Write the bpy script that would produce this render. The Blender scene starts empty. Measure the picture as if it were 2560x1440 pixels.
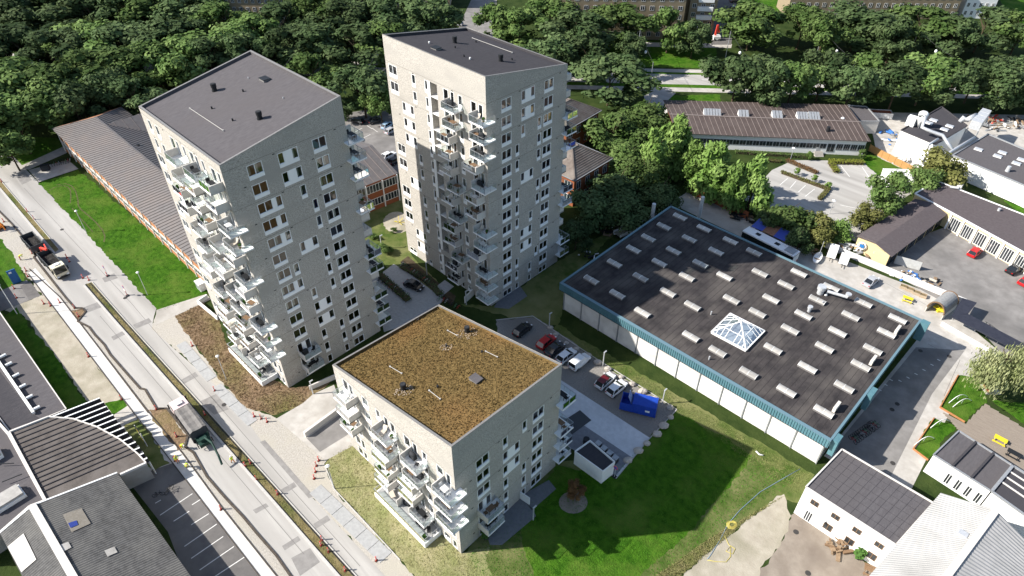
import bpy, bmesh, math, random
from mathutils import Vector, Matrix
random.seed(7)
R = math.radians
sc = bpy.context.scene
COL = sc.collection
# ------------------------------------------------------------------ camera
FPX, CAMH = 1700.0, 86.0
PITCH = math.atan(FPX / 2030.0)
cd = bpy.data.cameras.new("camera"); cam = bpy.data.objects.new("camera", cd); COL.objects.link(cam)
cam.location = (0, 0, CAMH); cam.rotation_euler = (math.pi / 2 - PITCH, 0, 0)
cd.sensor_fit = 'HORIZONTAL'; cd.sensor_width = 36; cd.lens = FPX / 2560 * 36; cd.clip_start = 1; cd.clip_end = 6000
sc.camera = cam
# ------------------------------------------------------------------ sky, sun, exposure
SUN_AZ, SUN_EL = 186.0, 35.5
w = bpy.data.worlds.new("World"); sc.world = w; w.use_nodes = True
nt = w.node_tree; bg = nt.nodes["Background"]; sk = nt.nodes.new("ShaderNodeTexSky"); sk.sky_type = 'NISHITA'
sk.sun_disc = False; sk.sun_elevation = R(SUN_EL); sk.sun_rotation = R(90 - SUN_AZ)
nt.links.new(sk.outputs[0], bg.inputs[0]); bg.inputs[1].default_value = 0.098
sd = bpy.data.lights.new("sun", 'SUN'); sd.energy = 5.0; sd.angle = R(0.53); sd.color = (1, .955, .885)
so = bpy.data.objects.new("sun", sd); COL.objects.link(so)
tosun = Vector((math.cos(R(SUN_AZ)) * math.cos(R(SUN_EL)), math.sin(R(SUN_AZ)) * math.cos(R(SUN_EL)), math.sin(R(SUN_EL))))
so.rotation_euler = (-tosun).to_track_quat('-Z', 'Y').to_euler(); so.location = tosun * 300
sc.view_settings.view_transform = 'Standard'; sc.view_settings.look = 'None'; sc.view_settings.gamma = 1
sc.view_settings.exposure = 0.94
sc.cycles.max_bounces = 6; sc.cycles.transparent_max_bounces = 10
try: sc.cycles.use_denoising = True
except Exception: pass
# ------------------------------------------------------------------ helpers
_c, _s = math.cos(PITCH), math.sin(PITCH)
def at(x, y, z=0.0):            # survey point: image pixel of the 2560 px photograph -> point on the level z
    u = (x - 1280) / FPX; v = (720 - y) / FPX
    d = Vector((u, _c + v * _s, -_s + v * _c)); t = (z - CAMH) / d.z
    return Vector((d.x * t, d.y * t, z))
def pol(pts, z=0.0): return [at(x, y, z) for x, y in pts]
def uv2(a): return Vector((math.cos(R(a)), math.sin(R(a)), 0))
E1, E2 = uv2(-44.6), uv2(45.6)      # the site grid: along the street, across it
WO = {}
def tag(o, label=None, cat=None, group=None, kind=None):
    if label: o['label'] = label
    if cat: o['category'] = cat
    if group: o['group'] = group
    if kind: o['kind'] = kind
    return o
def empty(name, loc, rz=0.0, label=None, cat=None, group=None):
    o = bpy.data.objects.new(name, None); COL.objects.link(o); o.location = loc; o.rotation_euler = (0, 0, rz)
    o.empty_display_size = .2; WO[o] = Vector(loc); return tag(o, label, cat, group)
class MB:
    def __init__(s): s.v = []; s.f = []; s.m = []; s.mi = 0
    def add(s, vs, fs):
        b = len(s.v); s.v += [tuple(p) for p in vs]; s.f += [tuple(i + b for i in f) for f in fs]; s.m += [s.mi] * len(fs); return s
    def box(s, x0, x1, y0, y1, z0, z1):
        return s.add([(x0,y0,z0),(x1,y0,z0),(x1,y1,z0),(x0,y1,z0),(x0,y0,z1),(x1,y0,z1),(x1,y1,z1),(x0,y1,z1)],
                     [(3,2,1,0),(4,5,6,7),(0,1,5,4),(1,2,6,5),(2,3,7,6),(3,0,4,7)])
    def obox(s, c, ax, ay, lx, ly, z0, z1):     # box about c with half sizes lx,ly on axes ax,ay
        c = Vector(c); q = [c - ax*lx - ay*ly, c + ax*lx - ay*ly, c + ax*lx + ay*ly, c - ax*lx + ay*ly]
        return s.prism(q, z0, z1)
    def prism(s, pts, z0, z1):      # z0,z1 numbers (or None: use point z)
        n = len(pts)
        a = sum(pts[i][0]*pts[(i+1)%n][1] - pts[(i+1)%n][0]*pts[i][1] for i in range(n))
        if a < 0: pts = list(reversed(pts))
        vs = [(p[0], p[1], z0) for p in pts] + [(p[0], p[1], p[2] if z1 is None else z1) for p in pts]
        return s.add(vs, [tuple(range(n-1, -1, -1)), tuple(range(n, 2*n))] + [(i, (i+1)%n, n+(i+1)%n, n+i) for i in range(n)])
    def sheet(s, pts):
        n = len(pts); a = sum(pts[i][0]*pts[(i+1)%n][1] - pts[(i+1)%n][0]*pts[i][1] for i in range(n))
        if a < 0: pts = list(reversed(pts))
        return s.add(pts, [tuple(range(n))])
    def quad(s, a, b, c, d): return s.add([a, b, c, d], [(0, 1, 2, 3)])
    def bar(s, p, q, w, h=None, up=Vector((0, 0, 1))):
        p, q = Vector(p), Vector(q); h = w if h is None else h; d = (q - p)
        if d.length < 1e-6: return s
        d.normalize(); sx = d.cross(up)
        if sx.length < 1e-4: sx = d.cross(Vector((0, 1, 0)))
        sx.normalize(); sy = sx.cross(d); A = sx * (w / 2); B = sy * (h / 2)
        return s.add([p-A-B, p+A-B, p+A+B, p-A+B, q-A-B, q+A-B, q+A+B, q-A+B],
                     [(3,2,1,0),(4,5,6,7),(0,1,5,4),(1,2,6,5),(2,3,7,6),(3,0,4,7)])
    def tube(s, path, r, n=8, cap=True):
        path = [Vector(p) for p in path]; rs = r if isinstance(r, (list, tuple)) else [r] * len(path); b = len(s.v); vs = []; fs = []
        for i, p in enumerate(path):
            d = (path[min(i+1, len(path)-1)] - path[max(i-1, 0)])
            d = d.normalized() if d.length > 1e-6 else Vector((0, 0, 1))
            a = d.orthogonal() if abs(d.z) > .9 else d.cross(Vector((0, 0, 1)))
            a.normalize(); c2 = d.cross(a)
            for k in range(n):
                t = 2*math.pi*k/n; vs.append(p + (a*math.cos(t) + c2*math.sin(t)) * rs[i])
        for i in range(len(path)-1):
            for k in range(n): fs.append((i*n+k, i*n+(k+1)%n, (i+1)*n+(k+1)%n, (i+1)*n+k))
        if cap: fs += [tuple(range(n-1, -1, -1)), tuple((len(path)-1)*n + k for k in range(n))]
        return s.add(vs, fs)
    def cyl(s, c, r, z0, z1, n=14, r2=None): return s.tube([(c[0], c[1], z0), (c[0], c[1], z1)], [r, r if r2 is None else r2], n)
    def ball(s, c, rx, ry, rz, nu=10, nv=6, jit=0):
        c = Vector(c); vs = [c - Vector((0, 0, rz))]; fs = []
        for j in range(1, nv):
            ph = -math.pi/2 + math.pi*j/nv
            for i in range(nu):
                t = 2*math.pi*i/nu; q = 1 + random.uniform(-jit, jit)
                vs.append(c + Vector((rx*math.cos(ph)*math.cos(t)*q, ry*math.cos(ph)*math.sin(t)*q, rz*math.sin(ph)*q)))
        vs.append(c + Vector((0, 0, rz))); L = len(vs) - 1
        for i in range(nu):
            fs.append((0, 1+(i+1)%nu, 1+i)); fs.append((L, 1+(nv-2)*nu+i, 1+(nv-2)*nu+(i+1)%nu))
            for j in range(nv-2): fs.append((1+j*nu+i, 1+j*nu+(i+1)%nu, 1+(j+1)*nu+(i+1)%nu, 1+(j+1)*nu+i))
        return s.add(vs, fs)
    def mesh(s, name, mats, off=None, smooth=False):
        me = bpy.data.meshes.new(name); v = s.v
        if off is not None: v = [(p[0]-off[0], p[1]-off[1], p[2]-off[2]) for p in v]
        me.from_pydata(v, [], s.f)
        for m in (mats if isinstance(mats, (list, tuple)) else [mats]): me.materials.append(m)
        if any(s.m): me.polygons.foreach_set('material_index', s.m)
        if smooth: me.polygons.foreach_set('use_smooth', [True]*len(s.f))
        me.update(); return me
    def build(s, name, mats, parent=None, loc=None, smooth=False, local=False, **kw):
        # world-coordinate vertices unless local; object origin at parent's origin (or loc)
        if local: off = None; pl = Vector(loc) if loc is not None else Vector((0, 0, 0))
        else:
            po = WO.get(parent, Vector((0, 0, 0))) if parent else Vector((0, 0, 0))
            if loc is None and parent is None and s.v:
                n = len(s.v); loc = Vector((sum(p[0] for p in s.v)/n, sum(p[1] for p in s.v)/n, min(p[2] for p in s.v)))
            base = Vector(loc) if loc is not None else po
            off = base; pl = base - po
        o = bpy.data.objects.new(name, s.mesh(name, mats, off, smooth)); COL.objects.link(o)
        if parent: o.parent = parent
        o.location = pl
        if not local: WO[o] = off
        return tag(o, **kw)
def inst(name, me, parent=None, loc=(0, 0, 0), rz=0.0, scale=None, **kw):
    o = bpy.data.objects.new(name, me); COL.objects.link(o); o.parent = parent; o.location = loc; o.rotation_euler = (0, 0, rz)
    if scale: o.scale = scale
    return tag(o, **kw)
KIDS = {}
def copy_tree(o, parent=None):
    c = o.copy(); COL.objects.link(c); c.parent = parent
    for ch in o.children: copy_tree(ch, c)
    return c
def place(proto, loc, rz=0.0, scale=None, label=None, cat=None, group=None):
    o = proto if not proto.get('_used') else copy_tree(proto)
    proto['_used'] = 1
    o.location = loc; o.rotation_euler = (0, 0, rz)
    if scale: o.scale = scale if not isinstance(scale, (int, float)) else (scale,)*3
    return tag(o, label, cat, group)
ORD = ['topmost', 'second', 'third', 'fourth', 'fifth', 'sixth', 'seventh', 'eighth', 'ninth', 'tenth', 'eleventh', 'twelfth', 'thirteenth', 'fourteenth', 'fifteenth', 'sixteenth','seventeenth','eighteenth','nineteenth','twentieth']
def nth(i): return ['first'] [0] if i == 0 else ORD[i]
# ------------------------------------------------------------------ materials
MT = {}
def M(name, c, c2=None, s=1.0, r=.85, metal=0, bump=0, bs=None, det=5, spec=.25, st=(1,1,1), coord='P', c3=None, s3=.05, rnd=0, lo=.35, hi=.65, trans=0):
    if name in MT: return MT[name]
    m = bpy.data.materials.new(name); m.use_nodes = True; nt = m.node_tree; N = nt.nodes; L = nt.links; b = N['Principled BSDF']
    b.inputs['Roughness'].default_value = r; b.inputs['Metallic'].default_value = metal; b.inputs['Specular IOR Level'].default_value = spec if r < .85 else .06
    if coord == 'P': g = N.new('ShaderNodeNewGeometry'); src = g.outputs['Position']
    else: g = N.new('ShaderNodeTexCoord'); src = g.outputs['Object']
    mp = N.new('ShaderNodeMapping'); mp.vector_type = 'TEXTURE'; mp.inputs['Scale'].default_value = tuple(1/q for q in st); mp.inputs['Rotation'].default_value = (0, 0, R(-44.6) if coord == 'P' else 0)
    L.new(src, mp.inputs[0]); vec = mp.outputs[0]
    def noise(sc_, d=det, rough=.6):
        n = N.new('ShaderNodeTexNoise'); n.inputs['Scale'].default_value = sc_; n.inputs['Detail'].default_value = d; n.inputs['Roughness'].default_value = rough
        L.new(vec, n.inputs['Vector']); return n.outputs['Fac']
    def ramp(f, a=lo, z=hi):
        n = N.new('ShaderNodeMapRange'); n.inputs[1].default_value = a; n.inputs[2].default_value = z; L.new(f, n.inputs[0]); return n.outputs[0]
    def mix(f, A, B):
        n = N.new('ShaderNodeMix'); n.data_type = 'RGBA'
        if isinstance(f, (int, float)): n.inputs[0].default_value = f
        else: L.new(f, n.inputs[0])
        for i, q in ((6, A), (7, B)):
            if isinstance(q, tuple): n.inputs[i].default_value = (*q, 1)
            else: L.new(q, n.inputs[i])
        return n.outputs[2]
    col = c
    if c2: col = mix(ramp(noise(s)), c, c2)
    if c3: col = mix(ramp(noise(s3, 4, .55), .45, .7), col, c3)
    if rnd:
        oi = N.new('ShaderNodeObjectInfo'); h = N.new('ShaderNodeHueSaturation'); mr = N.new('ShaderNodeMapRange')
        mr.inputs[3].default_value = 1 - rnd; mr.inputs[4].default_value = 1 + rnd; L.new(oi.outputs['Random'], mr.inputs[0]); L.new(mr.outputs[0], h.inputs['Value'])
        if isinstance(col, tuple): h.inputs['Color'].default_value = (*col, 1)
        else: L.new(col, h.inputs['Color'])
        col = h.outputs[0]
    if isinstance(col, tuple): b.inputs['Base Color'].default_value = (*col, 1)
    else: L.new(col, b.inputs['Base Color'])
    if bump:
        bn = N.new('ShaderNodeBump'); bn.inputs['Strength'].default_value = min(1, bump); bn.inputs['Distance'].default_value = .12 * max(1, bump)
        L.new(noise(bs or s*3, 4), bn.inputs['Height']); L.new(bn.outputs[0], b.inputs['Normal'])
    if trans:
        tr = N.new('ShaderNodeBsdfTranslucent'); mx = N.new('ShaderNodeMixShader'); mx.inputs[0].default_value = trans
        if isinstance(col, tuple): tr.inputs[0].default_value = (*col, 1)
        else: L.new(col, tr.inputs[0])
        L.new(b.outputs[0], mx.inputs[1]); L.new(tr.outputs[0], mx.inputs[2]); L.new(mx.outputs[0], N['Material Output'].inputs[0])
    MT[name] = m; return m
def glass(name, tint, refl=.12, rough=.02):
    m = bpy.data.materials.new(name); m.use_nodes = True; nt = m.node_tree; N = nt.nodes; L = nt.links; N.remove(N['Principled BSDF'])
    t = N.new('ShaderNodeBsdfTransparent'); t.inputs[0].default_value = (*tint, 1); g = N.new('ShaderNodeBsdfGlossy'); g.inputs['Roughness'].default_value = rough
    g.inputs[0].default_value = (.95, .97, 1, 1)
    f = N.new('ShaderNodeFresnel'); f.inputs[0].default_value = 1.5; a = N.new('ShaderNodeMath'); a.operation = 'ADD'; a.inputs[1].default_value = refl; a.use_clamp = True
    mx = N.new('ShaderNodeMixShader'); L.new(f.outputs[0], a.inputs[0]); L.new(a.outputs[0], mx.inputs[0]); L.new(t.outputs[0], mx.inputs[1]); L.new(g.outputs[0], mx.inputs[2])
    L.new(mx.outputs[0], N['Material Output'].inputs[0]); MT[name] = m; return m
brick = M('pale brick', (.275, .257, .23), (.55, .515, .462), s=5.5, st=(1, 1, 2.2), det=9, r=.9, bump=.6, bs=9, c3=(.38, .357, .322), s3=.22, lo=.36, hi=.62)
white = M('white paint', (.74, .74, .72), (.80, .80, .78), s=2, r=.5); winw = M('window white', (.84, .84, .83), r=.4); railw = M('cream rail', (.45, .43, .4), r=.6)
panel = M('concrete panel', (.54, .51, .47), (.60, .57, .53), s=3, r=.7)
slabm = M('balcony concrete', (.76, .75, .73), (.82, .81, .79), s=3, r=.75)
felt = M('roofing felt', (.088, .082, .086), (.108, .101, .105), s=3, r=.92, bump=.2, bs=30, c3=(.098, .09, .092), s3=.12, st=(1, .3, 1))
felt2 = M('newer roofing felt', (.05, .048, .053), (.064, .061, .066), s=3, r=.92, bump=.2, bs=30, c3=(.056, .053, .058), s3=.12, st=(1, .3, 1))
flash = M('zinc flashing', (.17, .165, .16), (.22, .215, .21), s=4, r=.6, metal=.2)
dark = M('black metal', (.018, .019, .021), r=.5)
grey = M('grey metal', (.32, .33, .34), (.4, .41, .42), s=3, r=.45, metal=.4)
galv = M('galvanised metal', (.5, .51, .52), (.6, .61, .62), s=3, r=.4, metal=.35)
wood = M('garden wood', (.15, .09, .05), (.21, .135, .08), s=6, r=.7, st=(1, 6, 1))
pane_m = glass('window glass', (.80, .86, .85), .06)
bglass = glass('balcony glass', (.86, .96, .94), .04)
sedum = M('sedum', (.115, .078, .03), (.185, .128, .052), s=2.2, r=.95, bump=1.4, bs=4.5, c3=(.185, .112, .045), s3=.11, det=8)
floorm = M('oak floor', (.25, .17, .1), (.31, .22, .14), s=5, r=.6, st=(1, 8, 1))
corem = M('interior plaster', (.5, .48, .45), (.62, .6, .56), s=.4, r=.9)
curt = M('curtain', (.68, .65, .6), (.5, .46, .4), s=.5, r=.95, rnd=.25)
tyre = M('tyre rubber', (.015, .015, .016), r=.85)
rim = M('wheel rim', (.35, .35, .36), r=.35, metal=.8)
headl = M('headlamp', (.75, .77, .8), r=.15); taill = M('tail lamp', (.4, .01, .01), r=.25)
carglass = M('car glass', (.012, .015, .018), r=.06, spec=.6)
redm = M('signal red', (.68, .07, .045), r=.5); yel = M('yellow paint', (.62, .5, .03), r=.5); hiv = M('hi-vis yellow', (.55, .75, .05), r=.8); orange = M('orange cloth', (.65, .2, .03), r=.8)
redbrick = M('red brick', (.22, .075, .035), (.3, .11, .055), s=7, st=(1, 1, 3), r=.9, bump=.3, bs=14)
asph = M('worn asphalt', (.345, .33, .308), (.41, .393, .367), s=1.2, r=.93, bump=.12, bs=25, c3=(.275, .262, .243), s3=.3, st=(.12, 1.3, 1), det=8)
asph_d = M('dark asphalt', (.115, .108, .105), (.145, .137, .13), s=.7, r=.92, bump=.12, bs=25, c3=(.19, .178, .168), s3=.12)
asph_m = M('grey asphalt', (.18, .17, .16), (.245, .232, .22), s=.5, r=.92, bump=.12, bs=25, c3=(.14, .133, .127), s3=.12, det=8)
patch = M('asphalt patch', (.205, .195, .185), (.26, .248, .235), s=1.2, r=.92, det=8)
concr = M('pale concrete', (.37, .345, .31), (.47, .445, .41), s=.7, r=.9, bump=.1, bs=20, c3=(.31, .29, .26), s3=.12, det=8)
walkm = M('pale walkway concrete', (.50, .485, .455), (.58, .565, .535), s=1.2, r=.88, bump=.1, bs=20)
slabg = M('grey paving', (.30, .30, .295), (.36, .36, .355), s=2, r=.9, bump=.1, bs=8)
sand = M('bare sandy soil', (.32, .285, .225), (.41, .37, .30), s=.5, r=.95, bump=.5, bs=5, c3=(.25, .23, .165), s3=.2, det=9)
gravel = M('gravel', (.17, .16, .145), (.30, .28, .255), s=5, r=.95, bump=.8, bs=9, c3=(.2, .185, .165), s3=.1)
gravel_l = M('pale gravel', (.33, .305, .265), (.45, .42, .375), s=4, r=.95, bump=.8, bs=8, c3=(.4, .37, .31), s3=.2)
soil = M('brown soil', (.14, .095, .056), (.25, .175, .11), s=1.6, r=.95, bump=1.6, bs=3, det=8, c3=(.16, .14, .055), s3=.14)
grass = M('lawn', (.02, .066, .004), (.055, .138, .01), s=.9, r=.95, bump=1.2, bs=4, det=9, c3=(.082, .135, .02), s3=.17)
grass_r = M('rough lawn', (.05, .085, .016), (.12, .135, .045), s=.5, r=.95, bump=.8, bs=4, det=8, c3=(.2, .19, .085), s3=.1)
grass_d = M('dry lawn', (.30, .27, .15), (.215, .215, .095), s=.5, r=.95, bump=1.0, bs=4, det=9, c3=(.13, .165, .045), s3=.13)
grass_k = M('verge grass', (.14, .115, .05), (.23, .185, .095), s=1.3, r=.95, bump=1.3, bs=4, det=9, c3=(.06, .085, .02), s3=.12)
wgrass = M('woodland floor', (.02, .036, .009), (.04, .058, .016), s=.3, r=.95, bump=1, bs=2, det=8)
markm = M('road paint', (.72, .71, .68), (.6, .59, .56), s=3, r=.8)
# ------------------------------------------------------------------ the ground
GN = [0]
def G(name, m, pts, lvl, parent=None):
    GN[0] += 1; P = pol(pts, .004 * lvl + .0003 * (GN[0] % 11))
    if m.name in ('lawn', 'rough lawn', 'dry lawn', 'brown soil', 'bare sandy soil', 'yard dirt', 'gravel', 'pale gravel'):   # ragged natural edges
        rg = random.Random(len(pts) * 31 + int(pts[0][0])); Q = []
        for i in range(len(P)):
            a, c = P[i], P[(i+1) % len(P)]; k = max(1, min(120, int((c - a).length / .55))); d = (c - a); n_ = Vector((-d.y, d.x, 0)).normalized() if d.length > 1e-3 else Vector(); w_ = 0
            for j in range(k):
                w_ = .6*w_ + rg.uniform(-.22, .22); Q.append(a + d*j/k + (n_*w_ if j else Vector()))
        P = Q
    o = MB().sheet(P).build(name, m, parent)
    if not parent: o['kind'] = 'structure'
    return o
gb = MB(); n = 12
gb.sheet([(-3500, -400, 0), (3500, -400, 0), (3500, 5500, 0), (-3500, 5500, 0)]); gb.build('ground', wgrass, kind='structure', loc=(0, 0, 0))
G('sandy_verge', gravel_l, [(-150, 290), (85, 590), (205, 760), (470, 1090), (730, 1440), (770, 1480), (640, 1480), (430, 1160), (100, 730), (-150, 430)], 1)
G('yard_gravel', gravel_l, [(379, 822), (391, 776), (440, 790), (480, 850), (560, 960), (625, 1022), (690, 1045), (822, 1145), (810, 1160), (835, 1222), (1000, 1400), (1060, 1480), (1000, 1480), (917, 1390), (780, 1243), (657, 1107), (540, 965)], 1)
G('road', asph, [(-150, 385), (0, 529), (29, 558), (93, 634), (84, 642), (163, 742), (187, 769), (206, 769), (214, 778), (196, 800), (222, 815), (236, 835), (260, 860), (275, 885), (310, 925), (350, 970), (362, 972), (391, 1020), (417, 1020), (470, 1087), (462, 1115), (483, 1130), (517, 1190), (560, 1240), (607, 1290), (640, 1330), (690, 1387), (725, 1437), (760, 1480), (1000, 1480), (917, 1390), (780, 1243), (657, 1107), (630, 1070), (540, 965), (379, 822), (385, 790), (391, 771), (216, 581), (96, 456), (29, 386), (-150, 210)], 2)
for q in [[(500, 1003), (540, 985), (572, 1023), (535, 1037)], [(728, 1395), (775, 1370), (800, 1405), (750, 1440)], [(205, 770), (252, 752), (262, 765), (215, 783)], [(332, 812), (372, 795), (380, 805), (340, 822)],
          [(700, 1225), (735, 1205), (742, 1216), (708, 1236)], [(783, 1310), (818, 1288), (826, 1300), (790, 1322)], [(255, 695), (285, 683), (295, 695), (262, 706)], [(632, 1275), (665, 1258), (672, 1266), (640, 1284)], [(278, 842), (322, 820), (328, 828), (284, 851)], [(452, 950), (488, 930), (496, 940), (460, 960)], [(60, 602), (100, 588), (108, 598), (68, 612)], [(705, 1365), (745, 1340), (752, 1350), (712, 1376)], [(40, 440), (62, 428), (80, 450), (55, 462)],[(650,1105),(662,1100),(785,1240),(772,1246)]]:
    G('asphalt_patch', patch, q, 3)
G('median_verge', grass_k, [(-60, 402), (0, 470), (137, 632), (147, 622), (120, 592), (0, 449), (-60, 383)], 4)
G('median_verge', grass_k, [(210, 712), (286, 800), (472, 1011), (847, 1440), (882, 1480), (926, 1480), (890, 1440), (457, 960), (312, 800), (230, 705)], 4)
G('walkway', walkm, [(70, 683), (88, 670), (149, 740), (367, 1023), (455, 1130), (552, 1263), (693, 1440), (725, 1480), (680, 1480), (650, 1440), (433, 1157), (306, 994), (115, 742)], 4)
G('bare_soil', soil, [(170, 777), (204, 772), (212, 778), (193, 801)], 3)
G('bare_soil', soil, [(366, 1025), (415, 1022), (467, 1088), (460, 1114), (445, 1128)], 5)
G('lawn', grass, [(-150, 470), (0, 597), (35, 640), (60, 690), (62, 705), (0, 738), (-150, 790)], 3)
G('driveway', asph_m, [(-150, 790), (0, 727), (67, 700), (102, 739), (30, 768), (-60, 800)], 4)
G('driveway_patch', asph_d, [(50, 715), (75, 703), (101, 738), (73, 750)], 5)
G('sandy_ground', sand, [(12, 776), (104, 738), (115, 742), (306, 994), (345, 1005), (300, 1040), (222, 1008), (60, 790)], 2)
G('grass_strip', grass, [(-60, 700), (0, 770), (12, 790), (42, 768), (62, 795), (72, 818), (135, 885), (216, 1005), (165, 1032)], 3)
G('grass_patch', grass, [(262, 1008), (312, 998), (318, 1015), (285, 1037)], 3)
G('paved_corner', concr, [(280, 1040), (318, 1015), (345, 1005), (433, 1157), (420, 1165), (365, 1185), (345, 1120), (300, 1075)], 3)
G('grass_strip', grass_r, [(309, 1063), (347, 1046), (425, 1158), (383, 1178), (330, 1120)], 5)
pk = G('parking_lot', asph_d, [(340, 1190), (433, 1157), (650, 1440), (690, 1490), (480, 1490), (420, 1330), (330, 1215)], 4)
mk = MB()
for a, b in [((400, 1288), (481, 1234)), ((434, 1303), (473, 1278)), ((478, 1312), (522, 1284)), ((461, 1366), (542, 1310)), ((478, 1396), (558, 1341)), ((499, 1425), (585, 1366)), ((530, 1446), (612, 1392)), ((388, 1258), (402, 1250)), ((480, 1262), (502, 1248))]:
    p, q = at(*a, .02), at(*b, .02); d = (q - p).normalized(); s_ = Vector((-d.y, d.x, 0)) * .06; mk.sheet([p - s_, q - s_, q + s_, p + s_])
mk.build('parking_marking', markm, kind='structure')
G('lawn', grass, [(96, 458), (195, 424), (515, 700), (518, 733), (395, 780), (391, 771), (216, 583)], 3)
G('paved_court', concr, [(71, 425), (170, 400), (196, 422), (97, 455)], 3)
G('footpath', concr, [(40, 420), (150, 370), (185, 352), (190, 362), (165, 383), (72, 424)], 3)
G('grass_verge', grass, [(-80, 330), (140, 345), (160, 366), (45, 418), (0, 365)], 2)
G('footpath', concr, [(391, 775), (515, 735), (528, 748), (440, 789), (390, 812)], 4)
G('soil_bed', soil, [(437, 790), (505, 757), (545, 790), (568, 862), (640, 930), (722, 968), (775, 966), (830, 950), (760, 1008), (690, 1037), (625, 1022), (560, 960), (480, 850)], 3)
G('driveway', concr, [(690, 1047), (757, 1008), (783, 985), (835, 962), (890, 1110), (822, 1147), (812, 1150)], 4)
G('dry_lawn', grass_d, [(812, 1162), (822, 1147), (880, 1105), (1153, 1382), (1225, 1366), (1215, 1400), (1240, 1480), (1060, 1480), (1000, 1400), (835, 1222)], 3)
G('rough_lawn', grass_r, [(1153, 1386), (1160, 1384), (1250, 1290), (1390, 1155), (1500, 1150), (1640, 1010), (1380, 830), (1395, 812), (2037, 1187), (2012, 1262), (1960, 1250), (1880, 1290), (1700, 1440), (1680, 1490), (1215, 1490), (1205, 1400)], 2)
G('lawn', grass, [(1300, 1290), (1390, 1165), (1530, 1190), (1690, 1030), (1800, 1085), (1880, 1140), (1850, 1190), (1720, 1330), (1600, 1440), (1570, 1490), (1350, 1490), (1320, 1400)], 3)
G('sandy_ground', sand, [(1690, 1450), (1880, 1290), (1960, 1235), (1978, 1290), (1962, 1335), (1930, 1390), (1900, 1420), (1885, 1500), (1660, 1500)], 4)
dirt = M('yard dirt', (.22, .185, .15), (.29, .25, .205), s=.5, r=.93, bump=.3, bs=8, c3=(.17, .14, .115), s3=.15)
G('dirt_yard', dirt, [(1978, 1288), (2000, 1262), (2012, 1262), (2200, 1450), (2200, 1510), (1885, 1510), (1900, 1420), (1930, 1390), (1962, 1335)], 3)
G('gravel_car_park', gravel, [(1240, 800), (1330, 792), (1352, 800), (1480, 893), (1660, 1005), (1692, 1025), (1622, 1097), (1405, 955), (1240, 860)], 3)
terr0 = M('dark blue-grey surface', (.17, .175, .19), (.21, .215, .23), s=2, r=.85)
G('slab_driveway', M('pale blue-grey slabs', (.5, .51, .52), (.58, .59, .6), s=1.5, r=.88, bump=.1, bs=6, c3=(.46, .47, .48), s3=.3), [(1380, 935), (1410, 955), (1625, 1095), (1540, 1195), (1385, 1092), (1370, 1000)], 4)
G('dark_band', terr0, [(1455, 1060), (1578, 1142), (1537, 1192), (1385, 1092), (1400, 1040)], 5)  # darker blue-grey band laid over the slab driveway
G('mulch_circle', dirt, [(1433 + 36 * math.cos(t * .314), 1256 + 28 * math.sin(t * .314)) for t in range(20)], 5)
G('back_car_park', asph_m, [(840, 285), (960, 270), (1010, 300), (1060, 450), (860, 400)], 2)
G('garden_ground', grass_r, [(880, 545), (1010, 490), (1030, 640), (1110, 720), (1060, 760), (1000, 690), (930, 640)], 2)
G('sand_circle', sand, [(993 + 36 * math.cos(t * .314), 556 + 27 * math.sin(t * .314)) for t in range(20)], 4)
G('entrance_drive', slabg, [(984, 660), (1010, 672), (1110, 750), (1055, 800), (960, 830), (930, 700)], 4)
bikeg = M('dark planting soil', (.05, .038, .025), (.09, .07, .045), s=1, r=.95, bump=1, bs=4)  # darker than the brown soil of the other beds
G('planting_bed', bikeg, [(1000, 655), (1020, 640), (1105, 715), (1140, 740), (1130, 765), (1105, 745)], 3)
G('entrance_path', slabg, [(1075, 728), (1112, 700), (1135, 716), (1100, 745)], 5)
G('dark_lawn', grass_r, [(1150, 760), (1228, 765), (1400, 650), (1480, 600), (1560, 560), (1420, 700), (1395, 815), (1300, 800)], 2)
terr = M('dark slate paving', (.13, .135, .145), (.165, .17, .18), s=2, r=.8)
def slabpad(name, pts, z=.06):
    MB().prism(pol(pts, z), .0, z).build(name, terr, kind='structure')
slabpad('terrace', [(1235, 768), (1252, 738), (1300, 715), (1318, 740), (1272, 772)])
slabpad('terrace', [(1215, 1330), (1300, 1245), (1330, 1270), (1340, 1290), (1255, 1362), (1225, 1362)])
slabpad('terrace', [(1300, 1240), (1372, 1200), (1390, 1222), (1330, 1275)])
G('concrete_yard', concr, [(1590, 560), (1725, 476), (1862, 535), (1990, 618), (2060, 640), (2110, 650), (2230, 697), (2400, 760), (2440, 830), (2500, 880), (2390, 1000), (2260, 1260), (2150, 1190), (2060, 1140), (2320, 815), (1700, 520)], 2)
G('courtyard_shade', asph_m, [(2290, 868), (2412, 876), (2330, 985), (2215, 1215), (2110, 1150), (2080, 1125)], 3)  # shaded part of the courtyard, its shade put in as a darker sheet
cp = G('car_park', asph, [(1860, 500), (1930, 425), (1985, 400), (2185, 403), (2300, 470), (2220, 520), (2140, 605), (2070, 570), (1960, 530)], 3)
mk = MB()
for a, b in [((1950, 462), (1970, 445)), ((1975, 470), (1990, 453)), ((1996, 480), (2014, 463)), ((2013, 491), (2037, 472)), ((2102, 414), (2124, 442)), ((2155, 417), (2172, 442)), ((2138, 520), (2100, 512)), ((2090, 545), (2135, 566))]:
    p, q = at(*a, .02), at(*b, .02); d = (q - p).normalized(); s_ = Vector((-d.y, d.x, 0)) * .07; mk.sheet([p - s_, q - s_, q + s_, p + s_])
for a, b in [((906, 346), (926, 336)), ((930, 322), (918, 314)), ((944, 330), (930, 320)), ((905, 320), (888, 330))]:
    p, q = at(*a, .02), at(*b, .02); d = (q - p).normalized(); s_ = Vector((-d.y, d.x, 0)) * .07; mk.sheet([p - s_, q - s_, q + s_, p + s_])
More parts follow.
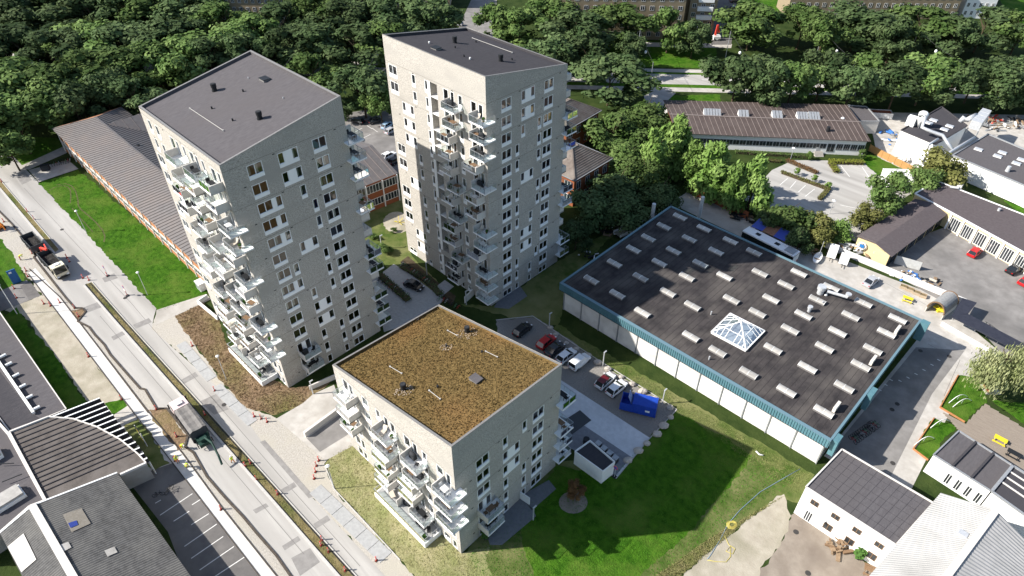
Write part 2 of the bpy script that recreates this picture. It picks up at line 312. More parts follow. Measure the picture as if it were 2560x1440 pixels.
for a in [(2228, 950), (2215, 962), (2200, 975), (2290, 935), (2310, 925), (2330, 912), (2250, 952), (2270, 944), (2347, 900)]:
    p = at(*a, .02); mk.sheet([p + E1*.25 - E2*.09, p + E1*.25 + E2*.09, p - E1*.25 + E2*.09, p - E1*.25 - E2*.09])
mk.build('parking_marking', markm, kind='structure')
G('court', asph_m, [(2140, 650), (2370, 565), (2650, 690), (2650, 930), (2500, 880), (2420, 790), (2250, 695)], 4)
G('storage_yard', concr, [(2170, 280), (2700, 290), (2700, 420), (2330, 420), (2200, 420)], 2)
G('garden_strip', grass, [(2150, 395), (2175, 385), (2300, 440), (2280, 470), (2200, 445)], 4)
G('raised_lawn', grass, [(2395, 938), (2480, 945), (2460, 1010), (2412, 1055), (2350, 1018)], 5)
G('raised_lawn', grass, [(2335, 1045), (2390, 1068), (2320, 1150), (2283, 1122)], 5)
G('grass_bank', grass, [(2480, 1000), (2620, 1010), (2620, 1100), (2560, 1060)], 4)
G('lawn', grass, [(2510, 500), (2620, 540), (2620, 570), (2530, 520)], 4)
# avenue behind the trees
def avenue(name, m, y0, y1, lvl, x0=-900, x1=3400):
    k = .0235
    G(name, m, [(x0, y0 + k*(x0-1700)), (x1, y0 + k*(x1-1700)), (x1, y1 + k*(x1-1700)), (x0, y1 + k*(x0-1700))], lvl)
avenue('cycle_path', concr, 173, 181, 2); avenue('grass_verge', grass, 181, 186, 2); avenue('avenue', asph, 186, 211, 2); avenue('grass_verge', grass, 211, 219, 2); avenue('cycle_path', concr, 219, 229, 2)
mk = MB()
for i in range(40):
    x = 700 + i * 62; a, b = at(x, 198 + .0235*(x-1700), .02), at(x + 28, 198 + .0235*(x+28-1700), .02); n_ = Vector((0, .08, 0)); mk.sheet([a - n_, b - n_, b + n_, a + n_])
mk.build('lane_marking', markm, kind='structure')
G('side_street', asph_m, [(1150, 60), (1196, -40), (1246, -40), (1236, 62), (1225, 150), (1120, 150)], 3)
G('side_street', asph_d, [(1790, -60), (1850, -60), (1828, 112), (1778, 112)], 3)  # this street's shade is put into a darker asphalt colour
G('service_lane', asph, [(1610, 240), (1640, 225), (1690, 232), (1660, 260), (1650, 300), (1620, 320)], 3)
G('lawn', grass, [(1400, 100), (1790, 108), (1790, 170), (1400, 165)], 1)
G('lawn', grass, [(1640, 240), (1800, 236), (1800, 262), (1660, 262)], 2)
G('lawn', grass, [(2470, -60), (2900, -60), (2900, 70), (2530, 60)], 2)
G('lawn', grass, [(1840, -80), (2000, -80), (1980, 30), (1850, 40)], 2)
G('back_lane', concr, [(1580, 105), (1830, 110), (1828, 120), (1580, 116)], 3)
# kerbs and edgings
def edging(name, pts, wd, h, m, lift=0):
    b = MB(); P = pol(pts, h / 2 + lift)
    for i in range(len(P) - 1): b.bar(P[i], P[i+1], wd, h)
    return b.build(name, m, kind='structure')
kerbm = M('kerb stone', (.40, .385, .36), (.47, .455, .43), s=3, r=.85)
edging('kerb', [(-60, 403), (0, 471), (137, 633)], .35, .14, kerbm); edging('kerb', [(210, 713), (286, 801), (472, 1012), (847, 1441), (882, 1481)], .35, .14, kerbm)
edging('kerb', [(-60, 384), (0, 449), (147, 622)], .14, .14, kerbm); edging('kerb', [(230, 705), (312, 799), (457, 959), (890, 1439), (926, 1480)], .14, .14, kerbm)
edging('gutter', [(214, 711), (290, 799), (476, 1010), (851, 1439), (886, 1480)], .22, .05, dark); edging('gutter', [(226, 708), (308, 800), (453, 961), (886, 1441)], .18, .05, dark)
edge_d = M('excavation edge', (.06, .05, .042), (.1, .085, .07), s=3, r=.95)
edging('excavation_edge', [(-40, 490), (0, 530), (29, 559), (93, 634), (84, 643), (163, 743), (187, 770), (206, 770), (214, 779), (194, 803), (222, 817), (236, 836), (260, 861), (275, 886), (310, 926), (350, 971), (362, 973), (391, 1021), (417, 1021), (470, 1088), (462, 1116), (483, 1131), (517, 1191), (560, 1241), (607, 1291), (640, 1331), (690, 1388), (725, 1438), (760, 1481)], .3, .16, edge_d)  # formwork edge coloured black so it carries its own shadow line too
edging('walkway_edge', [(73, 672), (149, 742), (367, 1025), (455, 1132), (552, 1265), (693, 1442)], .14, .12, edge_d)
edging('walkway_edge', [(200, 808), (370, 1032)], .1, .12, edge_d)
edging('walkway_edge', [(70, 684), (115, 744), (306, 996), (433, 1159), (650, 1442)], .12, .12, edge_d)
edging('lawn_edging', [(1240, 800), (1332, 790), (1480, 890), (1660, 1003), (1692, 1024), (1622, 1098), (1540, 1196)], .12, .1, kerbm)
ob = M('corten edging', (.33, .14, .055), (.4, .19, .08), s=3, r=.8)
edging('lawn_edging', [(2395, 938), (2350, 1018), (2412, 1055)], .15, .3, ob); edging('lawn_edging', [(2335, 1045), (2283, 1122), (2320, 1150)], .15, .3, ob)
edging('lawn_edging', [(812, 1163), (835, 1222), (1000, 1400)], .12, .12, kerbm)
# slab path, every slab its own piece
sp = tag(empty('slab_path', at(800, 1232)), kind='structure')
sm = None
def slabs(a, b, n, wd=1.7):
    for i in range(n):
        p, q = at(*a), at(*b); d = (q - p) / n; c = p + d * (i + .5); nn = d.normalized()
        MB().obox(c, nn, Vector((-nn.y, nn.x, 0)), d.length * .485, wd * .5, .0, .05 + .01 * (i % 2)).build('slab', slabg, sp)
slabs((452, 858), (530, 948), 4); slabs((540, 965), (632, 1058), 4); slabs((788, 1222), (965, 1395), 6, 2.0)
# boulders round the gravel car park
bould = M('boulder stone', (.36, .32, .28), (.46, .42, .37), s=2, r=.9, bump=.5, bs=6)
for i, (x, y, r_) in enumerate([(1376, 819, .5), (1389, 836, .5), (1416, 857, .45), (1441, 872, .5), (1470, 888, .6), (1495, 906, .7), (1520, 922, .6), (1553, 943, .5), (1581, 960, .6), (1607, 978, .75), (1638, 997, .6), (1675, 1018, .6), (1677, 1043, .5), (1660, 1064, .75), (1643, 1085, .7), (1617, 1108, .55), (1596, 1126, .7), (1570, 1150, .65)]):
    b = MB(); random.seed(i); b.ball(at(x, y, r_ * .4), r_ * 1.1, r_ * .85, r_ * .7, 9, 6, .12)
    b.build('boulder', bould, smooth=False, label=f'pale grey boulder on the gravel car park edge, {nth(i)} counting from its far corner', cat='boulder', group='boulders edging the car park')

def track(name, pts, wd, m, lvl):
    P = pol(pts, .004*lvl); b = MB(); Ls = []; Rs = []
    for i in range(len(P)):
        d = (P[min(i+1, len(P)-1)] - P[max(i-1, 0)]).normalized(); n_ = Vector((-d.y, d.x, 0))*wd/2; Ls.append(P[i] + n_); Rs.append(P[i] - n_)
    n = len(P); b.add(Rs + Ls, [(i, i+1, n+i+1, n+i) for i in range(n-1)])
    b.build(name, m, kind='structure')
trk = M('rutted grass', (.06, .075, .025), (.11, .1, .05), s=2, r=.95)
track('tyre_track', [(175, 508), (177, 492), (176, 476), (170, 468), (160, 464), (148, 465), (135, 469), (122, 477)], .28, trk, 5); track('tyre_track', [(260, 605), (262, 590), (256, 575), (240, 556), (220, 538), (203, 524), (196, 515), (194, 495), (189, 478), (178, 464), (163, 459), (140, 462)], .28, trk, 6); track('tyre_track', [(232, 580), (215, 560), (200, 545), (188, 530), (180, 520)], .22, trk, 5)
seamt = M('asphalt seam', (.16, .152, .145), r=.9)
for k_, q in enumerate([[(60, 470), (200, 620), (330, 760), (500, 960), (700, 1190), (900, 1415)], [(30, 545), (120, 640)], [(250, 790), (400, 965), (560, 1150), (760, 1385)], [(2060, 690), (2200, 760), (2300, 815)], [(2320, 860), (2400, 900), (2360, 990)], [(2200, 700), (2330, 770)]]): track('surface_seam', q, .07, seamt, 3.3 + .1*k_)
# ------------------------------------------------------------------ the three apartment towers
AL, AR, LL, LR = 135.2, 46.4, 25.2, 19.3
WC = {}
jointm = M('mortar joint', (.2, .19, .17), r=.95)
def win_mesh(kind, w, h):
    k = (kind, round(w, 2), round(h, 2))
    if k in WC: return WC[k]
    b = MB(); t = .085; y0, y1 = .0, .15
    door = kind[0] == 'T'; zs = 0 if door else .52
    panes = []
    if not door: b.box(0, w, y0 - .035, y1, 0, zs)
    def unit(x0, x1, n):
        b.box(x0, x1, y0, y1, h - t, h); b.box(x0, x1, y0, y1, zs, zs + t)
        for i in range(n + 1):
            x = x0 + (x1 - x0) * i / n; a = x - (0 if i == 0 else t if i == n else t/2); b.box(a, a + t, y0, y1, zs + t, h - t)
        for i in range(n): panes.append((x0 + (x1-x0)*i/n + t*.6, x0 + (x1-x0)*(i+1)/n - t*.6, zs + t, h - t))
    if kind in ('D', 'TD'): unit(0, w, 2)
    elif kind in ('S', 'T'): unit(0, w, 1)
    elif kind in ('P', 'TP'): unit(0, .95, 1); unit(w - .95, w, 1); b.box(.95, w - .95, y0 - .03, y1, zs, h)
    elif kind == 'E': unit(0, 2.25, 2); unit(w - .95, w, 1); b.box(2.25, w - .95, y0 - .03, y1, zs, h)
    me = b.mesh('window', winw); pm = []
    for p in panes:
        q = MB().quad((p[0], .1, p[2]), (p[1], .1, p[2]), (p[1], .1, p[3]), (p[0], .1, p[3])).mesh('pane', pane_m)
        c = MB(); n = 5; xs = [p[0] - .05 + (p[1]-p[0]) * .55 * i / n for i in range(n + 1)]
        for i in range(n): c.quad((xs[i], .3 + .05*(i % 2), p[2]), (xs[i+1], .3 + .05*((i+1) % 2), p[2]), (xs[i+1], .3 + .05*((i+1) % 2), p[3]), (xs[i], .3 + .05*(i % 2), p[3]))
        pm.append((q, c.mesh('curtain', curt)))
    WC[k] = (me, pm); return WC[k]
rw = random.Random(3)
def put_windows(parent, org, ang, wins, base):
    # org: facade origin (world), ang: local x axis angle; wins (x0, x1, z0, z1, kind)
    ax = uv2(ang)
    for x0, x1, z0, z1, kind in wins:
        me, pm = win_mesh(kind, x1 - x0, z1 - z0)
        o = inst('window', me, parent, org + ax * x0 + Vector((0, 0, z0)) - base, R(ang))
        for q, c in pm:
            inst('pane', q, o)
            if rw.random() < .38: inst('curtain', c, o)
def wall_mesh(org, ang, length, top, openings, depth, m, name, parent, zb=0.0):
    # a facade with real openings; top(x) is the roof line
    ax = uv2(ang); ny = uv2(ang + 90)
    xs = sorted(set([0, length] + [round(v, 3) for o in openings for v in o[:2]])); zmin = min(top(0), top(length))
    zs = sorted(set([zb] + [round(v, 3) for o in openings for v in o[2:4]])); zl = zs[-1]
    b = MB()
    P = lambda x, z, y=0: org + ax * x + ny * y + Vector((0, 0, z))
    for i in range(len(xs) - 1):
        xm = (xs[i] + xs[i+1]) / 2; run = None
        for j in range(len(zs) - 1):
            zm = (zs[j] + zs[j+1]) / 2
            hole = any(o[0] < xm < o[1] and o[2] < zm < o[3] for o in openings)
            if hole:
                if run is not None: b.quad(P(xs[i], run), P(xs[i+1], run), P(xs[i+1], zs[j]), P(xs[i], zs[j])); run = None
            elif run is None: run = zs[j]
        if run is None: run = zl
        b.quad(P(xs[i], run), P(xs[i+1], run), P(xs[i+1], top(xs[i+1])), P(xs[i], top(xs[i])))
    for o in openings:
        d = depth if len(o) < 5 or not isinstance(o[4], float) else o[4]
        x0, x1, z0, z1 = o[:4]
        b.quad(P(x0, z0), P(x0, z1), P(x0, z1, d), P(x0, z0, d)); b.quad(P(x1, z0, d), P(x1, z1, d), P(x1, z1), P(x1, z0))
        b.quad(P(x0, z0, d), P(x1, z0, d), P(x1, z0), P(x0, z0)); b.quad(P(x0, z1), P(x1, z1), P(x1, z1, d), P(x0, z1, d))
    return b.build(name, m, parent)
BC = {}
def balcony_meshes(kind, w, d):
    k = (kind, w, d)
    if k in BC: return BC[k]
    s = MB(); hr = MB(); gl = []; H = 1.1
    def rail(p, q, n):
        p, q = Vector(p), Vector(q)
        for i in range(n + 1):
            c = p + (q - p) * i / n; hr.bar(c + Vector((0, 0, -.05)), c + Vector((0, 0, H)), .045)
        hr.bar(p + Vector((0, 0, H)), q + Vector((0, 0, H)), .06, .05)
        for i in range(n):
            a = p + (q - p) * (i + .06) / n; c = p + (q - p) * (i + .94) / n
            gl.append(MB().quad((a.x, a.y, .06), (c.x, c.y, .06), (c.x, c.y, H - .06), (a.x, a.y, H - .06)).mesh('glass_panel', bglass))
    side = MB()
    if kind == 'c':       # wraps the corner of the tower
        s.prism([(0, 0), (2.1, 0), (2.1, .8), (w, .8), (w, -d), (0, -d)], -.2, 0)
        side.box(0, .12, -d + .02, 0, -.18, H + .12); rail((.12, -d + .06, 0), (w - .06, -d + .06, 0), 3); rail((w - .06, -d + .06, 0), (w - .06, .74, 0), 2)
    elif kind == 'm':     # wraps the far corner
        s.prism([(0, .8), (0, -d), (w, -d), (w, 0), (1.3, 0), (1.3, .8)], -.2, 0)
        side.box(w - .12, w, -d + .02, 0, -.18, H + .12); rail((w - .12, -d + .06, 0), (.06, -d + .06, 0), 3); rail((.06, -d + .06, 0), (.06, .74, 0), 2)
    else:
        s.box(0, w, -d, 0, -.2, 0)
        if kind == 'l': side.box(0, .12, -d + .02, 0, -.18, H + .05); rail((.12, -d + .06, 0), (w - .06, -d + .06, 0), 3); rail((w - .06, -d + .06, 0), (w - .06, -.03, 0), 2)
        else: side.box(w - .12, w, -d + .02, 0, -.18, H + .05); rail((w - .12, -d + .06, 0), (.06, -d + .06, 0), 3); rail((.06, -d + .06, 0), (.06, -.03, 0), 2)
    BC[k] = (s.mesh('balcony', slabm), side.mesh('side_wall', panel), hr.mesh('handrail', grey), gl); return BC[k]
def balcony(parent, org, ang, x, z, kind, w, d, base):
    s, sw, hr, gl = balcony_meshes(kind, w, d)
    o = inst('balcony', s, parent, org + uv2(ang) * x + Vector((0, 0, z)) - base, R(ang))
    inst('side_wall', sw, o); inst('handrail', hr, o)
    for g in gl: inst('glass_panel', g, o)
    return o
# --- balcony furniture prototypes
greenleaf = M('potted leaves', (.035, .085, .02), (.07, .13, .03), s=6, r=.9)
clothg = M('dark grey cover', (.03, .032, .035), (.045, .047, .05), s=5, r=.9)
whitep = M('white plastic', (.7, .7, .68), r=.5); terra = M('terracotta', (.35, .14, .07), r=.85); cush = M('pale cushion', (.5, .45, .38), r=.95)
def p_chair(m):
    o = empty('garden_chair', (0, 0, 0)); L_ = lambda b, n, mm=m: b.build(n, mm, o, local=True)
    L_(MB().box(-.25, .25, -.25, .25, .42, .47), 'seat'); b = MB()
    b.add([(-.25, .22, .5), (.25, .22, .5), (.25, .36, .95), (-.25, .36, .95), (-.25, .26, .5), (.25, .26, .5), (.25, .40, .95), (-.25, .40, .95)], [(0,1,2,3),(7,6,5,4),(0,4,5,1),(3,2,6,7),(0,3,7,4),(1,5,6,2)]); L_(b, 'backrest')
    for sx in (-1, 1):
        for sy in (-1, 1): L_(MB().bar((sx*.22, sy*.22, 0), (sx*.22, sy*.22, .43), .04), 'leg', dark)
    return o
def p_table(m, lx=.6, ly=.4):
    o = empty('garden_table', (0, 0, 0)); b = MB()
    n = 6
    for i in range(n): b.box(-lx + 2*lx*i/n + .008, -lx + 2*lx*(i+1)/n - .008, -ly, ly, .7, .74)
    b.build('tabletop', m, o, local=True)
    for sx in (-1, 1):
        for sy in (-1, 1): MB().bar((sx*(lx-.06), sy*(ly-.06), 0), (sx*(lx-.06), sy*(ly-.06), .7), .05).build('leg', dark, o, local=True)
    return o
def p_grill():
    o = empty('covered_barbecue', (0, 0, 0)); b = MB(); b.ball((0, 0, .85), .55, .34, .26, 12, 6); b.build('lid', clothg, o, local=True, smooth=True)
    MB().box(-.48, .48, -.27, .27, .08, .8).build('cabinet', clothg, o, local=True); 
    for sx in (-1, 1): MB().tube([(sx*.4, -.2, .07), (sx*.4, .2, .07)], .07, 8).build('wheel', dark, o, local=True)
    return o
def p_plant(seed=0, r=.35, h=.9):
    rr = random.Random(seed); o = empty('potted_plant', (0, 0, 0)); MB().cyl((0, 0), .16, 0, .32, 10, .22).build('pot', terra if seed % 2 else clothg, o, local=True); b = MB()
    for i in range(70):
        t, z = rr.uniform(0, 6.28), rr.uniform(.3, h); q = r * rr.uniform(.2, 1) * (1 - .4*(z/h)); c = Vector((q*math.cos(t), q*math.sin(t), z)); a = Vector((rr.uniform(-1, 1), rr.uniform(-1, 1), rr.uniform(-.6, .6))) * .13; e = a.orthogonal().normalized() * .09
        b.quad(c - a - e, c + a - e, c + a + e, c - a + e)
    b.build('leaves', greenleaf, o, local=True); return o
def p_lounge():
    o = empty('sun_lounger', (0, 0, 0)); MB().box(-.33, .33, -.9, .35, .28, .36).build('seat', cush, o, local=True)
    b = MB(); b.add([(-.33, .35, .28), (.33, .35, .28), (.33, .85, .78), (-.33, .85, .78), (-.33, .35, .37), (.33, .35, .37), (.33, .79, .84), (-.33, .79, .84)], [(3,2,1,0),(4,5,6,7),(0,1,5,4),(2,3,7,6),(1,2,6,5),(3,0,4,7)]); b.build('backrest', cush, o, local=True)
    for sx in (-1, 1):
        for y in (-.8, .3): MB().bar((sx*.3, y, 0), (sx*.3, y, .29), .05).build('leg', wood, o, local=True)
    return o
FUR = {'cd': p_chair(dark), 'cw': p_chair(wood), 'cl': p_chair(whitep), 'td': p_table(dark), 'tw': p_table(wood), 'tl': p_table(whitep, .45, .4), 'gr': p_grill(), 'p0': p_plant(0), 'p1': p_plant(1, .3, .7), 'lo': p_lounge()}
FN = {'cd': ('dark chair', 'chair'), 'cw': ('wooden chair', 'chair'), 'cl': ('white chair', 'chair'), 'td': ('dark table', 'table'), 'tw': ('wooden slatted table', 'table'), 'tl': ('white table', 'table'), 'gr': ('black covered barbecue', 'barbecue'), 'p0': ('leafy plant in a dark pot', 'plant'), 'p1': ('small plant in a terracotta pot', 'plant'), 'lo': ('pale cushioned lounger', 'lounger')}
SETS = {'t': [('td', .5, .45, 0), ('cd', .28, .45, 90, 'railing end'), ('cd', .72, .45, -90, 'open end')], 'w': [('tw', .5, .45, 0), ('cw', .25, .4, 80, 'railing end'), ('cw', .75, .5, -100, 'open end')], 'v': [('tl', .5, .5, 0), ('cl', .3, .45, 90, 'railing end'), ('cl', .72, .5, -90, 'open end')],
        'g': [('gr', .3, .3, 0), ('cd', .7, .5, -60, 'open end')], 'p': [('p0', .2, .75, 0), ('p1', .8, .75, 0), ('tw', .5, .4, 10)], 'l': [('lo', .35, .45, 20), ('p1', .8, .3, 0)], 'b': [('gr', .65, .35, 10), ('tw', .3, .55, 0)], 'e': []}
def furnish(code, org, ang, x, z, w, d, where):
    ax, ay = uv2(ang), uv2(ang - 90)
    for it in SETS[code]:
        n_, c_ = FN[it[0]]; lab = f'{n_} on {where}' if len(it) < 5 else f'{n_} at the {"left" if it[4][0] == "r" else "right"} of {where}'
        place(FUR[it[0]], org + ax * (x + w * it[1]) + ay * (d * it[2]) + Vector((0, 0, z + .003)), R(ang + it[3]), None, lab, c_, 'furniture on the tower balconies')
def tower(name, label, F, hs, ztop, nf, roofm, Lw, Rw, balL, balR, balB, loggia=None, tw_='tower'):
    F = Vector((F[0], F[1], 0)); dL, dR = uv2(AL), uv2(AR); L_, R_ = F + dL * LL, F + dR * LR; T_ = L_ + dR * LR
    hF, hL, hR = hs; hT = hL + hR - hF
    root = empty(name, F, 0, label, 'apartment tower'); base = F
    H = lambda u, v: hF + (hL - hF) * u / LL + (hR - hF) * v / LR
    # left (sunny) facade: origin at L corner, x = LL - u
    loc = [(LL - u1, LL - u0, z0, z1, k) for u0, u1, z0, z1, k in Lw]
    lg = [(LL - u1, LL - u0, z0, z1, 1.5) for u0, u1, z0, z1 in (loggia or [])]
    wall_mesh(L_, AL - 180, LL, lambda x: hL + (hF - hL) * x / LL, loc + lg, .28, brick, 'wall', root)
    put_windows(root, L_, AL - 180, loc, base)
    for x0, x1, z0, z1, dd in lg:     # back of the recessed loggia: wall with doors, a floor each storey
        ax, ny = uv2(AL - 180), uv2(AL - 90); o0 = L_ + ny * 1.5
        nn = max(1, round((z1 - z0) / 3)); ops = [(x0 + .3, x1 - .3, z1 - 2.3 - 3*i, z1 - .15 - 3*i) for i in range(nn) if z1 - 2.3 - 3*i > 0]
        b = MB()
        b.quad(o0 + ax*x0 + Vector((0,0,z0)), o0 + ax*x1 + Vector((0,0,z0)), o0 + ax*x1 + Vector((0,0,z1)), o0 + ax*x0 + Vector((0,0,z1))); b.build('loggia_back', panel, root)
        for a in ops:
            me, pm = win_mesh('T', a[1] - a[0], a[3] - a[2]); w_ = inst('window', me, root, o0 - ny * .17 + ax * a[0] + Vector((0, 0, a[2])) - base, R(AL - 180))
            for q, c in pm: inst('pane', q, w_)
            MB().prism([o0 + ax*x0, o0 + ax*x1, L_ + ax*x1 + ny*.03, L_ + ax*x0 + ny*.03], a[2] - .3, a[2] - .1).build('loggia_floor', slabm, root)
    wall_mesh(F, AR, LR, lambda x: hF + (hR - hF) * x / LR, Rw, .2, brick, 'wall', root); put_windows(root, F, AR, Rw, base)
    bw = [(c, c + 2.25, ztop - 2.2 - 3*k, ztop - 3*k, 'D') for k in range(nf - 1) for c in (5.5, 12, 19)]
    wall_mesh(R_, AL, LL, lambda x: hR + (hT - hR) * x / LL, bw, .2, brick, 'wall', root); put_windows(root, R_, AL, bw, base)
    bw = [(c, c + 2.25, ztop - 2.2 - 3*k, ztop - 3*k, 'D') for k in range(nf - 1) for c in (3, 13)]
    wall_mesh(T_, AR + 180, LR, lambda x: hT + (hL - hT) * x / LR, bw, .2, brick, 'wall', root); put_windows(root, T_, AR + 180, bw, base)
    # roof with its upstand
    ins = .32; q = [F + (dL + dR) * ins, L_ + (dR - dL) * ins, T_ - (dL + dR) * ins, R_ + (dL - dR) * ins]
    hh = lambda p: H((p - F).dot(dL), (p - F).dot(dR))
    b = MB(); b.add([(p.x, p.y, hh(p) - .38) for p in q], [(3, 2, 1, 0)]); roof = b.build('roof', roofm, root)
    O = [F, L_, T_, R_]; cap = MB(); ip = MB()
    for i in range(4):
        a, c = O[i], O[(i+1) % 4]; e, f_ = q[i], q[(i+1) % 4]; Z = lambda p, dz=0: Vector((p.x, p.y, hh(p) + dz))
        cap.add([Z(a), Z(c), Z(f_), Z(e), Z(a, .05), Z(c, .05), Z(f_, .05), Z(e, .05)], [(3,2,1,0) , (4,5,6,7), (0,1,5,4), (2,3,7,6)]); ip.quad(Z(e), Z(f_), Z(f_, -.4), Z(e, -.4))
    cap.build('parapet_cap', flash, root); ip.build('parapet', roofm, root)
    # storeys inside
    inn = [F + (dL + dR) * .45, L_ + (dR - dL) * .45, T_ - (dL + dR) * .45, R_ + (dL - dR) * .45]
    for k in range(nf):
        z = max(.02, ztop - 2.25 - 3 * k)
        if lg:
            cut = [F + (dL + dR) * .45, F + dL * 11.2 + dR * .45, F + dL * 11.2 + dR * 1.7, F + dL * 15.3 + dR * 1.7, F + dL * 15.3 + dR * .45] + inn[1:]
        else: cut = inn
        MB().prism(cut, z - .25, z).build('floor_slab', floorm, root)
        MB().prism([F + dL * u + dR * v for u, v in ((4.6, 4.2), (LL - 5, 4.2), (LL - 5, LR - 4.5), (4.6, LR - 4.5))], z + .002, min(z + 2.72, hh(F + dL*5 + dR*5) - .7)).build('inner_wall', corem, root)
        for u, v0, v1 in ((6.6, .5, 4.2), (13, 2, 4.2), (LL - 6, .5, 4.2)): MB().bar(F + dL*u + dR*v0 + Vector((0,0,z+1.3)), F + dL*u + dR*v1 + Vector((0,0,z+1.3)), .12, 2.5).build('inner_wall', corem, root)
        for v, u0, u1 in ((6.9, .5, 4.6), (11.3, .5, 4.6)): MB().bar(F + dR*v + dL*u0 + Vector((0,0,z+1.3)), F + dR*v + dL*u1 + Vector((0,0,z+1.3)), .12, 2.5).build('inner_wall', corem, root)
    # wall vents, brick joints, rain pipe
    for oo, an_, Ln, fz in ((F, AR, LR, lambda x: hF + (hR - hF)*x/LR), (L_, AL - 180, LL, lambda x: hL + (hF - hL)*x/LL)):
        ax, ny = uv2(an_), uv2(an_ - 90)
        for k in range(0, nf, 2):
            z = ztop - 3*k + .42
            if z < 1 or z > min(fz(0), fz(Ln)) - .4: continue
            MB().bar(oo + ax*.05 + ny*.002 + Vector((0, 0, z)), oo + ax*(Ln - .05) + ny*.002 + Vector((0, 0, z)), .012, .05).build('brick_joint', jointm, root)
        for k in range(nf):
            for x in ((2.3, 12.9) if k % 2 else (7.3, 17.2)):
                z = ztop - 3*k + .2
                if z > .6: MB().bar(oo + ax*x + ny*.01 + Vector((0, 0, z)), oo + ax*(x + .35) + ny*.01 + Vector((0, 0, z)), .05, .12).build('wall_vent', dark, root)
    # balconies
    cols = {'third': 0}
    for colname, lst in balL.items():
        for k, kind, u, code in lst:
            wd = 3.35 if kind == 'c' else 3.2; z = ztop - 2.27 - 3*k
            x = LL - u if kind in ('l', 'c') else LL - u - wd
            balcony(root, L_, AL - 180, x, z, kind, wd, 1.95, base)
            furnish(code, L_, AL - 180, x, z, wd - (.8 if kind == 'c' else 0), 1.95, f'{ORD[k]} balcony down, {colname}, {tw_}')
    for k, kind, u, code in balR:
        z = ztop - 2.27 - 3*k; balcony(root, F, AR, u, z, kind, 3.2, 1.95, base)
        furnish(code, F, AR, u, z, 3.2, 1.95, f'{ORD[k]} balcony down, shaded front, {tw_}')
    for k, kind, u, code in balB:
        z = ztop - 2.27 - 3*k; balcony(root, R_, AL, u, z, kind, 3.35 if kind == 'm' else 3.2, 1.95, base)
        furnish(code, R_, AL, u, z, 3.2, 1.95, f'{ORD[k]} balcony down, right edge, {tw_}')
    def roofpt(x, y):
        z = hF
        for i in range(12): p = at(x, y, z); z = H((p - F).dot(dL), (p - F).dot(dR)) - .38
        return at(x, y, z)
    return root, roofpt
def stack(root, p, r=.42, h=1.1):
    b = MB(); b.cyl(p, r, p.z - .05, p.z + .12, 16); b.cyl(p, r * .85, p.z + .12, p.z + h * .55, 16); b.cyl(p, r, p.z + h * .55, p.z + h, 16); o = b.build('roof_vent', dark, root)
    MB().cyl(p, r * .8, p.z + h, p.z + h + .05, 16).build('cap', clothg, o)
def hatch(root, p, h=.35, lid=dark):  # default black lid colour stands for the dark inside of an open hatch
    o = MB().obox(p, E1, E2, .7, .55, p.z - .05, p.z + h).build('roof_hatch', flash, root); MB().obox(p, E1, E2, .76, .61, p.z + h + .002, p.z + h + .08).build('lid', lid, o)
def pipe(root, p, r=.1, h=.4, m=dark): MB().cyl(p, r, p.z - .05, p.z + h, 8).build('vent_pipe', m, root)
def lifeline(root, p, q):
    b = MB(); b.bar(p + Vector((0,0,.16)), q + Vector((0,0,.16)), .06); b.bar(p, p + Vector((0,0,.2)), .2); b.bar(q, q + Vector((0,0,.2)), .2); b.build('safety_rail', railw, root)
def rowsZ(zt, k): return zt - 2.2 - 3*k, zt - 3*k
def cl(zz): return (max(zz[0], .06), zz[1])
# ---- tower A (left)
zt = 40.7; Lw = []; Rw = []
W_ = lambda l, k, a, b_, kind, zt_=None: l.append((a, b_, *cl(rowsZ(zt, k)), kind))
for k in range(14):
    if zt - 3*k < .8: continue
    W_(Lw, k, 2.24, 3.48, 'T'); W_(Lw, k, .77, 1.7, 'T'); W_(Lw, k, 8.5, 9.8, 'T'); W_(Lw, k, 7.2, 8.1, 'T'); W_(Lw, k, 5.35, 6.2, 'S'); W_(Lw, k, 14.5, 15.85, 'T'); W_(Lw, k, 13.05, 13.95, 'T'); W_(Lw, k, 11.0, 11.9, 'S')
    if k in (0, 1): W_(Lw, k, 22.2, 23.3, 'S'); W_(Lw, k, 19.6, 20.7, 'S')
    elif k in (4, 7, 11): W_(Lw, k, 18.4, 21.6, 'P')
    else: W_(Lw, k, 22.2, 24.5, 'D'); W_(Lw, k, 17.2, 18.15, 'S')
    W_(Rw, k, 13.47, 15.73, 'D' if k < 13 else 'TD')
for k in (0, 1, 5, 8, 9, 10): W_(Rw, k, 3.34, 5.62, 'D')
for k in (2, 3, 4, 7): W_(Rw, k, 3.34, 7.1, 'E')
W_(Rw, 6, 3.34, 5.62, 'D'); W_(Rw, 6, 6.15, 7.1, 'S')
for k in (11, 12): W_(Rw, k, 3.34, 5.8, 'TP')
W_(Rw, 13, 3.6, 4.7, 'T')
for k in (0, 1, 5, 9, 10): W_(Rw, k, 7.97, 11.1, 'P')
W_(Rw, 2, 10.13, 11.1, 'S'); W_(Rw, 8, 7.97, 8.92, 'S')
for k in (11, 12): W_(Rw, k, 8.03, 8.95, 'S')
W_(Rw, 13, 8.03, 8.95, 'T')
for k in (3, 4, 6, 7, 8, 11, 12): W_(Rw, k, 11.6, 12.47, 'S')
W_(Rw, 13, 11.65, 12.5, 'T')
c3 = 'llrrlllrllrrr'; c2 = 'lrrrllrlllrrl'; c1 = 'rrccrcrrccc'
f3 = 'eepteteegpvlt'; f2 = 'tevpelvgtpbtv'; f1 = 'tevlgtvptlv'
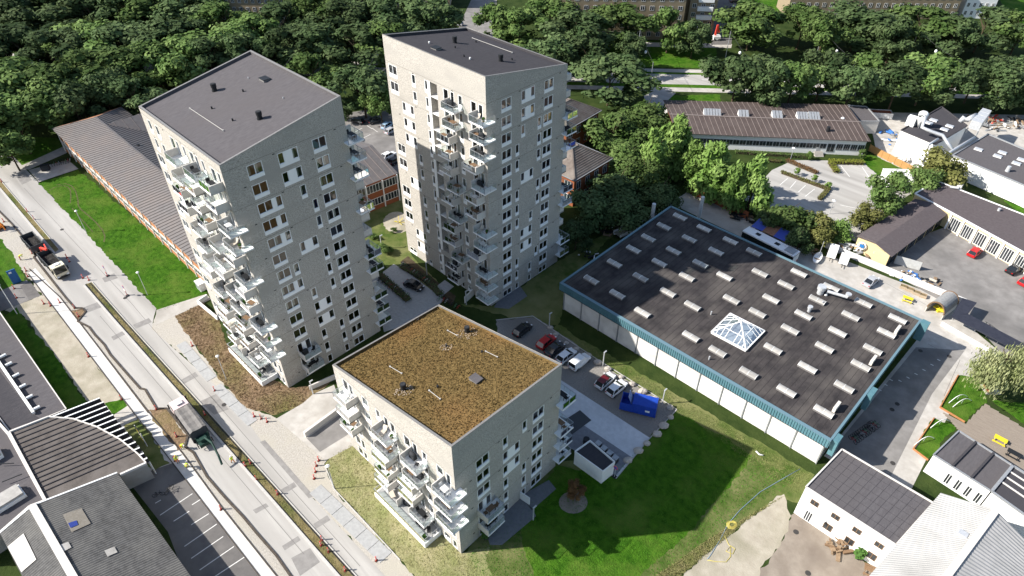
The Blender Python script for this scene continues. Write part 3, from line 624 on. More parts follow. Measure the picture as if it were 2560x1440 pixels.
bl = {'left column': [(k, c, 14.1 if c == 'l' else 12.85, f3[k]) for k, c in enumerate(c3)], 'middle column': [(k, c, 8.35 if c == 'l' else 6.95, f2[k]) for k, c in enumerate(c2)], 'corner column': [(k, c, 2.1 if c == 'c' else .65, f1[k]) for k, c in enumerate(c1)]}
bb = [(k, c, -1.3 if c == 'm' else .65, f) for k, (c, f) in enumerate(zip('mmmlmllmmlmmm', 'tttepeegtelte'))]
A, rpA = tower('apartment_tower', 'leftmost pale brick apartment tower with sloping dark flat roof beside the long school roof', (-37.4, 76.6), (42.18, 41.89, 45.34), 40.7, 14, felt, Lw, Rw, bl, [(11, 'l', 3.2, 'g'), (12, 'l', 3.2, 't')], bb, tw_='left tower')
stack(A, rpA(537, 227)); stack(A, rpA(650, 297)); hatch(A, rpA(662, 200), .25); lifeline(A, rpA(475, 273), rpA(558, 328))
for q in ((530, 272), (582, 302), (608, 229)): pipe(A, rpA(*q), .13, .35)
for q in ((621, 196), (708, 246), (428, 348)): pipe(A, rpA(*q), .08, .2, galv)
# ---- tower B (middle, back)
zt = 40.5; Lw = []; Rw = []
for k in range(14):
    if k in (2, 3, 4, 7, 11, 12): W_(Lw, k, 18.42, 21.6, 'P')
    else: W_(Lw, k, 22.2, 24.45, 'D'); W_(Lw, k, 17.2, 18.15, 'S')
    W_(Lw, k, 14.02, 14.75, 'S'); W_(Lw, k, 8.84, 10.07, 'T'); W_(Lw, k, 7.45, 8.32, 'T'); W_(Lw, k, 5.5, 6.45, 'S'); W_(Lw, k, 2.24, 3.48, 'T'); W_(Lw, k, .77, 1.75, 'T')
    W_(Rw, k, 3.32, 5.62, 'D' if k < 13 else 'TD'); W_(Rw, k, 13.5, 15.8, 'D' if k < 13 else 'TD')
for k in (0, 1, 5, 9, 10): W_(Rw, k, 7.98, 11.15, 'P')
W_(Rw, 2, 7.98, 8.93, 'S'); W_(Rw, 8, 10.3, 11.2, 'S'); W_(Rw, 12, 10.3, 11.2, 'S'); W_(Rw, 13, 10.3, 11.2, 'T')
for k in (3, 4, 6, 7, 8, 11, 12): W_(Rw, k, 6.63, 7.5, 'S')
W_(Rw, 13, 6.7, 7.6, 'T')
for k in (2, 3, 4, 6, 7, 11): W_(Rw, k, 12.05, 12.97, 'S')
lg = [(11.6, 13.3, 27.3, 40.55), (11.6, 13.3, 18.3, 26.1), (11.6, 13.3, 6.3, 17.1), (11.6, 13.3, .05, 5.1)]
c2 = 'llrrrlrlrrlrr'; c1 = 'cccrcrrccrccc'; f2 = 'gwbpvpltpwpgt'; f1 = 'lbtwgvwlvgtwv'
bl = {'inner column': [(k, c, 8.65 if c == 'l' else 7.05, f2[k]) for k, c in enumerate(c2)], 'corner column': [(k, c, 2.1 if c == 'c' else .75, f1[k]) for k, c in enumerate(c1)]}
bb = [(k, c, -1.3 if c == 'm' else .65, f) for k, (c, f) in enumerate(zip('llmmmllmmllmm', 'eetgweetveeee'))]
B, rpB = tower('apartment_tower', 'farthest of the three brick towers, with dark flat roof and recessed white loggias', (-3.97, 97.34), (45.3, 45.33, 41.65), 40.5, 14, felt2, Lw, Rw, bl, [], bb, lg, tw_='middle tower')
o0 = WO[B] + uv2(AL) * 0
for u0, u1, z0, z1 in lg:      # white cladding strip beside each loggia
    b = MB(); dL, ny = uv2(AL), uv2(AL - 90)
    P = lambda u, z, y: WO[B] + dL * u - ny * y + Vector((0, 0, z))
    b.prism([P(13.32, 0, 0.004), P(14.0, 0, 0.004), P(14.0, 0, .06), P(13.32, 0, .06)], z0, z1); b.build('cladding_strip', white, B)
stack(B, rpB(1137, 107)); stack(B, rpB(1252, 153)); hatch(B, rpB(1090, 123), .3); lifeline(B, rpB(1181, 97), rpB(1280, 133))
for q in ((1190, 106), (1160, 142), (1138, 120), (1280, 150)): pipe(B, rpB(*q), .12, .35)
for q in ((1073, 108), (1175, 148)): pipe(B, rpB(*q), .14, .3, white)
# ---- tower C (front, sedum roof)
zt = 16.85; Lw = []; Rw = []
for k in range(6):
    W_(Lw, k, 22.0, 23.2, 'T'); W_(Lw, k, 20.9, 21.8, 'T'); W_(Lw, k, 17.4, 18.7, 'S'); W_(Lw, k, 14.75, 15.65, 'S'); W_(Lw, k, 13.0, 13.9, 'T'); W_(Lw, k, 11.6, 12.6, 'T'); W_(Lw, k, 8.5, 9.76, 'T'); W_(Lw, k, 7.1, 7.98, 'T'); W_(Lw, k, 5.2, 6.1, 'S'); W_(Lw, k, 2.1, 3.33, 'S'); W_(Lw, k, .75, 1.6, 'T')
    W_(Rw, k, 13.83, 16.05, 'D' if k < 5 else 'TD')
for k in (0, 1, 2): W_(Rw, k, 3.5, 5.78, 'D')
for k in (3, 4, 5): W_(Rw, k, 3.5, 5.9, 'TP')
W_(Rw, 0, 8.2, 9.1, 'S'); W_(Rw, 1, 8.2, 11.35, 'P'); W_(Rw, 2, 8.2, 11.35, 'P'); W_(Rw, 3, 8.25, 9.15, 'S'); W_(Rw, 4, 8.25, 9.15, 'S'); W_(Rw, 5, 8.25, 9.15, 'T')
for k in (0, 3, 4): W_(Rw, k, 11.85, 12.7, 'S')
W_(Rw, 5, 11.85, 12.7, 'T')
bl = {'far left column': [(0, 'r', 19.85, 'v'), (1, 'r', 19.95, 'e'), (2, 'r', 20.0, 'p')], 'left column': [(0, 'l', 14.3, 'l'), (1, 'l', 14.35, 'w'), (2, 'r', 12.35, 'e'), (3, 'r', 12.35, 'p'), (4, 'r', 13.0, 't')],
      'middle column': [(0, 'l', 8.3, 'g'), (1, 'l', 8.35, 'b'), (2, 'r', 6.7, 't'), (3, 'r', 7.0, 'v'), (4, 'l', 8.35, 't')], 'corner column': [(0, 'c', 2.1, 'v'), (1, 'c', 2.1, 'w'), (2, 'c', 2.1, 't')]}
C_, rpC = tower('apartment_tower', 'lowest apartment tower in front, with brown sedum roof', (-6.82, 47.12), (23.19, 17.9, 22.02), 16.85, 6, sedum, Lw, Rw, bl, [(3, 'l', 3.3, 'w'), (4, 'l', 3.3, 't')], [(0, 'm', -1.3, 't'), (2, 'm', -1.3, 'w'), (3, 'm', -1.3, 't'), (4, 'm', -1.3, 't')], tw_='sedum-roofed tower')
stack(C_, rpC(1168, 830), .4, 1.0); stack(C_, rpC(1009, 973), .4, 1.0); hatch(C_, rpC(1190, 951), .4, felt)
for a, b_ in (((975, 918), (1004, 935)), ((1073, 978), (1100, 999)), ((1119, 828), (1142, 840)), ((1214, 880), (1243, 894))): lifeline(C_, rpC(*a), rpC(*b_))
for q in ((1116, 866), (1094, 968), (1205, 881)): pipe(C_, rpC(*q), .16, .3)
# sedum tufts
tf = MB(); rs = random.Random(5); F = WO[C_]; dL, dR = uv2(AL), uv2(AR)
for i in range(15000):
    u, v = rs.uniform(.5, LL - .5), rs.uniform(.5, LR - .5); p = F + dL*u + dR*v; z = 23.19 + (17.9-23.19)*u/LL + (22.02-23.19)*v/LR - .38
    t = rs.uniform(0, 3.14); r_ = rs.uniform(.05, .13); a = Vector((math.cos(t)*r_, math.sin(t)*r_, 0)); h = rs.uniform(.05, .16); q = Vector((p.x, p.y, z)); j = Vector((rs.uniform(-.08, .08), rs.uniform(-.08, .08), h))
    tf.add([q - a, q + a, q + j], [(0, 1, 2)])
o = tf.build('sedum_tufts', sedum, C_); o['kind'] = 'stuff'
stn = M('pale pebbles', (.34, .27, .2), (.46, .38, .3), s=5, r=.95)
for cx_, cy_, n_, rr_ in ((1168, 834, 90, 1.5), (1009, 977, 70, 1.3), (1116, 868, 50, .9)):
    c0_ = rpC(cx_, cy_); pb = MB()
    for i in range(n_):
        t, q = rs.uniform(0, 6.28), rr_ * rs.random()**.6; p = c0_ + Vector((q*math.cos(t), q*math.sin(t), 0)); u, v = (p - F).dot(dL), (p - F).dot(dR); z = 23.19 + (17.9-23.19)*u/LL + (22.02-23.19)*v/LR - .34; pb.ball((p.x, p.y, z), .09, .08, .07, 5, 3)
    o = pb.build('pebbles', stn, C_); o['kind'] = 'stuff'
# ---- ground-floor terraces of A and C
def terrace(root, u0, u1, d, z, post):
    F = WO[root]; dL, n_ = uv2(AL), -uv2(AL - 90); P = lambda u, y: F + dL*u + n_*y
    o = MB().prism([P(u0, .02), P(u1, .02), P(u1, d), P(u0, d)], 0, z).build('terrace', slabm, root)
    t = MB(); nn = 7
    for i in range(nn):
        for j in range(2): a, c = u0 + .15 + (u1-u0-.3)*i/nn, u0 + .15 + (u1-u0-.3)*(i+1)/nn; e, f = .1 + (d-.3)*j/2, .1 + (d-.3)*(j+1)/2; MB().prism([P(a+.02, e+.02), P(c-.02, e+.02), P(c-.02, f-.02), P(a+.02, f-.02)], z + .002, z + .04).build('paving_slab', slabg, o)
    hr = MB()
    for i in range(11):
        p = P(u0 + .08 + (u1-u0-.16)*i/10, d - .08) + Vector((0, 0, z)); hr.bar(p, p + Vector((0, 0, 1)), .05)
        if i < 10:
            q = P(u0 + .08 + (u1-u0-.16)*(i+1)/10, d - .08) + Vector((0, 0, z)); MB().quad(p + Vector((0,0,.08)), q + Vector((0,0,.08)), q + Vector((0,0,.95)), p + Vector((0,0,.95))).build('glass_panel', bglass, o)
    hr.bar(P(u0, d-.08) + Vector((0,0,z+1)), P(u1, d-.08) + Vector((0,0,z+1)), .06)
    for u in (u0 + .08, u1 - .08): hr.bar(P(u, d-.08) + Vector((0,0,z+1)), P(u, .1) + Vector((0,0,z+1)), .06); hr.bar(P(u, d/2) + Vector((0,0,z)), P(u, d/2) + Vector((0,0,z+1)), .05)
    hr.build('handrail', grey, o)
    MB().prism([P(11.0, .03), P(11.12, .03), P(11.12, 2), P(11.0, 2)], z + .045, z + 1.7).build('privacy_screen', panel, o)
terrace(A, 3.4, 14.9, 2.9, 1.0, 0); terrace(C_, 4.0, 15.3, 2.9, 1.0, 0)
for nm, root in (('left tower', A), ('sedum-roofed tower', C_)):
    F = WO[root]
    for i, (k_, u, y) in enumerate((('td', 5.8, 1.5), ('cd', 4.9, 1.4), ('cd', 6.8, 1.6), ('p0', 4.6, 2.4), ('gr', 10.4, .8), ('lo', 13, 1.4))):
        place(FUR[k_], F + uv2(AL)*u - uv2(AL-90)*y + Vector((0, 0, 1.045)), R(AL + 180 + i*50), None, f'{FN[k_][0]} on the ground terrace, {nm}' + (', nearest the corner' if u == 4.9 else ', away from the corner' if u == 6.8 else ''), FN[k_][1], 'terrace furniture')
# lawn box beside tower A, low wall beside its entrance, ramp walls
def lowwall(name, pts, h, wd, m, label, z=0):
    b = MB(); P = pol(pts, z)
    for i in range(len(P) - 1): b.bar(P[i] + Vector((0, 0, h/2)), P[i+1] + Vector((0, 0, h/2)), wd, h)
    return b.build(name, m, label=label, cat='wall')
lowwall('planter_wall', [(545, 800), (497, 760), (520, 745)], .9, .25, white, 'low white planter wall at the back foot of the left tower')
lowwall('ramp_wall', [(763, 1092), (850, 1028)], 1.1, .45, panel, 'thick pale concrete wall of the basement ramp beside the driveway')
lowwall('ramp_wall', [(775, 975), (843, 945)], 1.0, .25, panel, 'low concrete wall with glass rail at the foot of the left tower')
lowwall('screen_wall', [(1291, 1240), (1324, 1262)], 1.7, .15, white, 'white screen wall between the two slate terraces')
lowwall('screen_wall', [(1162, 758), (1184, 738)], 1.6, .15, white, 'white screen wall by the entrance of the middle tower')
G('ramp_floor', asph_m, [(767, 1096), (853, 1034), (880, 1080), (800, 1130)], 6)
# ------------------------------------------------------------------ the other buildings
dpane = M('dark window pane', (.02, .024, .028), (.05, .055, .06), s=.6, r=.08, spec=.5)
FW = {}
def fwin(root, p0, p1, z0, z1, n, fill=.8, x0=0., x1=1., mull=2, m=None, proud=.05, name='window'):
    # n windows along the wall p0->p1 (outside is to the right of that direction)
    p0, p1 = Vector((p0[0], p0[1], 0)), Vector((p1[0], p1[1], 0)); d = (p1 - p0); Ln = d.length; d.normalize(); ang = math.atan2(d.y, d.x)
    w = Ln * (x1 - x0) / n * fill; h = z1 - z0; key = (round(w, 2), round(h, 2), mull, m.name if m else '')
    if key not in FW:
        b = MB(); t = .08
        b.box(0, w, -.06, .0, 0, t); b.box(0, w, -.06, 0, h - t, h)
        for i in range(mull + 1): x = (w - t) * i / mull; b.box(x, x + t, -.06, 0, t, h - t)
        FW[key] = (b.mesh('window', m or white), MB().quad((t, -.02, t), (w - t, -.02, t), (w - t, -.02, h - t), (t, -.02, h - t)).mesh('pane', dpane))
    me, pm = FW[key]
    for i in range(n):
        x = Ln * (x0 + (x1 - x0) * (i + .5) / n) - w / 2
        nrm = Vector((d.y, -d.x, 0)); o = inst(name, me, root, p0 + d * x + nrm * .012 + Vector((0, 0, z0)) - WO[root], ang); inst('pane', pm, o)
def building(name, label, P, wm, cat='building', zb=0.0):
    c = sum((Vector(p) for p in P), Vector((0, 0, 0))) / len(P); c.z = 0; root = empty(name, c, 0, label, cat)
    Q = [Vector(p) for p in P]; a = sum(Q[i].x*Q[(i+1)%len(Q)].y - Q[(i+1)%len(Q)].x*Q[i].y for i in range(len(Q)))
    if a < 0: Q.reverse()
    for i in range(len(Q)):
        p, q = Q[i], Q[(i+1) % len(Q)]; MB().quad((p.x, p.y, zb), (q.x, q.y, zb), q, p).build('wall', wm, root)
    return root, Q
def flat(name, label, px, z, wm, rm, cat='building', rim=.25, rw_=.25, capm=None, zb=0.0):
    root, Q = building(name, label, pol(px, z), wm, cat, zb)
    MB().sheet([Vector((p.x, p.y, z - .12)) for p in Q]).build('roof', rm, root)
    n = len(Q); b = MB()
    for i in range(n):
        p, q = Q[i], Q[(i+1) % n]; b.bar(Vector((p.x, p.y, z)), Vector((q.x, q.y, z)), rw_, rim)
    b.build('roof_edge', capm or white, root); return root, Q
def slope(root, a, b_, c, d, m, n=0, seam=None, sw=.07, sh=.07, over=0, name='roof', th=.12, skip=None):
    # roof slope: eave a->b, ridge d->c ; n seams from eave to ridge
    a, b_, c, d = map(Vector, (a, b_, c, d)); nn = (b_ - a).cross(d - a).normalized()
    if nn.z < 0: nn = -nn
    k = MB(); dn = -nn * th; top = [a, b_, c, d]; bt = [p + dn for p in top]
    nz = (b_ - a).cross(d - a).z
    fs = [(0,1,2,3),(7,6,5,4),(0,4,5,1),(1,5,6,2),(2,6,7,3),(3,7,4,0)] if nz > 0 else [(3,2,1,0),(4,5,6,7),(1,5,4,0),(2,6,5,1),(3,7,6,2),(0,4,7,3)]
    k.add(top + bt, fs); o = k.build(name, m, root)
    for i in range(n):
        t = (i + .5) / n; p, q = a + (b_ - a) * t + nn * sh * .5, d + (c - d) * t + nn * sh * .5; MB().bar(p, q, sw, sh, nn).build('seam', seam or m, o)
    return o
metal_r = M('grey-brown standing seam', (.115, .105, .103), (.145, .134, .13), s=1.2, r=.55, metal=.2, c3=(.15, .13, .12), s3=.2)
metal_s = M('dark seam metal', (.075, .065, .062), r=.6)  # seams darker than the roof sheet
brown_r = M('brown roofing', (.068, .052, .047), (.09, .07, .063), s=.6, r=.8, c3=(.065, .048, .043), s3=.25); seam_l = M('pale seam', (.2, .165, .15), r=.7)
sunlit_brick = M('red brick in sunlit orange', (.33, .15, .075), (.4, .2, .105), s=6, st=(1, 1, 3), r=.9, bump=.2, bs=12)  # red brick with the sunlit orange put into its base colour
# 1 long school wing beside the lawn
e0 = at(128, 321, 6.5); e1 = e0 + E1 * 82; r0 = at(239, 292, 9.6); dpt = (r0 - e0).dot(E2); off = (r0 - e0).dot(E1); r0 = e0 + E2 * dpt + E1 * off; r0.z = 9.6; r1 = r0 + E1 * 76
back0 = e0 + E2 * 2 * dpt; back1 = e1 + E2 * 2 * dpt
sch, Q = building('school_wing', 'long sunlit red-brick school wing with grey seamed metal roof beside the lawn', [e0 + E2*.8 + E1*.5, e1 + E2*.8, back1 - E2*.8, back0 - E2*.8 + E1*.5], sunlit_brick, 'school')
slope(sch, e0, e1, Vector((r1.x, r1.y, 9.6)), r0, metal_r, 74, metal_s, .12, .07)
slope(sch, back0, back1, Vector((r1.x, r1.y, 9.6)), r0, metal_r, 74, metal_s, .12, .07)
b = MB(); b.add([e0, back0, r0], [(0, 1, 2)]); b.build('gable', sunlit_brick, sch)
b = MB(); b.bar(r0, r1, .5, .1); b.build('ridge_cap', metal_r, sch)
wr0 = r0 + E1 * 6 + E2 * 1.0; wr1 = wr0 + E2 * (dpt + 16)                  # cross wing
wa, wb = wr0 + E1 * -5.5, wr1 + E1 * -5.5; wc, wd = wr0 + E1 * 5.5, wr1 + E1 * 5.5
for p in (wr0, wr1): p.z = 9.5
for p in (wa, wb, wc, wd): p.z = 7.0
slope(sch, wa, wb, wr1, wr0, metal_r, 12, metal_r); slope(sch, wc, wd, wr1, wr0, metal_r, 12, seam_l)
MB().prism([wa + E1*.5, wb + E1*.5 - E2*.5, wd - E1*.5 - E2*.5, wc - E1*.5], 0, 6.9).build('wall', sunlit_brick, sch)
f0, f1 = e0 + E2*.8 + E1*.5, e1 + E2*.8
nb = 21
for i in range(nb + 1):
    p = f0 + (f1 - f0) * i / nb; MB().bar(Vector((p.x, p.y, 0)) - E2*.09, Vector((p.x, p.y, 6.3)) - E2*.09, .2, .16, E1).build('post', white, sch)
for z0, z1 in ((1.4, 2.7), (4.6, 5.9)): fwin(sch, f0, f1, z0, z1, nb, .8, mull=3)
b = MB()
for z in (3.05, 6.25): b.bar(Vector((f0.x, f0.y, z)) - E2*.04, Vector((f1.x, f1.y, z)) - E2*.04, .08, .14)
b.build('band', white, sch)
for q, z in (((277, 312), 8.6), ((346, 365), 8.8)):
    p = at(*q, z); MB().cyl(p, .35, p.z - .4, p.z + .5, 10).build('roof_vent', dark, sch)
# 2 school block between the towers
p1_ = at(995, 433, 7.0); p0_ = at(905, 468, 7.0); dd = (p0_ - p1_).normalized(); p0_ = p1_ + dd * 30; rr1 = at(930, 362, 9.6); rr0 = rr1 + dd * 30; bk1 = rr1 + (rr1 - p1_); bk1.z = 7; bk0 = bk1 + dd * 30
sc2, Q = building('school_block', 'red-brick school block with seamed grey roof between the two tall towers', [p1_ + dd*.5, p0_, bk0, bk1 + dd*.5], redbrick, 'school')
slope(sc2, p0_, p1_, rr1, rr0, metal_r, 17, seam_l, .09, .08); slope(sc2, bk0, bk1, rr1, rr0, metal_r, 17, metal_r, .09, .08)
b = MB(); b.add([p1_, bk1, rr1], [(0, 1, 2)]); b.build('gable', redbrick, sc2)
fwin(sc2, p0_, p1_, 1.2, 3.0, 7, .92, mull=5); fwin(sc2, p0_, p1_, 4.6, 6.6, 7, .92, mull=5)
for i in range(8):
    p = p0_ + (p1_ - p0_) * (i / 7 if i < 7 else .985); nn = Vector((-dd.y, dd.x, 0)); nn = nn if nn.y < 0 else -nn; MB().bar(Vector((p.x, p.y, 0)) + nn*.1, Vector((p.x, p.y, 6.9)) + nn*.1, .28, .2, dd).build('post', white, sc2)
# 3 hipped houses behind the middle tower
tile = M('brown concrete tiles', (.12, .098, .085), (.17, .143, .125), s=1.6, r=.9, bump=.5, bs=5, c3=(.2, .175, .155), s3=.3)
def hip(label, fc, rc, z, zr, depth):
    f, r_ = at(*fc, z), at(*rc, z); ax = (r_ - f); lx = ax.length; ax.normalize(); ay = Vector((-ax.y, ax.x, 0))
    if ay.x > 0: ay = -ay
    P = [f, r_, r_ + ay*depth, f + ay*depth]; I = [f + ax*.6 + ay*.6, r_ - ax*.6 + ay*.6, r_ + ay*(depth-.6) - ax*.6, f + ay*(depth-.6) + ax*.6]
    root, Q = building('hipped_house', label, I, redbrick, 'house')
    h = depth / 2; a = f + ax*h + ay*h; c = r_ - ax*h + ay*h
    if (c - a).dot(ax) < 0: a = c = (a + c) / 2
    a, c = Vector((a.x, a.y, zr)), Vector((c.x, c.y, zr))
    for q in ([P[0], P[1], c, a], [P[1], P[2], c], [P[2], P[3], a, c], [P[3], P[0], a]):
        b = MB(); cen = sum((Vector(v) for v in q), Vector()) / len(q); fl = list(range(len(q))); n_ = (Vector(q[1]) - Vector(q[0])).cross(Vector(q[2]) - Vector(q[0]))
        if n_.z < 0: fl.reverse()
        b.add(q, [tuple(fl)]); o = b.build('roof', tile, root)
        if len(q) == 4:
            for i in range(1, 13):
                t = i / 13; MB().bar(q[0] + (q[3]-q[0])*t + Vector((0,0,.03)), q[1] + (q[2]-q[1])*t + Vector((0,0,.03)), .12, .07).build('tile_course', tile, o)
    b = MB()
    for p, q in ((P[0], a), (P[3], a), (P[1], c), (P[2], c), (a, c)): b.bar(p + Vector((0,0,.05)), q + Vector((0,0,.08)), .3, .14)
    b.build('ridge_tiles', tile, root)
    gu = MB()
    for i in range(4): gu.bar(P[i], P[(i+1) % 4], .14, .14)
    gu.build('gutter', grey, root)
    fwin(root, I[0], I[1], 1.0, 2.8, 4, .45); fwin(root, I[0], I[1], 4.2, 6.2, 4, .45); fwin(root, I[3], I[0], 4.2, 6.2, 3, .5); fwin(root, I[3], I[0], 1.0, 2.8, 3, .5)
    return root
hip('red-brick house with hipped tile roof nearest behind the middle tower', (1437, 453), (1533, 396), 7.3, 10.8, 12)
hip('red-brick house with hipped tile roof, farther one behind the middle tower', (1418, 326), (1505, 276), 7.3, 10.6, 12)
# 4 long low building with dormer skylights
q = [at(1690, 333, 4.4), at(2178, 354, 4.4), at(2150, 305, 6.0), at(1674, 286, 6.0), at(1658, 250, 4.4), at(2118, 262, 4.4)]
lo, Q = building('low_office', 'long low white office with brown seamed roof and skylight dormers', [q[0] + Vector((.6, .8, -.1)), q[1] + Vector((-.6, .8, -.1)), q[5] + Vector((-.6, -.5, -.1)), q[4] + Vector((.6, -.5, -.1))], white, 'office')
slope(lo, q[0], q[1], q[2], q[3], brown_r, 36, seam_l, .09, .07); slope(lo, q[4], q[5], q[2], q[3], brown_r, 36, seam_l, .09, .07)
b = MB(); b.add([q[1], q[5], q[2]], [(0, 1, 2)]); b.add([q[0], q[3], q[4]], [(0, 1, 2)]); b.build('gable', redbrick, lo)
b = MB(); b.bar(q[3] + Vector((0,0,.06)), q[2] + Vector((0,0,.06)), .4, .12); b.build('ridge_cap', seam_l, lo)
for pl, s_ in ((WO[lo] + lo.location * 0, 0),): pass
fa, fb = q[0] + Vector((.6, .8, 0)), q[1] + Vector((-.6, .8, 0))
fwin(lo, fa, fb, 1.5, 2.9, 22, .96, .02, .8, 2, grey); fwin(lo, fa, fb, 1.3, 3.0, 4, .9, .85, 1, 3, grey); fwin(lo, fa, fb, .7, 3.0, 1, .8, .80, .85, 2, grey, name='door')
for x, y, wd in ((1780, 288, 4.4), (1858, 291, 2.6), (1942, 293, 2.6), (2005, 296, 2.8), (2034, 296, 2.8)):
    p = at(x, y, 5.7); ax = (q[1] - q[0]).normalized(); ay = Vector((-ax.y, ax.x, 0)); z = p.z; b = MB()
    A_ = [p - ax*wd/2 - ay*1.3, p + ax*wd/2 - ay*1.3, p + ax*wd/2 + ay*1.3, p - ax*wd/2 + ay*1.3]
    b.add([Vector((v.x, v.y, z - .5)) for v in A_] + [Vector((A_[0].x, A_[0].y, z + .25)), Vector((A_[1].x, A_[1].y, z + .25)), Vector((A_[2].x, A_[2].y, z + 1.25)), Vector((A_[3].x, A_[3].y, z + 1.25))], [(0,1,5,4),(1,2,6,5),(2,3,7,6),(3,0,4,7)]); o = b.build('skylight_dormer', white, lo)
    n = max(3, int(wd / .7))
    for i in range(n):
        t0, t1 = (i + .08) / n, (i + .92) / n; a, c = Vector((A_[0].x, A_[0].y, z + .27)), Vector((A_[1].x, A_[1].y, z + .27)); e, f = Vector((A_[3].x, A_[3].y, z + 1.27)), Vector((A_[2].x, A_[2].y, z + 1.27))
        MB().quad(a + (c-a)*t0, a + (c-a)*t1, e + (f-e)*t1, e + (f-e)*t0).build('pane', grey, o)
b = MB(); p = at(2070, 325, 5.4); b.cyl(p, .45, 5, 6.3, 12); b.build('roof_vent', dark, lo); p = at(2107, 296, 5.8); MB().ball(p, .5, .5, .35).build('roof_vent', white, lo, smooth=True)
st = MB(); p = at(2048, 392)
for i in range(5): st.obox(p + Vector((0, i*.32, 0)), Vector((1, 0, 0)), Vector((0, 1, 0)), 1.1, .16, 0, .17*(i+1))
st.build('steps', concr, lo); MB().obox(at(2048, 384), Vector((1, 0, 0)), Vector((0, 1, 0)), 1.2, .05, .3, 1.8).build('handrail', galv, lo)
ex, _ = flat('link_roof', 'flat grey lean-to roof at the right end of the low office', [(2120, 263), (2166, 266), (2199, 303), (2148, 303)], 3.6, panel, felt, capm=grey)
# 5 workshop cluster
ws, Q = flat('workshop', 'white-walled workshop with dark flat roof and silver dust extractor', [(2354, 267), (2418, 314), (2339, 361), (2253, 325)], 6.5, white, felt2, 'workshop', .25, .25, felt2)
wh, Q2 = flat('workshop_hall', 'wide white workshop hall with dark felt roof and square rooflights at right edge', [(2382, 388), (2470, 335), (2720, 440), (2720, 540), (2560, 463)], 4.8, white, felt, 'workshop', .25, .3, grey)
def rooflight(root, x, y, z, s_=.9, m=None):
    p = at(x, y, z); o = MB().obox(p, E1, E2, s_, s_*.75, z - .1, z + .18).build('rooflight', white, root); MB().obox(p, E1, E2, s_*.9, s_*.65, z + .182, z + .26).build('dome', m or galv, o)
for x, y in ((2334, 301), (2322, 308), (2374, 316), (2361, 324)): rooflight(ws, x, y, 6.4)
for x, y in ((2446, 374), (2506, 382), (2494, 391), (2554, 400), (2541, 409)): rooflight(wh, x, y, 4.7)
fwin(wh, at(2388, 412), at(2600, 490), 1.6, 3.6, 7, .8, mull=4, m=grey)
p = at(2518, 428, 4.7); MB().cyl(p, .5, 4.6, 6, 12, .4).build('roof_vent', galv, wh)
def duct(label, pts, r, name='duct', m=galv):
    return MB().tube([at(x, y, z) for x, y, z in pts], r, 10).build(name, m, None, smooth=True, label=label, cat='duct')
cy = empty('dust_extractor', at(2296, 316, 6.4), 0, 'white cone-bottomed dust extractor on the workshop roof', 'extractor'); p = at(2296, 318, 6.4)
MB().tube([(p.x, p.y, 6.6), (p.x, p.y, 8.4), (p.x, p.y, 10.2), (p.x, p.y, 10.6)], [.35, 1.0, 1.15, .7], 14).build('cyclone', white, cy, smooth=True)
b = MB()
for t in range(3): a = t * 2.1; b.bar((p.x + .9*math.cos(a), p.y + .9*math.sin(a), 6.4), (p.x + .9*math.cos(a), p.y + .9*math.sin(a), 8.6), .1)
b.build('leg', grey, cy); MB().obox(at(2275, 312, 6.5), E1, E2, 1.0, .8, 6.4, 8.8).build('filter_box', white, cy)
duct('thick silver duct looping from the extractor down to the hall roof', [(2300, 290, 10.4), (2306, 286, 11.2), (2314, 292, 10.6), (2305, 318, 8.8), (2330, 330, 8), (2356, 338, 7.6), (2368, 356, 6.4), (2380, 373, 5.4)], .42)
duct('silver duct running along the hall roof edge behind the olive tree', [(2436, 344, 5.6), (2382, 376, 5.3), (2370, 384, 5.2), (2322, 380, 5.0), (2310, 400, 3), (2306, 408, .6)], .35)
duct('thin silver duct over the workshop wall', [(2345, 347, 7.2), (2322, 362, 6.6), (2318, 375, 5)], .28)
ahu = empty('air_unit', at(2440, 315, 5), 0, 'large ribbed metal ventilation unit standing on stilts at the workshop', 'ventilation unit'); P = [at(2420, 320, 6), at(2446, 328, 6), at(2470, 296, 6), at(2448, 289, 6)]
MB().prism(P, 6, 8.2).build('casing', galv, ahu)
for t in (.25, .5, .75): a, c = P[0] + (P[3]-P[0])*t, P[1] + (P[2]-P[1])*t; MB().bar(Vector((a.x, a.y, 8.24)), Vector((c.x, c.y, 8.24)), .12, .08).build('rib', grey, ahu)
for pp in P: MB().bar(Vector((pp.x, pp.y, 4.7)), Vector((pp.x, pp.y, 6)), .2).build('leg', grey, ahu)
MB().tube([at(2418, 300, 7.5), at(2428, 294, 7.8), at(2440, 288, 7.8)], .6, 10).build('intake_duct', galv, ahu, smooth=True); MB().tube([at(2400, 305, 6.4), at(2412, 292, 7.8)], .6, 10).build('intake_duct', galv, ahu, smooth=True)
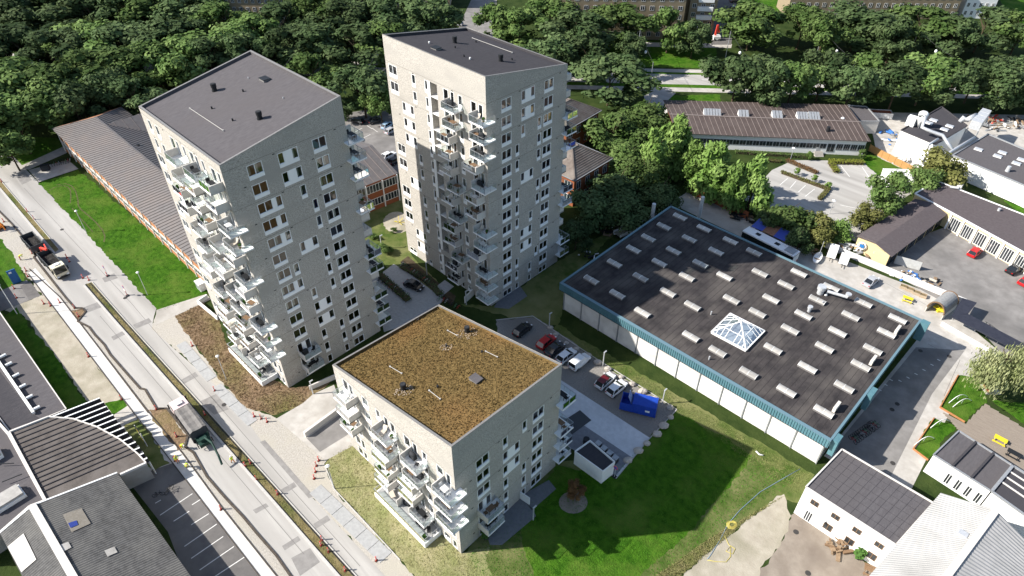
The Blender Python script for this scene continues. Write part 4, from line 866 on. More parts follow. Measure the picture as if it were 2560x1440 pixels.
# 6 garages round the right-hand court
yb = M('cream brick', (.5, .4, .22), (.58, .47, .28), s=6, st=(1, 1, 3), r=.9); brownf = M('brown felt', (.088, .074, .076), (.11, .094, .096), s=2, r=.9, c3=(.098, .082, .084), s3=.2, bump=.2, bs=20)
g0, g1, g2, g3 = at(2142, 590, 3.2), at(2230, 642, 3.2), at(2372, 533, 3.2), at(2288, 497, 3.2); rg0, rg1 = (g0 + g1) / 2 + Vector((0, 0, .8)), (g2 + g3) / 2 + Vector((0, 0, .8))
ga, Q = building('garage_wing', 'cream-brick garage wing with brown felt gable roof and lifebuoys on its end wall', [g0 + E1*.3 + E2*.3, g1 - E1*.5 + E2*.3, g2 - E1*.5, g3 + E1*.3], yb, 'garage')
slope(ga, g0, g3, rg1, rg0, brownf); slope(ga, g1, g2, rg1, rg0, brownf)
b = MB(); b.add([g0 + E2*.3, g1 + E2*.3, rg0 + E2*.3], [(0, 1, 2)]); b.build('gable', yb, ga)
fwin(ga, g1 - E1*.5 + E2*.3, g2 - E1*.5, .2, 2.6, 6, .85, mull=2, m=dark, name='door')
def ring(root, c, nrm, r, r2, m, name):
    a = nrm.orthogonal().normalized(); e = nrm.cross(a); MB().tube([c + (a*math.cos(t*.4189) + e*math.sin(t*.4189))*r for t in range(16)], r2, 6, False).build(name, m, root, smooth=True)
bluep = M('blue paint', (.03, .16, .4), r=.5)
wn = -E2; c0 = (g0 + g1) / 2 + E2*.2; c0.z = 2.0
ring(ga, c0 - E1*2.2, wn, .8, .14, white, 'lifebuoy'); ring(ga, c0 + E1*.9 - Vector((0,0,.2)), wn, .5, .1, cush, 'lifebuoy')
MB().obox(c0 - E1*2.2 - E2*.03, E1, E2, .45, .03, 1.6, 2.4).build('emblem', bluep, ga)
G2 = pol([(2288, 484), (2343, 453), (2720, 600), (2720, 720), (2375, 530)], 3.9)
gb_, Q = building('garage_row', 'cream garage row with dark felt roof and large glazed doors at right', G2, yb, 'garage')
MB().sheet([v + Vector((0, 0, .02)) for v in Q]).build('roof', brownf, gb_); b = MB()
for i in range(len(Q)): b.bar(Q[i], Q[(i+1) % len(Q)], .3, .3)
b.build('roof_edge', white, gb_)
d0, d1 = at(2378, 556), at(2720, 730)
w0 = at(2375, 530, 3.9); w1 = at(2720, 720, 3.9)
fwin(gb_, w0, w1, .2, 3.2, 9, .72, .02, .95, 4, white, name='garage_door')
for i in range(10):
    p = w0 + (w1 - w0) * (.02 + .93 * i / 9); MB().bar(Vector((p.x, p.y, 0)) - E2*.1, Vector((p.x, p.y, 3.7)) - E2*.1, .5, .35, E1).build('pier', white, gb_)
p = at(2397, 470, 4); MB().obox(p, E1, E2, .5, .5, 3.9, 4.9).build('chimney', panel, gb_); MB().tube([at(2375, 467, 4.2), at(2397, 470, 4.4)], .3, 8).build('vent_pipe', galv, gb_)
p = at(2497, 526, 4); MB().cyl(p, .3, 3.9, 4.5, 10).build('roof_vent', galv, gb_)
flat('garden_shed', 'small white flat-roofed shed beside the wooden fence', [(2208, 422), (2270, 424), (2296, 457), (2228, 455)], 2.6, white, white, 'shed', .12, .2)
# 7 the big hall
hz = 6.5; hf = [at(1402, 707, hz), at(2077, 1102, hz), at(2305, 800, hz), at(1675, 515, hz)]
h0 = hf[0]; hx = (hf[1] - hf[0]); HLx = 51.3; hx.normalize(); hy = Vector((-hx.y, hx.x, 0)); HLy = 35.6
hallw = M('chalky white wall', (.62, .6, .565), (.7, .68, .645), s=.5, r=.9, c3=(.5, .48, .45), s3=.4, bump=.15, bs=6)
hroof = M('weathered roof felt', (.034, .031, .032), (.062, .055, .054), s=.9, r=.93, bump=.4, bs=10, c3=(.095, .085, .078), s3=.3, det=9, st=(.8, .5, 1))
teal = M('teal corrugated steel', (.075, .165, .195), (.095, .195, .225), s=2, r=.5)
def hp(x, y, z): p = h0 + hx*x + hy*y; return Vector((p.x, p.y, z))
hall, Q = building('industrial_hall', 'large low hall with dark felt roof, rooflights and teal corrugated fascia', [hp(.5, .6, 6.1), hp(HLx - .6, .6, 6.1), hp(HLx - .6, HLy - .6, 6.1), hp(.5, HLy - .6, 6.1)], hallw, 'hall')
roof = MB().sheet([hp(.2, .2, 6.38), hp(HLx - .2, .2, 6.38), hp(HLx - .2, HLy - .2, 6.38), hp(.2, HLy - .2, 6.38)]).build('roof', hroof, hall)
b = MB()
for i in range(1, 51):     # felt lap lines
    x = i * HLx / 51; b.bar(hp(x, .3, 6.386), hp(x, HLy - .3, 6.386), .05, .012)
o = b.build('felt_laps', M('felt lap', (.03, .027, .027), r=.95), roof); o['kind'] = 'stuff'
def ribbed(a, c, z0, z1, step, out, name='fascia'):
    d = (c - a); L_ = d.length; d.normalize(); n_ = Vector((d.y, -d.x, 0)); k = int(L_ / step); b = MB(); pts = []
    for i in range(k):
        x = i * step
        for dx, o_ in ((0, 0), (.3, 0), (.4, out), (.85, out), (.95, 0)): pts.append(a + d*(x + dx*step) + n_*o_)
    pts.append(c)
    vs = [(p.x, p.y, z) for p in pts for z in (z0, z1)]; fs = [(2*i, 2*i+2, 2*i+3, 2*i+1) for i in range(len(pts) - 1)]
    b.add(vs, fs); return b.build(name, teal, hall)
ribbed(hp(0, -.35, 0), hp(HLx, -.35, 0), 5.2, 6.75, .4, .1); ribbed(hp(HLx, 0, 0), hp(HLx, HLy, 0), 5.2, 6.6, .4, .08)
b = MB(); b.bar(hp(0, -.1, 6.68), hp(HLx, -.1, 6.68), .6, .14); b.bar(hp(HLx - .1, 0, 6.55), hp(HLx - .1, HLy, 6.55), .35, .2); b.bar(hp(0, HLy - .1, 6.55), hp(HLx, HLy - .1, 6.55), .35, .25); b.bar(hp(.1, 0, 6.55), hp(.1, HLy, 6.55), .35, .25); b.build('roof_edge', M('teal flashing', (.12, .2, .24), r=.5), hall)
b = MB(); b.bar(hp(0, -.15, 5.15), hp(HLx, -.15, 5.15), .55, .12); b.build('soffit', felt2, hall)
for i in range(13):        # white wall bays and rain pipes
    x = .6 + i * (HLx - 1.2) / 12
    MB().bar(hp(x, .5, .0), hp(x, .5, 5.1), .16, .16, hx).build('rain_pipe', grey, hall)
    if i < 12:
        xe = x + (HLx - 1.2) / 12; MB().prism([hp(x + .12, .55, 0), hp(xe - .12, .55, 0), hp(xe - .12, .62, 0), hp(x + .12, .62, 0)], .3 + .15*(i % 2), 5.0 - .12*(i % 3)).build('wall_panel', hallw, hall)
        MB().prism([hp(x + .1, .38, 0), hp(x + .5, .38, 0), hp(x + .5, .52, 0), hp(x + .1, .52, 0)], 4.3, 4.7).build('bracket', dark, hall)
skd = M('milky rooflight', (.31, .295, .27), (.42, .4, .37), s=1.1, r=.45, rnd=.15); skc = M('rooflight curb', (.17, .16, .155), r=.9)
def hallxy(x, y):
    p = at(x, y, 6.5) - h0; return p.dot(hx), p.dot(hy)
SK = [(640, 127), (560, 175), (760, 185), (482, 233), (687, 237), (892, 247), (408, 290), (608, 297), (820, 300), (1010, 303), (313, 360), (537, 357), (742, 362), (197, 442), (443, 430), (675, 427), (863, 424), (1040, 407), (1235, 407), (327, 515), (580, 505), (1170, 467), (1395, 480), (703, 572), (897, 540), (1095, 537), (1327, 542), (453, 605), (1027, 607), (1557, 557), (1257, 617), (695, 725), (1190, 690), (1493, 622), (1727, 637), (828, 800), (1427, 702), (1672, 707), (1105, 787), (1362, 780), (1603, 790), (983, 907), (1277, 880), (1543, 870), (1172, 997), (1460, 977), (1358, 1100)]
skb = MB(); cur = MB(); ny_, nseg = 1.35, 6
cur.box(-.72, .72, -1.5, 1.5, 0, .3); vs = []; fs = []
for j, y in enumerate((-1.45, 1.45)):
    for i in range(nseg + 1): t = math.pi * i / nseg; vs.append((-.66*math.cos(t), y, .3 + .27*math.sin(t)))
for i in range(nseg): fs.append((i, i + nseg + 1, i + nseg + 2, i + 1))
fs += [tuple(range(nseg + 1)), tuple(range(2*nseg + 1, nseg, -1))]; skb.add(vs, fs); skb.mi = 1
fr = skb
for y in (-1.46, 0, 1.46):
    for i in range(nseg): t0, t1 = math.pi*i/nseg, math.pi*(i+1)/nseg; fr.bar((-.68*math.cos(t0), y, .3 + .29*math.sin(t0)), (-.68*math.cos(t1), y, .3 + .29*math.sin(t1)), .06, .04)
mc, ms = cur.mesh('curb', skc), skb.mesh('rooflight', [skd, white])
ha = math.atan2(hx.y, hx.x) - math.pi / 2
for x, y in SK:
    u, v = hallxy(1380 + x / 2, 480 + y / 2); o = inst('rooflight', ms, roof, hp(u, v, 6.385) - WO[roof], ha, (.92, .95, .9))
    inst('curb', mc, roof, hp(u, v, 6.383) - WO[roof], ha, (.92, .95, .9))
pc = [at(1380 + x/2, 480 + y/2, 6.5) for x, y in ((795, 705), (968, 797), (1062, 700), (890, 612))]; apx = sum(pc, Vector()) / 4; apx.z = 9.0
for v in pc: v.z = 6.75
pyr = MB().prism(pc, 6.3, 6.72).build('pyramid_rooflight', white, roof); pg = glass('blue tinted glass', (.6, .66, .72), .2)
for i in range(4):
    a, c = pc[i], pc[(i+1) % 4]; b = MB(); b.add([a, c, apx], [(0, 1, 2)]); b.build('pane', pg, pyr)
    b = MB(); b.bar(a, apx, .18, .14); b.bar(a, c, .2, .16)
    for k in range(1, 8):
        t = k / 8; p = a + (c - a)*t; top = a + (apx - a) * (2*t if t < .5 else 0) if t <= .5 else c + (apx - c)*2*(1-t); b.bar(p, top, .08, .1)
    m1, m2 = a + (apx-a)*.45, c + (apx-c)*.45; b.bar(m1, m2, .08, .1); b.build('glazing_bar', white, pyr)
def hs(x, y): u, v = hallxy(1380 + x/2, 480 + y/2); return hp(u, v, 6.38)
p = hs(1340, 505); o = empty('roof_fan', p, 0); o.parent = hall; o.location = p - WO[hall]; WO[o] = p; o.name = 'roof_fan'
b = MB(); b.cyl(p, .55, 6.38, 7.6, 14); b.cyl(p, .75, 7.4, 8.1, 14); b.build('housing', galv, o, smooth=False)
a, c = hs(1370, 515), hs(1470, 545); b = MB(); b.tube([a + Vector((0,0,.1)), a + Vector((0,0,1)), c + Vector((0,0,1)), c + Vector((0,0,1.5))], .28, 10); b.cyl(c, .5, 7.9, 8.2, 12); b.build('exhaust_pipe', galv, hall)
p = hs(1285, 595); b = MB(); b.cyl(p, .3, 6.38, 7.2, 10); b.cyl(p, .42, 7.1, 7.6, 10); b.build('roof_vent', galv, hall)
for x, y in ((1722, 700), (1600, 852), (1417, 1085)):
    p = hs(x, y); MB().obox(p, hy, hx, .9, .22, 6.5, 7.5).build('smoke_hatch', M('cream hatch', (.6, .56, .5), r=.6), hall)
for x, y in ((795, 610), (785, 835), (1350, 560)): p = hs(x, y); MB().cyl(p, .12, 6.38, 7.1, 8).build('vent_pipe', galv, hall)
for x, y in ((500, 130), (740, 95)): p = at(1380 + x/2, 480 + y/2, 4); MB().cyl(p, .4, 0, 7.6, 12).build('flue', galv, hall)
tealb = [(hp(HLx, 4, 0), hp(HLx + 1.6, 4, 0)), (hp(HLx, 20.5, 0), hp(HLx + 1.6, 20.5, 0))]
MB().prism([hp(HLx + .1, .3, 0), hp(HLx + .9, .3, 0), hp(HLx + .9, 2, 0), hp(HLx + .1, 2, 0)], 3.4, 6.6).build('fascia_return', teal, hall)
MB().prism([hp(HLx + .1, 12.2, 0), hp(HLx + .9, 12.2, 0), hp(HLx + .9, 14.5, 0), hp(HLx + .1, 14.5, 0)], 3.4, 6.6).build('fascia_return', teal, hall)
MB().prism([hp(HLx + .1, 34.6, 0), hp(HLx + 1.4, 34.6, 0), hp(HLx + 1.4, 35.6, 0), hp(HLx + .1, 35.6, 0)], 3.0, 6.9).build('fascia_return', teal, hall)
fwin(hall, hp(HLx - .58, .6, 0), hp(HLx - .58, HLy - .6, 0), .4, 3.4, 10, .7, mull=3, m=grey)
flat('bin_shed', 'white clad bin shed with sunken dark roof behind the sedum-roofed tower', [(1497, 1108), (1533, 1147), (1537, 1150), (1500, 1170), (1437, 1132)] and [(1475, 1103), (1537, 1156), (1507, 1180), (1437, 1130)], 2.9, white, felt2, 'shed', .5, .12)
# 8 annex, corrugated hall and flat roofs at bottom right
an, Q = flat('annex', 'white two-storey annex with grey felt roof joined to the big hall', [(2105, 1123), (2015, 1217), (2240, 1362), (2333, 1257)], 6.3, white, felt, 'building', .16, .2, panel)
b = MB()
for i in range(1, 12):
    for a_, c_, e_, f_ in (((2105, 1123), (2333, 1257), (2015, 1217), (2240, 1362)),):
        t = i / 12; p, q_ = at(*a_, 6.19), at(*c_, 6.19); r_, s_ = at(*e_, 6.19), at(*f_, 6.19); b.bar(p + (q_-p)*t, r_ + (s_-r_)*t, .05, .012)
for i in range(1, 7):
    t = i / 7; p, q_, r_, s_ = at(2105, 1123, 6.192), at(2333, 1257, 6.192), at(2015, 1217, 6.192), at(2240, 1362, 6.192); b.bar(p + (r_-p)*t, q_ + (s_-q_)*t, .04, .012)
o = b.build('felt_laps', felt2, an); o['kind'] = 'stuff'
wa_, wb_ = at(2015, 1217, 6.3), at(2240, 1362, 6.3)
fwin(an, wa_, wb_, 3.9, 4.9, 4, .38, .03, 1., 2, wood); fwin(an, wa_, wb_, 1.0, 2.3, 3, .4, .25, 1., 2, wood); fwin(an, wa_, wb_, .1, 2.3, 1, .6, .08, .22, 3, white, name='door')
MB().prism([*[p - E2*0 for p in pol([(2040, 1292), (2062, 1280), (2083, 1292), (2058, 1308)], 2.6)]], 2.5, 2.62).build('canopy', galv, an)
corr = M('pale corrugated sheet', (.35, .345, .33), (.42, .41, .395), s=.5, r=.7, st=(1, 1, 1), c3=(.27, .265, .25), s3=.25); corrd = M('grey corrugated cement', (.085, .083, .08), (.125, .122, .118), s=1.6, r=.9, c3=(.15, .145, .135), s3=.2, det=8)
def corrug(root, a, b_, c, d, m, step=.42, amp=.07):
    # corrugated slope: waves run from eave a->b to ridge d->c
    a, b_, c, d = map(Vector, (a, b_, c, d)); n = int((b_ - a).length / step); nn = (b_ - a).cross(d - a).normalized(); nn = nn if nn.z > 0 else -nn; k = MB(); vs = []; fs = []
    for i in range(2*n + 1):
        t = i / (2*n); o_ = nn * (amp if i % 2 else 0); vs += [a + (b_-a)*t + o_, d + (c-d)*t + o_]
    flip = (b_ - a).cross(d - a).z < 0
    for i in range(2*n): q_ = (2*i, 2*i+2, 2*i+3, 2*i+1); fs.append(q_[::-1] if flip else q_)
    k.add(vs, fs); return k.build('roof', m, root)
l0, l1 = at(2352, 1232, 7.4), at(2130, 1490, 7.4); m0, m1 = at(2490, 1275, 9.4), at(2330, 1490, 9.4); n0, n1 = at(2600, 1385, 7.4), at(2500, 1560, 7.4)
ch, Q = building('corrugated_hall', 'hall with pale corrugated roof in the bottom right corner', [l0 + E1*.3, l1 + E1*.3, n1 - E1*.3, n0 - E1*.3], white, 'hall')
corrug(ch, l0, l1, m1, m0, corr); corrug(ch, n0, n1, m1, m0, M('grey corrugated sheet', (.3, .295, .285), (.36, .35, .34), s=.5, r=.8, c3=(.25, .245, .24), s3=.2))
b = MB(); b.add([l0, n0, m0], [(0, 1, 2)]); b.build('gable', white, ch)
MB().bar(m0 + Vector((0,0,.08)), m1 + Vector((0,0,.08)), .8, .14).build('ridge_cap', panel, ch)
p = at(2405, 1338, 8.8); MB().obox(p, E1, E2, .5, .4, 8.2, 9.3).build('roof_vent', galv, ch)
fr_, Q = flat('flat_roofed_building', 'white building with three dark felt roof bays behind the wooden deck', [(2334, 1137), (2397, 1077), (2530, 1163), (2477, 1227)], 4.0, white, felt, 'building', .2, .2, grey)
for t in (.33, .66):
    p, q_, r_, s_ = at(2334, 1137, 4), at(2397, 1077, 4), at(2477, 1227, 4), at(2530, 1163, 4); MB().bar(p + (r_-p)*t, q_ + (s_-q_)*t, .3, .3).build('roof_upstand', felt2, fr_)
fwin(fr_, at(2334, 1137, 4), at(2477, 1227, 4), .4, 2.6, 4, .55, .3, 1, 2)
f2, Q = flat('flat_roofed_building', 'building with sunken black roof bays at the right edge below the deck', [(2480, 1229), (2533, 1165), (2700, 1270), (2650, 1350)], 4.2, white, felt2, 'building', .3, .25, grey)
for t in (.2, .4, .6):
    p, q_, r_, s_ = at(2480, 1229, 4.1), at(2650, 1350, 4.1), at(2533, 1165, 4.1), at(2700, 1270, 4.1); MB().bar(p + (r_-p)*(t+.2), q_ + (s_-q_)*(t+.2), .25, .12).build('roof_upstand', panel, f2)
deckm = M('weathered deck boards', (.2, .165, .135), (.27, .23, .19), s=2.5, r=.9, st=(.3, 9, 1)); dk = empty('wooden_deck', at(2470, 1080)); dk['kind'] = 'structure'
dp = pol([(2355, 1030), (2412, 1058), (2462, 1008), (2640, 1120), (2590, 1200), (2397, 1076)], .12); x0, x1 = 0, 0
o_ = at(2412, 1058); us = [(p - o_).dot(E1) for p in dp]; vs_ = [(p - o_).dot(E2) for p in dp]
def inpoly(u, v):
    c = False; n = len(us); j = n - 1
    for i in range(n):
        if (vs_[i] > v) != (vs_[j] > v) and u < (us[j]-us[i])*(v-vs_[i])/(vs_[j]-vs_[i]) + us[i]: c = not c
        j = i
    return c
v = min(vs_); k = 0
while v < max(vs_):
    xs = [u_ * .2 for u_ in range(int(min(us)*5), int(max(us)*5)) if inpoly(u_*.2, v + .1)]
    if len(xs) > 3:
        c = o_ + E1*(xs[0]+xs[-1])/2 + E2*(v+.13); MB().obox(c, E1, E2, (xs[-1]-xs[0])/2, .12, .02, .12 + .008*(k % 3)).build('plank', deckm, dk)
    v += .28; k += 1
# 9 buildings at bottom left
bl1, Q = flat('flat_roofed_building', 'grey flat-roofed building with a row of white roof pipes at left edge', [(-90, 640), (0, 782), (166, 1023), (122, 1041), (24, 1078), (-90, 930)], 3.0, concr, felt, 'building', .18, .16, panel)
MB().bar(at(-20, 880, 3.3), at(84, 1032, 3.3), .42, .42).build('main_pipe', white, bl1)
for i, (x, y) in enumerate(((5, 890), (20, 910), (38, 938), (55, 965), (72, 992), (90, 1020))): MB().tube([at(x - 6, y + 4, 3.2), at(x + 10, y - 4, 3.2)], .25, 8).build('branch_pipe', white, bl1)
MB().sheet(pol([(-90, 900), (0, 930), (80, 1034), (100, 1046), (26, 1072), (-90, 930)], 2.9)).build('sunken_roof', felt2, bl1)
bl0, Q = flat('flat_roofed_building', 'pale grey flat roof with frosted rooflight vaults at left edge', [(-90, 960), (22, 1086), (113, 1252), (75, 1266), (0, 1332), (-90, 1390)], 3.3, concr, felt, 'building', .3, .35, panel)
for P in ([(-30, 1262), (50, 1216), (68, 1240), (-12, 1290)], [(-40, 1150), (0, 1122), (10, 1142), (-30, 1168)]):
    q_ = pol(P, 3.3); o = MB().prism(q_, 3.2, 3.8).build('rooflight_vault', white, bl0); MB().prism([v + (sum(q_, Vector())/4 - v)*.08 for v in q_], 3.802, 4.2).build('dome', skd, o)
for a, c in (((-10, 1160), (35, 1158)), ((5, 1205), (55, 1185))): MB().bar(at(*a, 3.8), at(*c, 3.8), .1).build('conduit', dark, bl0)
ARC = [(121, 1042), (183, 1047), (242, 1067), (301, 1099), (344, 1134), (366, 1158)]
fanr = M('ribbed fan roof', (.085, .075, .068), (.12, .105, .095), s=1.2, r=.85, c3=(.14, .125, .115), s3=.25)
fan, Q = building('fan_roofed_hall', 'hall with brown ribbed quarter-circle roof and white fins beside the walkway', pol([(24, 1080)] + ARC + [(301, 1187), (116, 1252)], 3.6), concr, 'hall')
fr2 = MB().sheet([v + Vector((0, 0, .02)) for v in Q]).build('roof', fanr, fan)
b = MB(); A3 = pol(ARC, 3.75)
for i in range(len(A3) - 1): b.bar(A3[i], A3[i+1], .16, .25)
b.bar(at(121, 1042, 3.75), at(24, 1080, 3.75), .25, .3); b.bar(at(366, 1158, 3.75), at(301, 1187, 3.75), .3, .4); b.bar(at(24, 1080, 3.75), at(116, 1252, 3.75), .2, .35); b.build('roof_edge', panel, fan)
rib0 = [at(24 + (116-24)*t, 1080 + (1252-1080)*t, 3.68) for t in [i/16 for i in range(1, 15)]]; rd = (at(121, 1042, 3.68) - at(24, 1080, 3.68)); 
def arc_hit(p, d):
    best = None
    pts = A3 + [at(301, 1187, 3.7)] 
    for i in range(len(pts) - 1):
        a, c = pts[i], pts[i+1]; e = c - a; den = d.x*e.y - d.y*e.x
        if abs(den) < 1e-6: continue
        t = ((a.x-p.x)*e.y - (a.y-p.y)*e.x) / den; s_ = ((a.x-p.x)*d.y - (a.y-p.y)*d.x) / den
        if t > 0 and 0 <= s_ <= 1 and (best is None or t < best): best = t
    return best
for p in rib0:
    t = arc_hit(p, rd.normalized())
    if t: MB().bar(p, p + rd.normalized()*t, .12, .14).build('seam', felt2, fr2)
OUT = [(252, 1000), (262, 1010), (269, 1021), (277, 1031), (286, 1042), (293, 1052), (302, 1063), (312, 1074), (322, 1086), (332, 1098), (342, 1110), (352, 1124), (362, 1138), (371, 1150)]
for i, (x, y) in enumerate(OUT):
    q_ = at(x, y, 3.4); t = arc_hit(q_, -rd.normalized()); p = q_ - rd.normalized()*(min(t, 14) if t else 1.5)
    MB().bar(p, q_, .1, .8).build('fin', felt2, fan); MB().bar(p + Vector((0,0,.49)), q_ + Vector((0,0,.49)), .22, .06).build('fin_cap', white, fan)
    MB().bar(Vector((q_.x, q_.y, 0)), Vector((q_.x, q_.y, 3)), .12).build('fin_post', white, fan)
fwin(fan, at(366, 1158, 3), at(301, 1187, 3), .3, 2.4, 2, .8, mull=2, m=redbrick)
c_, r1_ = at(183, 1442, 5.6), at(81, 1264, 5.6); cx = (c_ - r1_).normalized()
bc0, bc1 = at(293, 1182, 3.9), at(293, 1182, 3.9) + cx * 36; rb = r1_ + cx * 36; lc0 = at(0, 1332, 3.9); lc1 = lc0 + cx * 36
cb, Q = building('corrugated_hall', 'hall with dark corrugated cement roof and pale gutter in the bottom left corner', [bc0, bc1, lc1, lc0], concr, 'hall')
dn = Vector((0, 0, -.02)); corrug(cb, bc0, bc1, rb, r1_, corrd, .36, .07); corrug(cb, lc0, lc1, rb, r1_, corrd, .36, .07)
MB().bar(r1_ + Vector((0,0,.1)), rb + Vector((0,0,.1)), .9, .25).build('ridge_gutter', panel, cb); MB().bar(bc0, r1_, .25, .2).build('verge', white, cb); MB().bar(lc0, r1_, .25, .2).build('verge', white, cb)
b = MB(); b.add([bc0, r1_, lc0], [(0, 1, 2)]); b.build('gable', concr, cb)
def onslope(x, y):
    n_ = (bc1 - bc0).cross(r1_ - bc0).normalized(); C0 = Vector((0, 0, CAMH)); d = at(x, y, 0) - C0; t = (bc0 - C0).dot(n_) / d.dot(n_); return C0 + d*t + Vector((0, 0, .16))
def onslope2(x, y):
    n_ = (lc1 - lc0).cross(r1_ - lc0).normalized(); C0 = Vector((0, 0, CAMH)); d = at(x, y, 0) - C0; t = (lc0 - C0).dot(n_) / d.dot(n_); return C0 + d*t + Vector((0, 0, .16))
bpan = M('blue roof pane', (.03, .05, .22), r=.4); tanp = M('tan roof sheet', (.19, .17, .14), (.23, .21, .18), s=3, r=.9)
for P, m_, f_ in (([(158, 1288), (205, 1272), (228, 1310), (180, 1332)], tanp, onslope), ([(145, 1366), (172, 1356), (180, 1370), (155, 1383)], skd, onslope), ([(262, 1378), (287, 1368), (295, 1382), (270, 1393)], skd, onslope), ([(172, 1310), (193, 1303), (197, 1314), (178, 1322)], bpan, onslope), ([(20, 1368), (60, 1335), (92, 1400), (55, 1432)], skd, onslope2)):
    q_ = [f_(*v) for v in P]
    if m_ is bpan: q_ = [v + Vector((0, 0, .06)) for v in q_]
    MB().sheet(q_).build('roof_panel', m_, cb)
# 10 apartment blocks across the avenue
obrick = M('buff brick', (.23, .18, .115), (.3, .245, .165), s=5, st=(1, 1, 3), r=.9); rtile = M('orange roof tiles', (.42, .17, .09), (.5, .22, .12), s=3, r=.9, c3=(.38, .15, .08), s3=.1)
def block(label, a, b_, depth, h, rows, cols, wm=None, zr=4.5, bays=False):
    p, q_ = at(*a), at(*b_); d = (q_ - p).normalized(); n_ = Vector((-d.y, d.x, 0)); n_ = n_ if n_.y > 0 else -n_
    T = [Vector((v.x, v.y, h)) for v in (p, q_, q_ + n_*depth, p + n_*depth)]; root, Q = building('apartment_block', label, T, wm or obrick, 'apartment block')
    rid0, rid1 = p + n_*depth/2, q_ + n_*depth/2; rid0.z = rid1.z = h + zr
    slope(root, T[0] - n_*.6, T[1] - n_*.6, rid1, rid0, rtile); slope(root, T[3] + n_*.6, T[2] + n_*.6, rid1, rid0, rtile)
    b = MB(); b.add([T[1], T[2], rid1], [(0, 1, 2)]); b.add([T[0], rid0, T[3]], [(0, 1, 2)]); b.build('gable', wm or obrick, root)
    for r_ in range(rows): fwin(root, p, q_, 1.2 + r_*2.9, 2.7 + r_*2.9, cols, .45, 0, 1, 2)
    for r_ in range(rows): fwin(root, q_, q_ + n_*depth, 1.2 + r_*2.9, 2.7 + r_*2.9, 3, .35, 0, 1, 2)
    if bays:
        for k in range(3):
            x = q_ - d*(4 + k*22); 
            for r_ in range(rows): MB().obox(x - n_*.7 + Vector((0, 0, 0)), d, n_, 2.6, .7, .6 + r_*2.9, 1.9 + r_*2.9).build('balcony_front', white, root)
    return root
block('buff-brick apartment block with small white windows behind the trees at top centre', (1380, 96), (1700, 100), 13, 16, 5, 14)
block('buff-brick apartment block with white balconies beside the shaded street at top', (1712, 92), (1778, 94), 40, 16, 5, 3, None, 4, True)
block('apartment block with orange tiled roof at top right', (1965, 45), (2385, 48), 13, 11, 3, 22)
block('buff-brick apartment block half hidden by trees at top left', (560, 78), (690, 80), 13, 12, 4, 8)
block('apartment block with orange roof glimpsed behind the trees at top centre-left', (880, 22), (1125, 22), 13, 9, 3, 14)
block('apartment block at the top right edge beyond the orange roof', (2400, 45), (2475, 47), 30, 12, 4, 5, white)
block('apartment block glimpsed through the trees at the top left edge', (230, 18), (430, 20), 13, 9, 3, 12)
# ------------------------------------------------------------------ trees and planting
bark = M('bark', (.06, .045, .03), (.1, .075, .05), s=4, r=.95)
def leafm(name, a, b_): return M(name, a, b_, s=3.2, r=.7, rnd=.35, coord='O', det=4, trans=.2, spec=.05)
LEAF = {'d': leafm('dark leaves', (.036, .066, .024), (.105, .145, .06)), 'm': leafm('green leaves', (.056, .104, .026), (.145, .205, .066)), 'l': leafm('light green leaves', (.09, .165, .032), (.2, .285, .085)), 'o': leafm('olive leaves', (.085, .092, .026), (.16, .16, .055)), 'w': leafm('willow leaves', (.16, .19, .07), (.34, .35, .19)), 'r': leafm('rusty leaves', (.12, .065, .03), (.19, .11, .05)), 'y': leafm('yellow-green leaves', (.16, .19, .03), (.26, .28, .05))}
def crown_mesh(seed, n, style):
    # unit tree: height 1, crown radius about .42
    r = random.Random(seed); b = MB(); lobes = []
    nl = {'b': 24, 'u': 34, 's': 16, 'w': 20}[style]
    for i in range(nl):
        t = r.uniform(0, 6.283); z = r.random() ** .8
        if style == 'b': rad = .36 * math.sqrt(max(.02, 1 - (z*1.7 - .75)**2)) * r.uniform(.5, 1.12); lobes.append((rad*math.cos(t), rad*math.sin(t), .28 + .6*z, r.uniform(.07, .17)))
        elif style == 'u': rad = .34 * (1 - .8*z) * r.uniform(.35, 1.05); lobes.append((rad*math.cos(t), rad*math.sin(t), .12 + .76*z, r.uniform(.07, .16) * (1.1 - .5*z)))
        elif style == 's': rad = .36 * r.uniform(.2, 1); lobes.append((rad*math.cos(t), rad*math.sin(t), .2 + .55*z*(1 - rad), r.uniform(.13, .2)))
        else: rad = .34 * r.uniform(.3, 1.1); lobes.append((rad*math.cos(t), rad*math.sin(t), .45 + .4*z*(1 - rad), r.uniform(.1, .16)))
    tot = sum(l[3]**2 for l in lobes)
    for lx, ly, lz, lr in lobes:
        for k in range(int(n * lr*lr / tot)):
            d = Vector((r.gauss(0, 1), r.gauss(0, 1), r.gauss(.25, 1))).normalized(); q = lr * (r.random() ** .45) * r.uniform(.75, 1.3)
            c = Vector((lx, ly, lz)) + Vector((d.x*q, d.y*q, d.z*q*(.85 if style != 'u' else 1.2)))
            if style == 'w': c.z -= r.random()**2 * .25
            nn = (d + Vector((r.uniform(-.7, .7), r.uniform(-.7, .7), r.uniform(-.3, .9)))).normalized(); a = nn.orthogonal().normalized(); e = nn.cross(a); t = r.uniform(0, 6.28); a, e = a*math.cos(t) + e*math.sin(t), e*math.cos(t) - a*math.sin(t)
            s_ = r.uniform(.014, .036) * (1.0 if style != 'w' else .7)
            if style == 'w': a = Vector((a.x*.3, a.y*.3, 1.6)); e = e * .6
            if style == 'u': a = a + Vector((0, 0, .7))
            b.add([c - a*s_, c + e*s_*.75, c + a*s_*1.25, c - e*s_*.75], [(0, 1, 2, 3)])
    return b
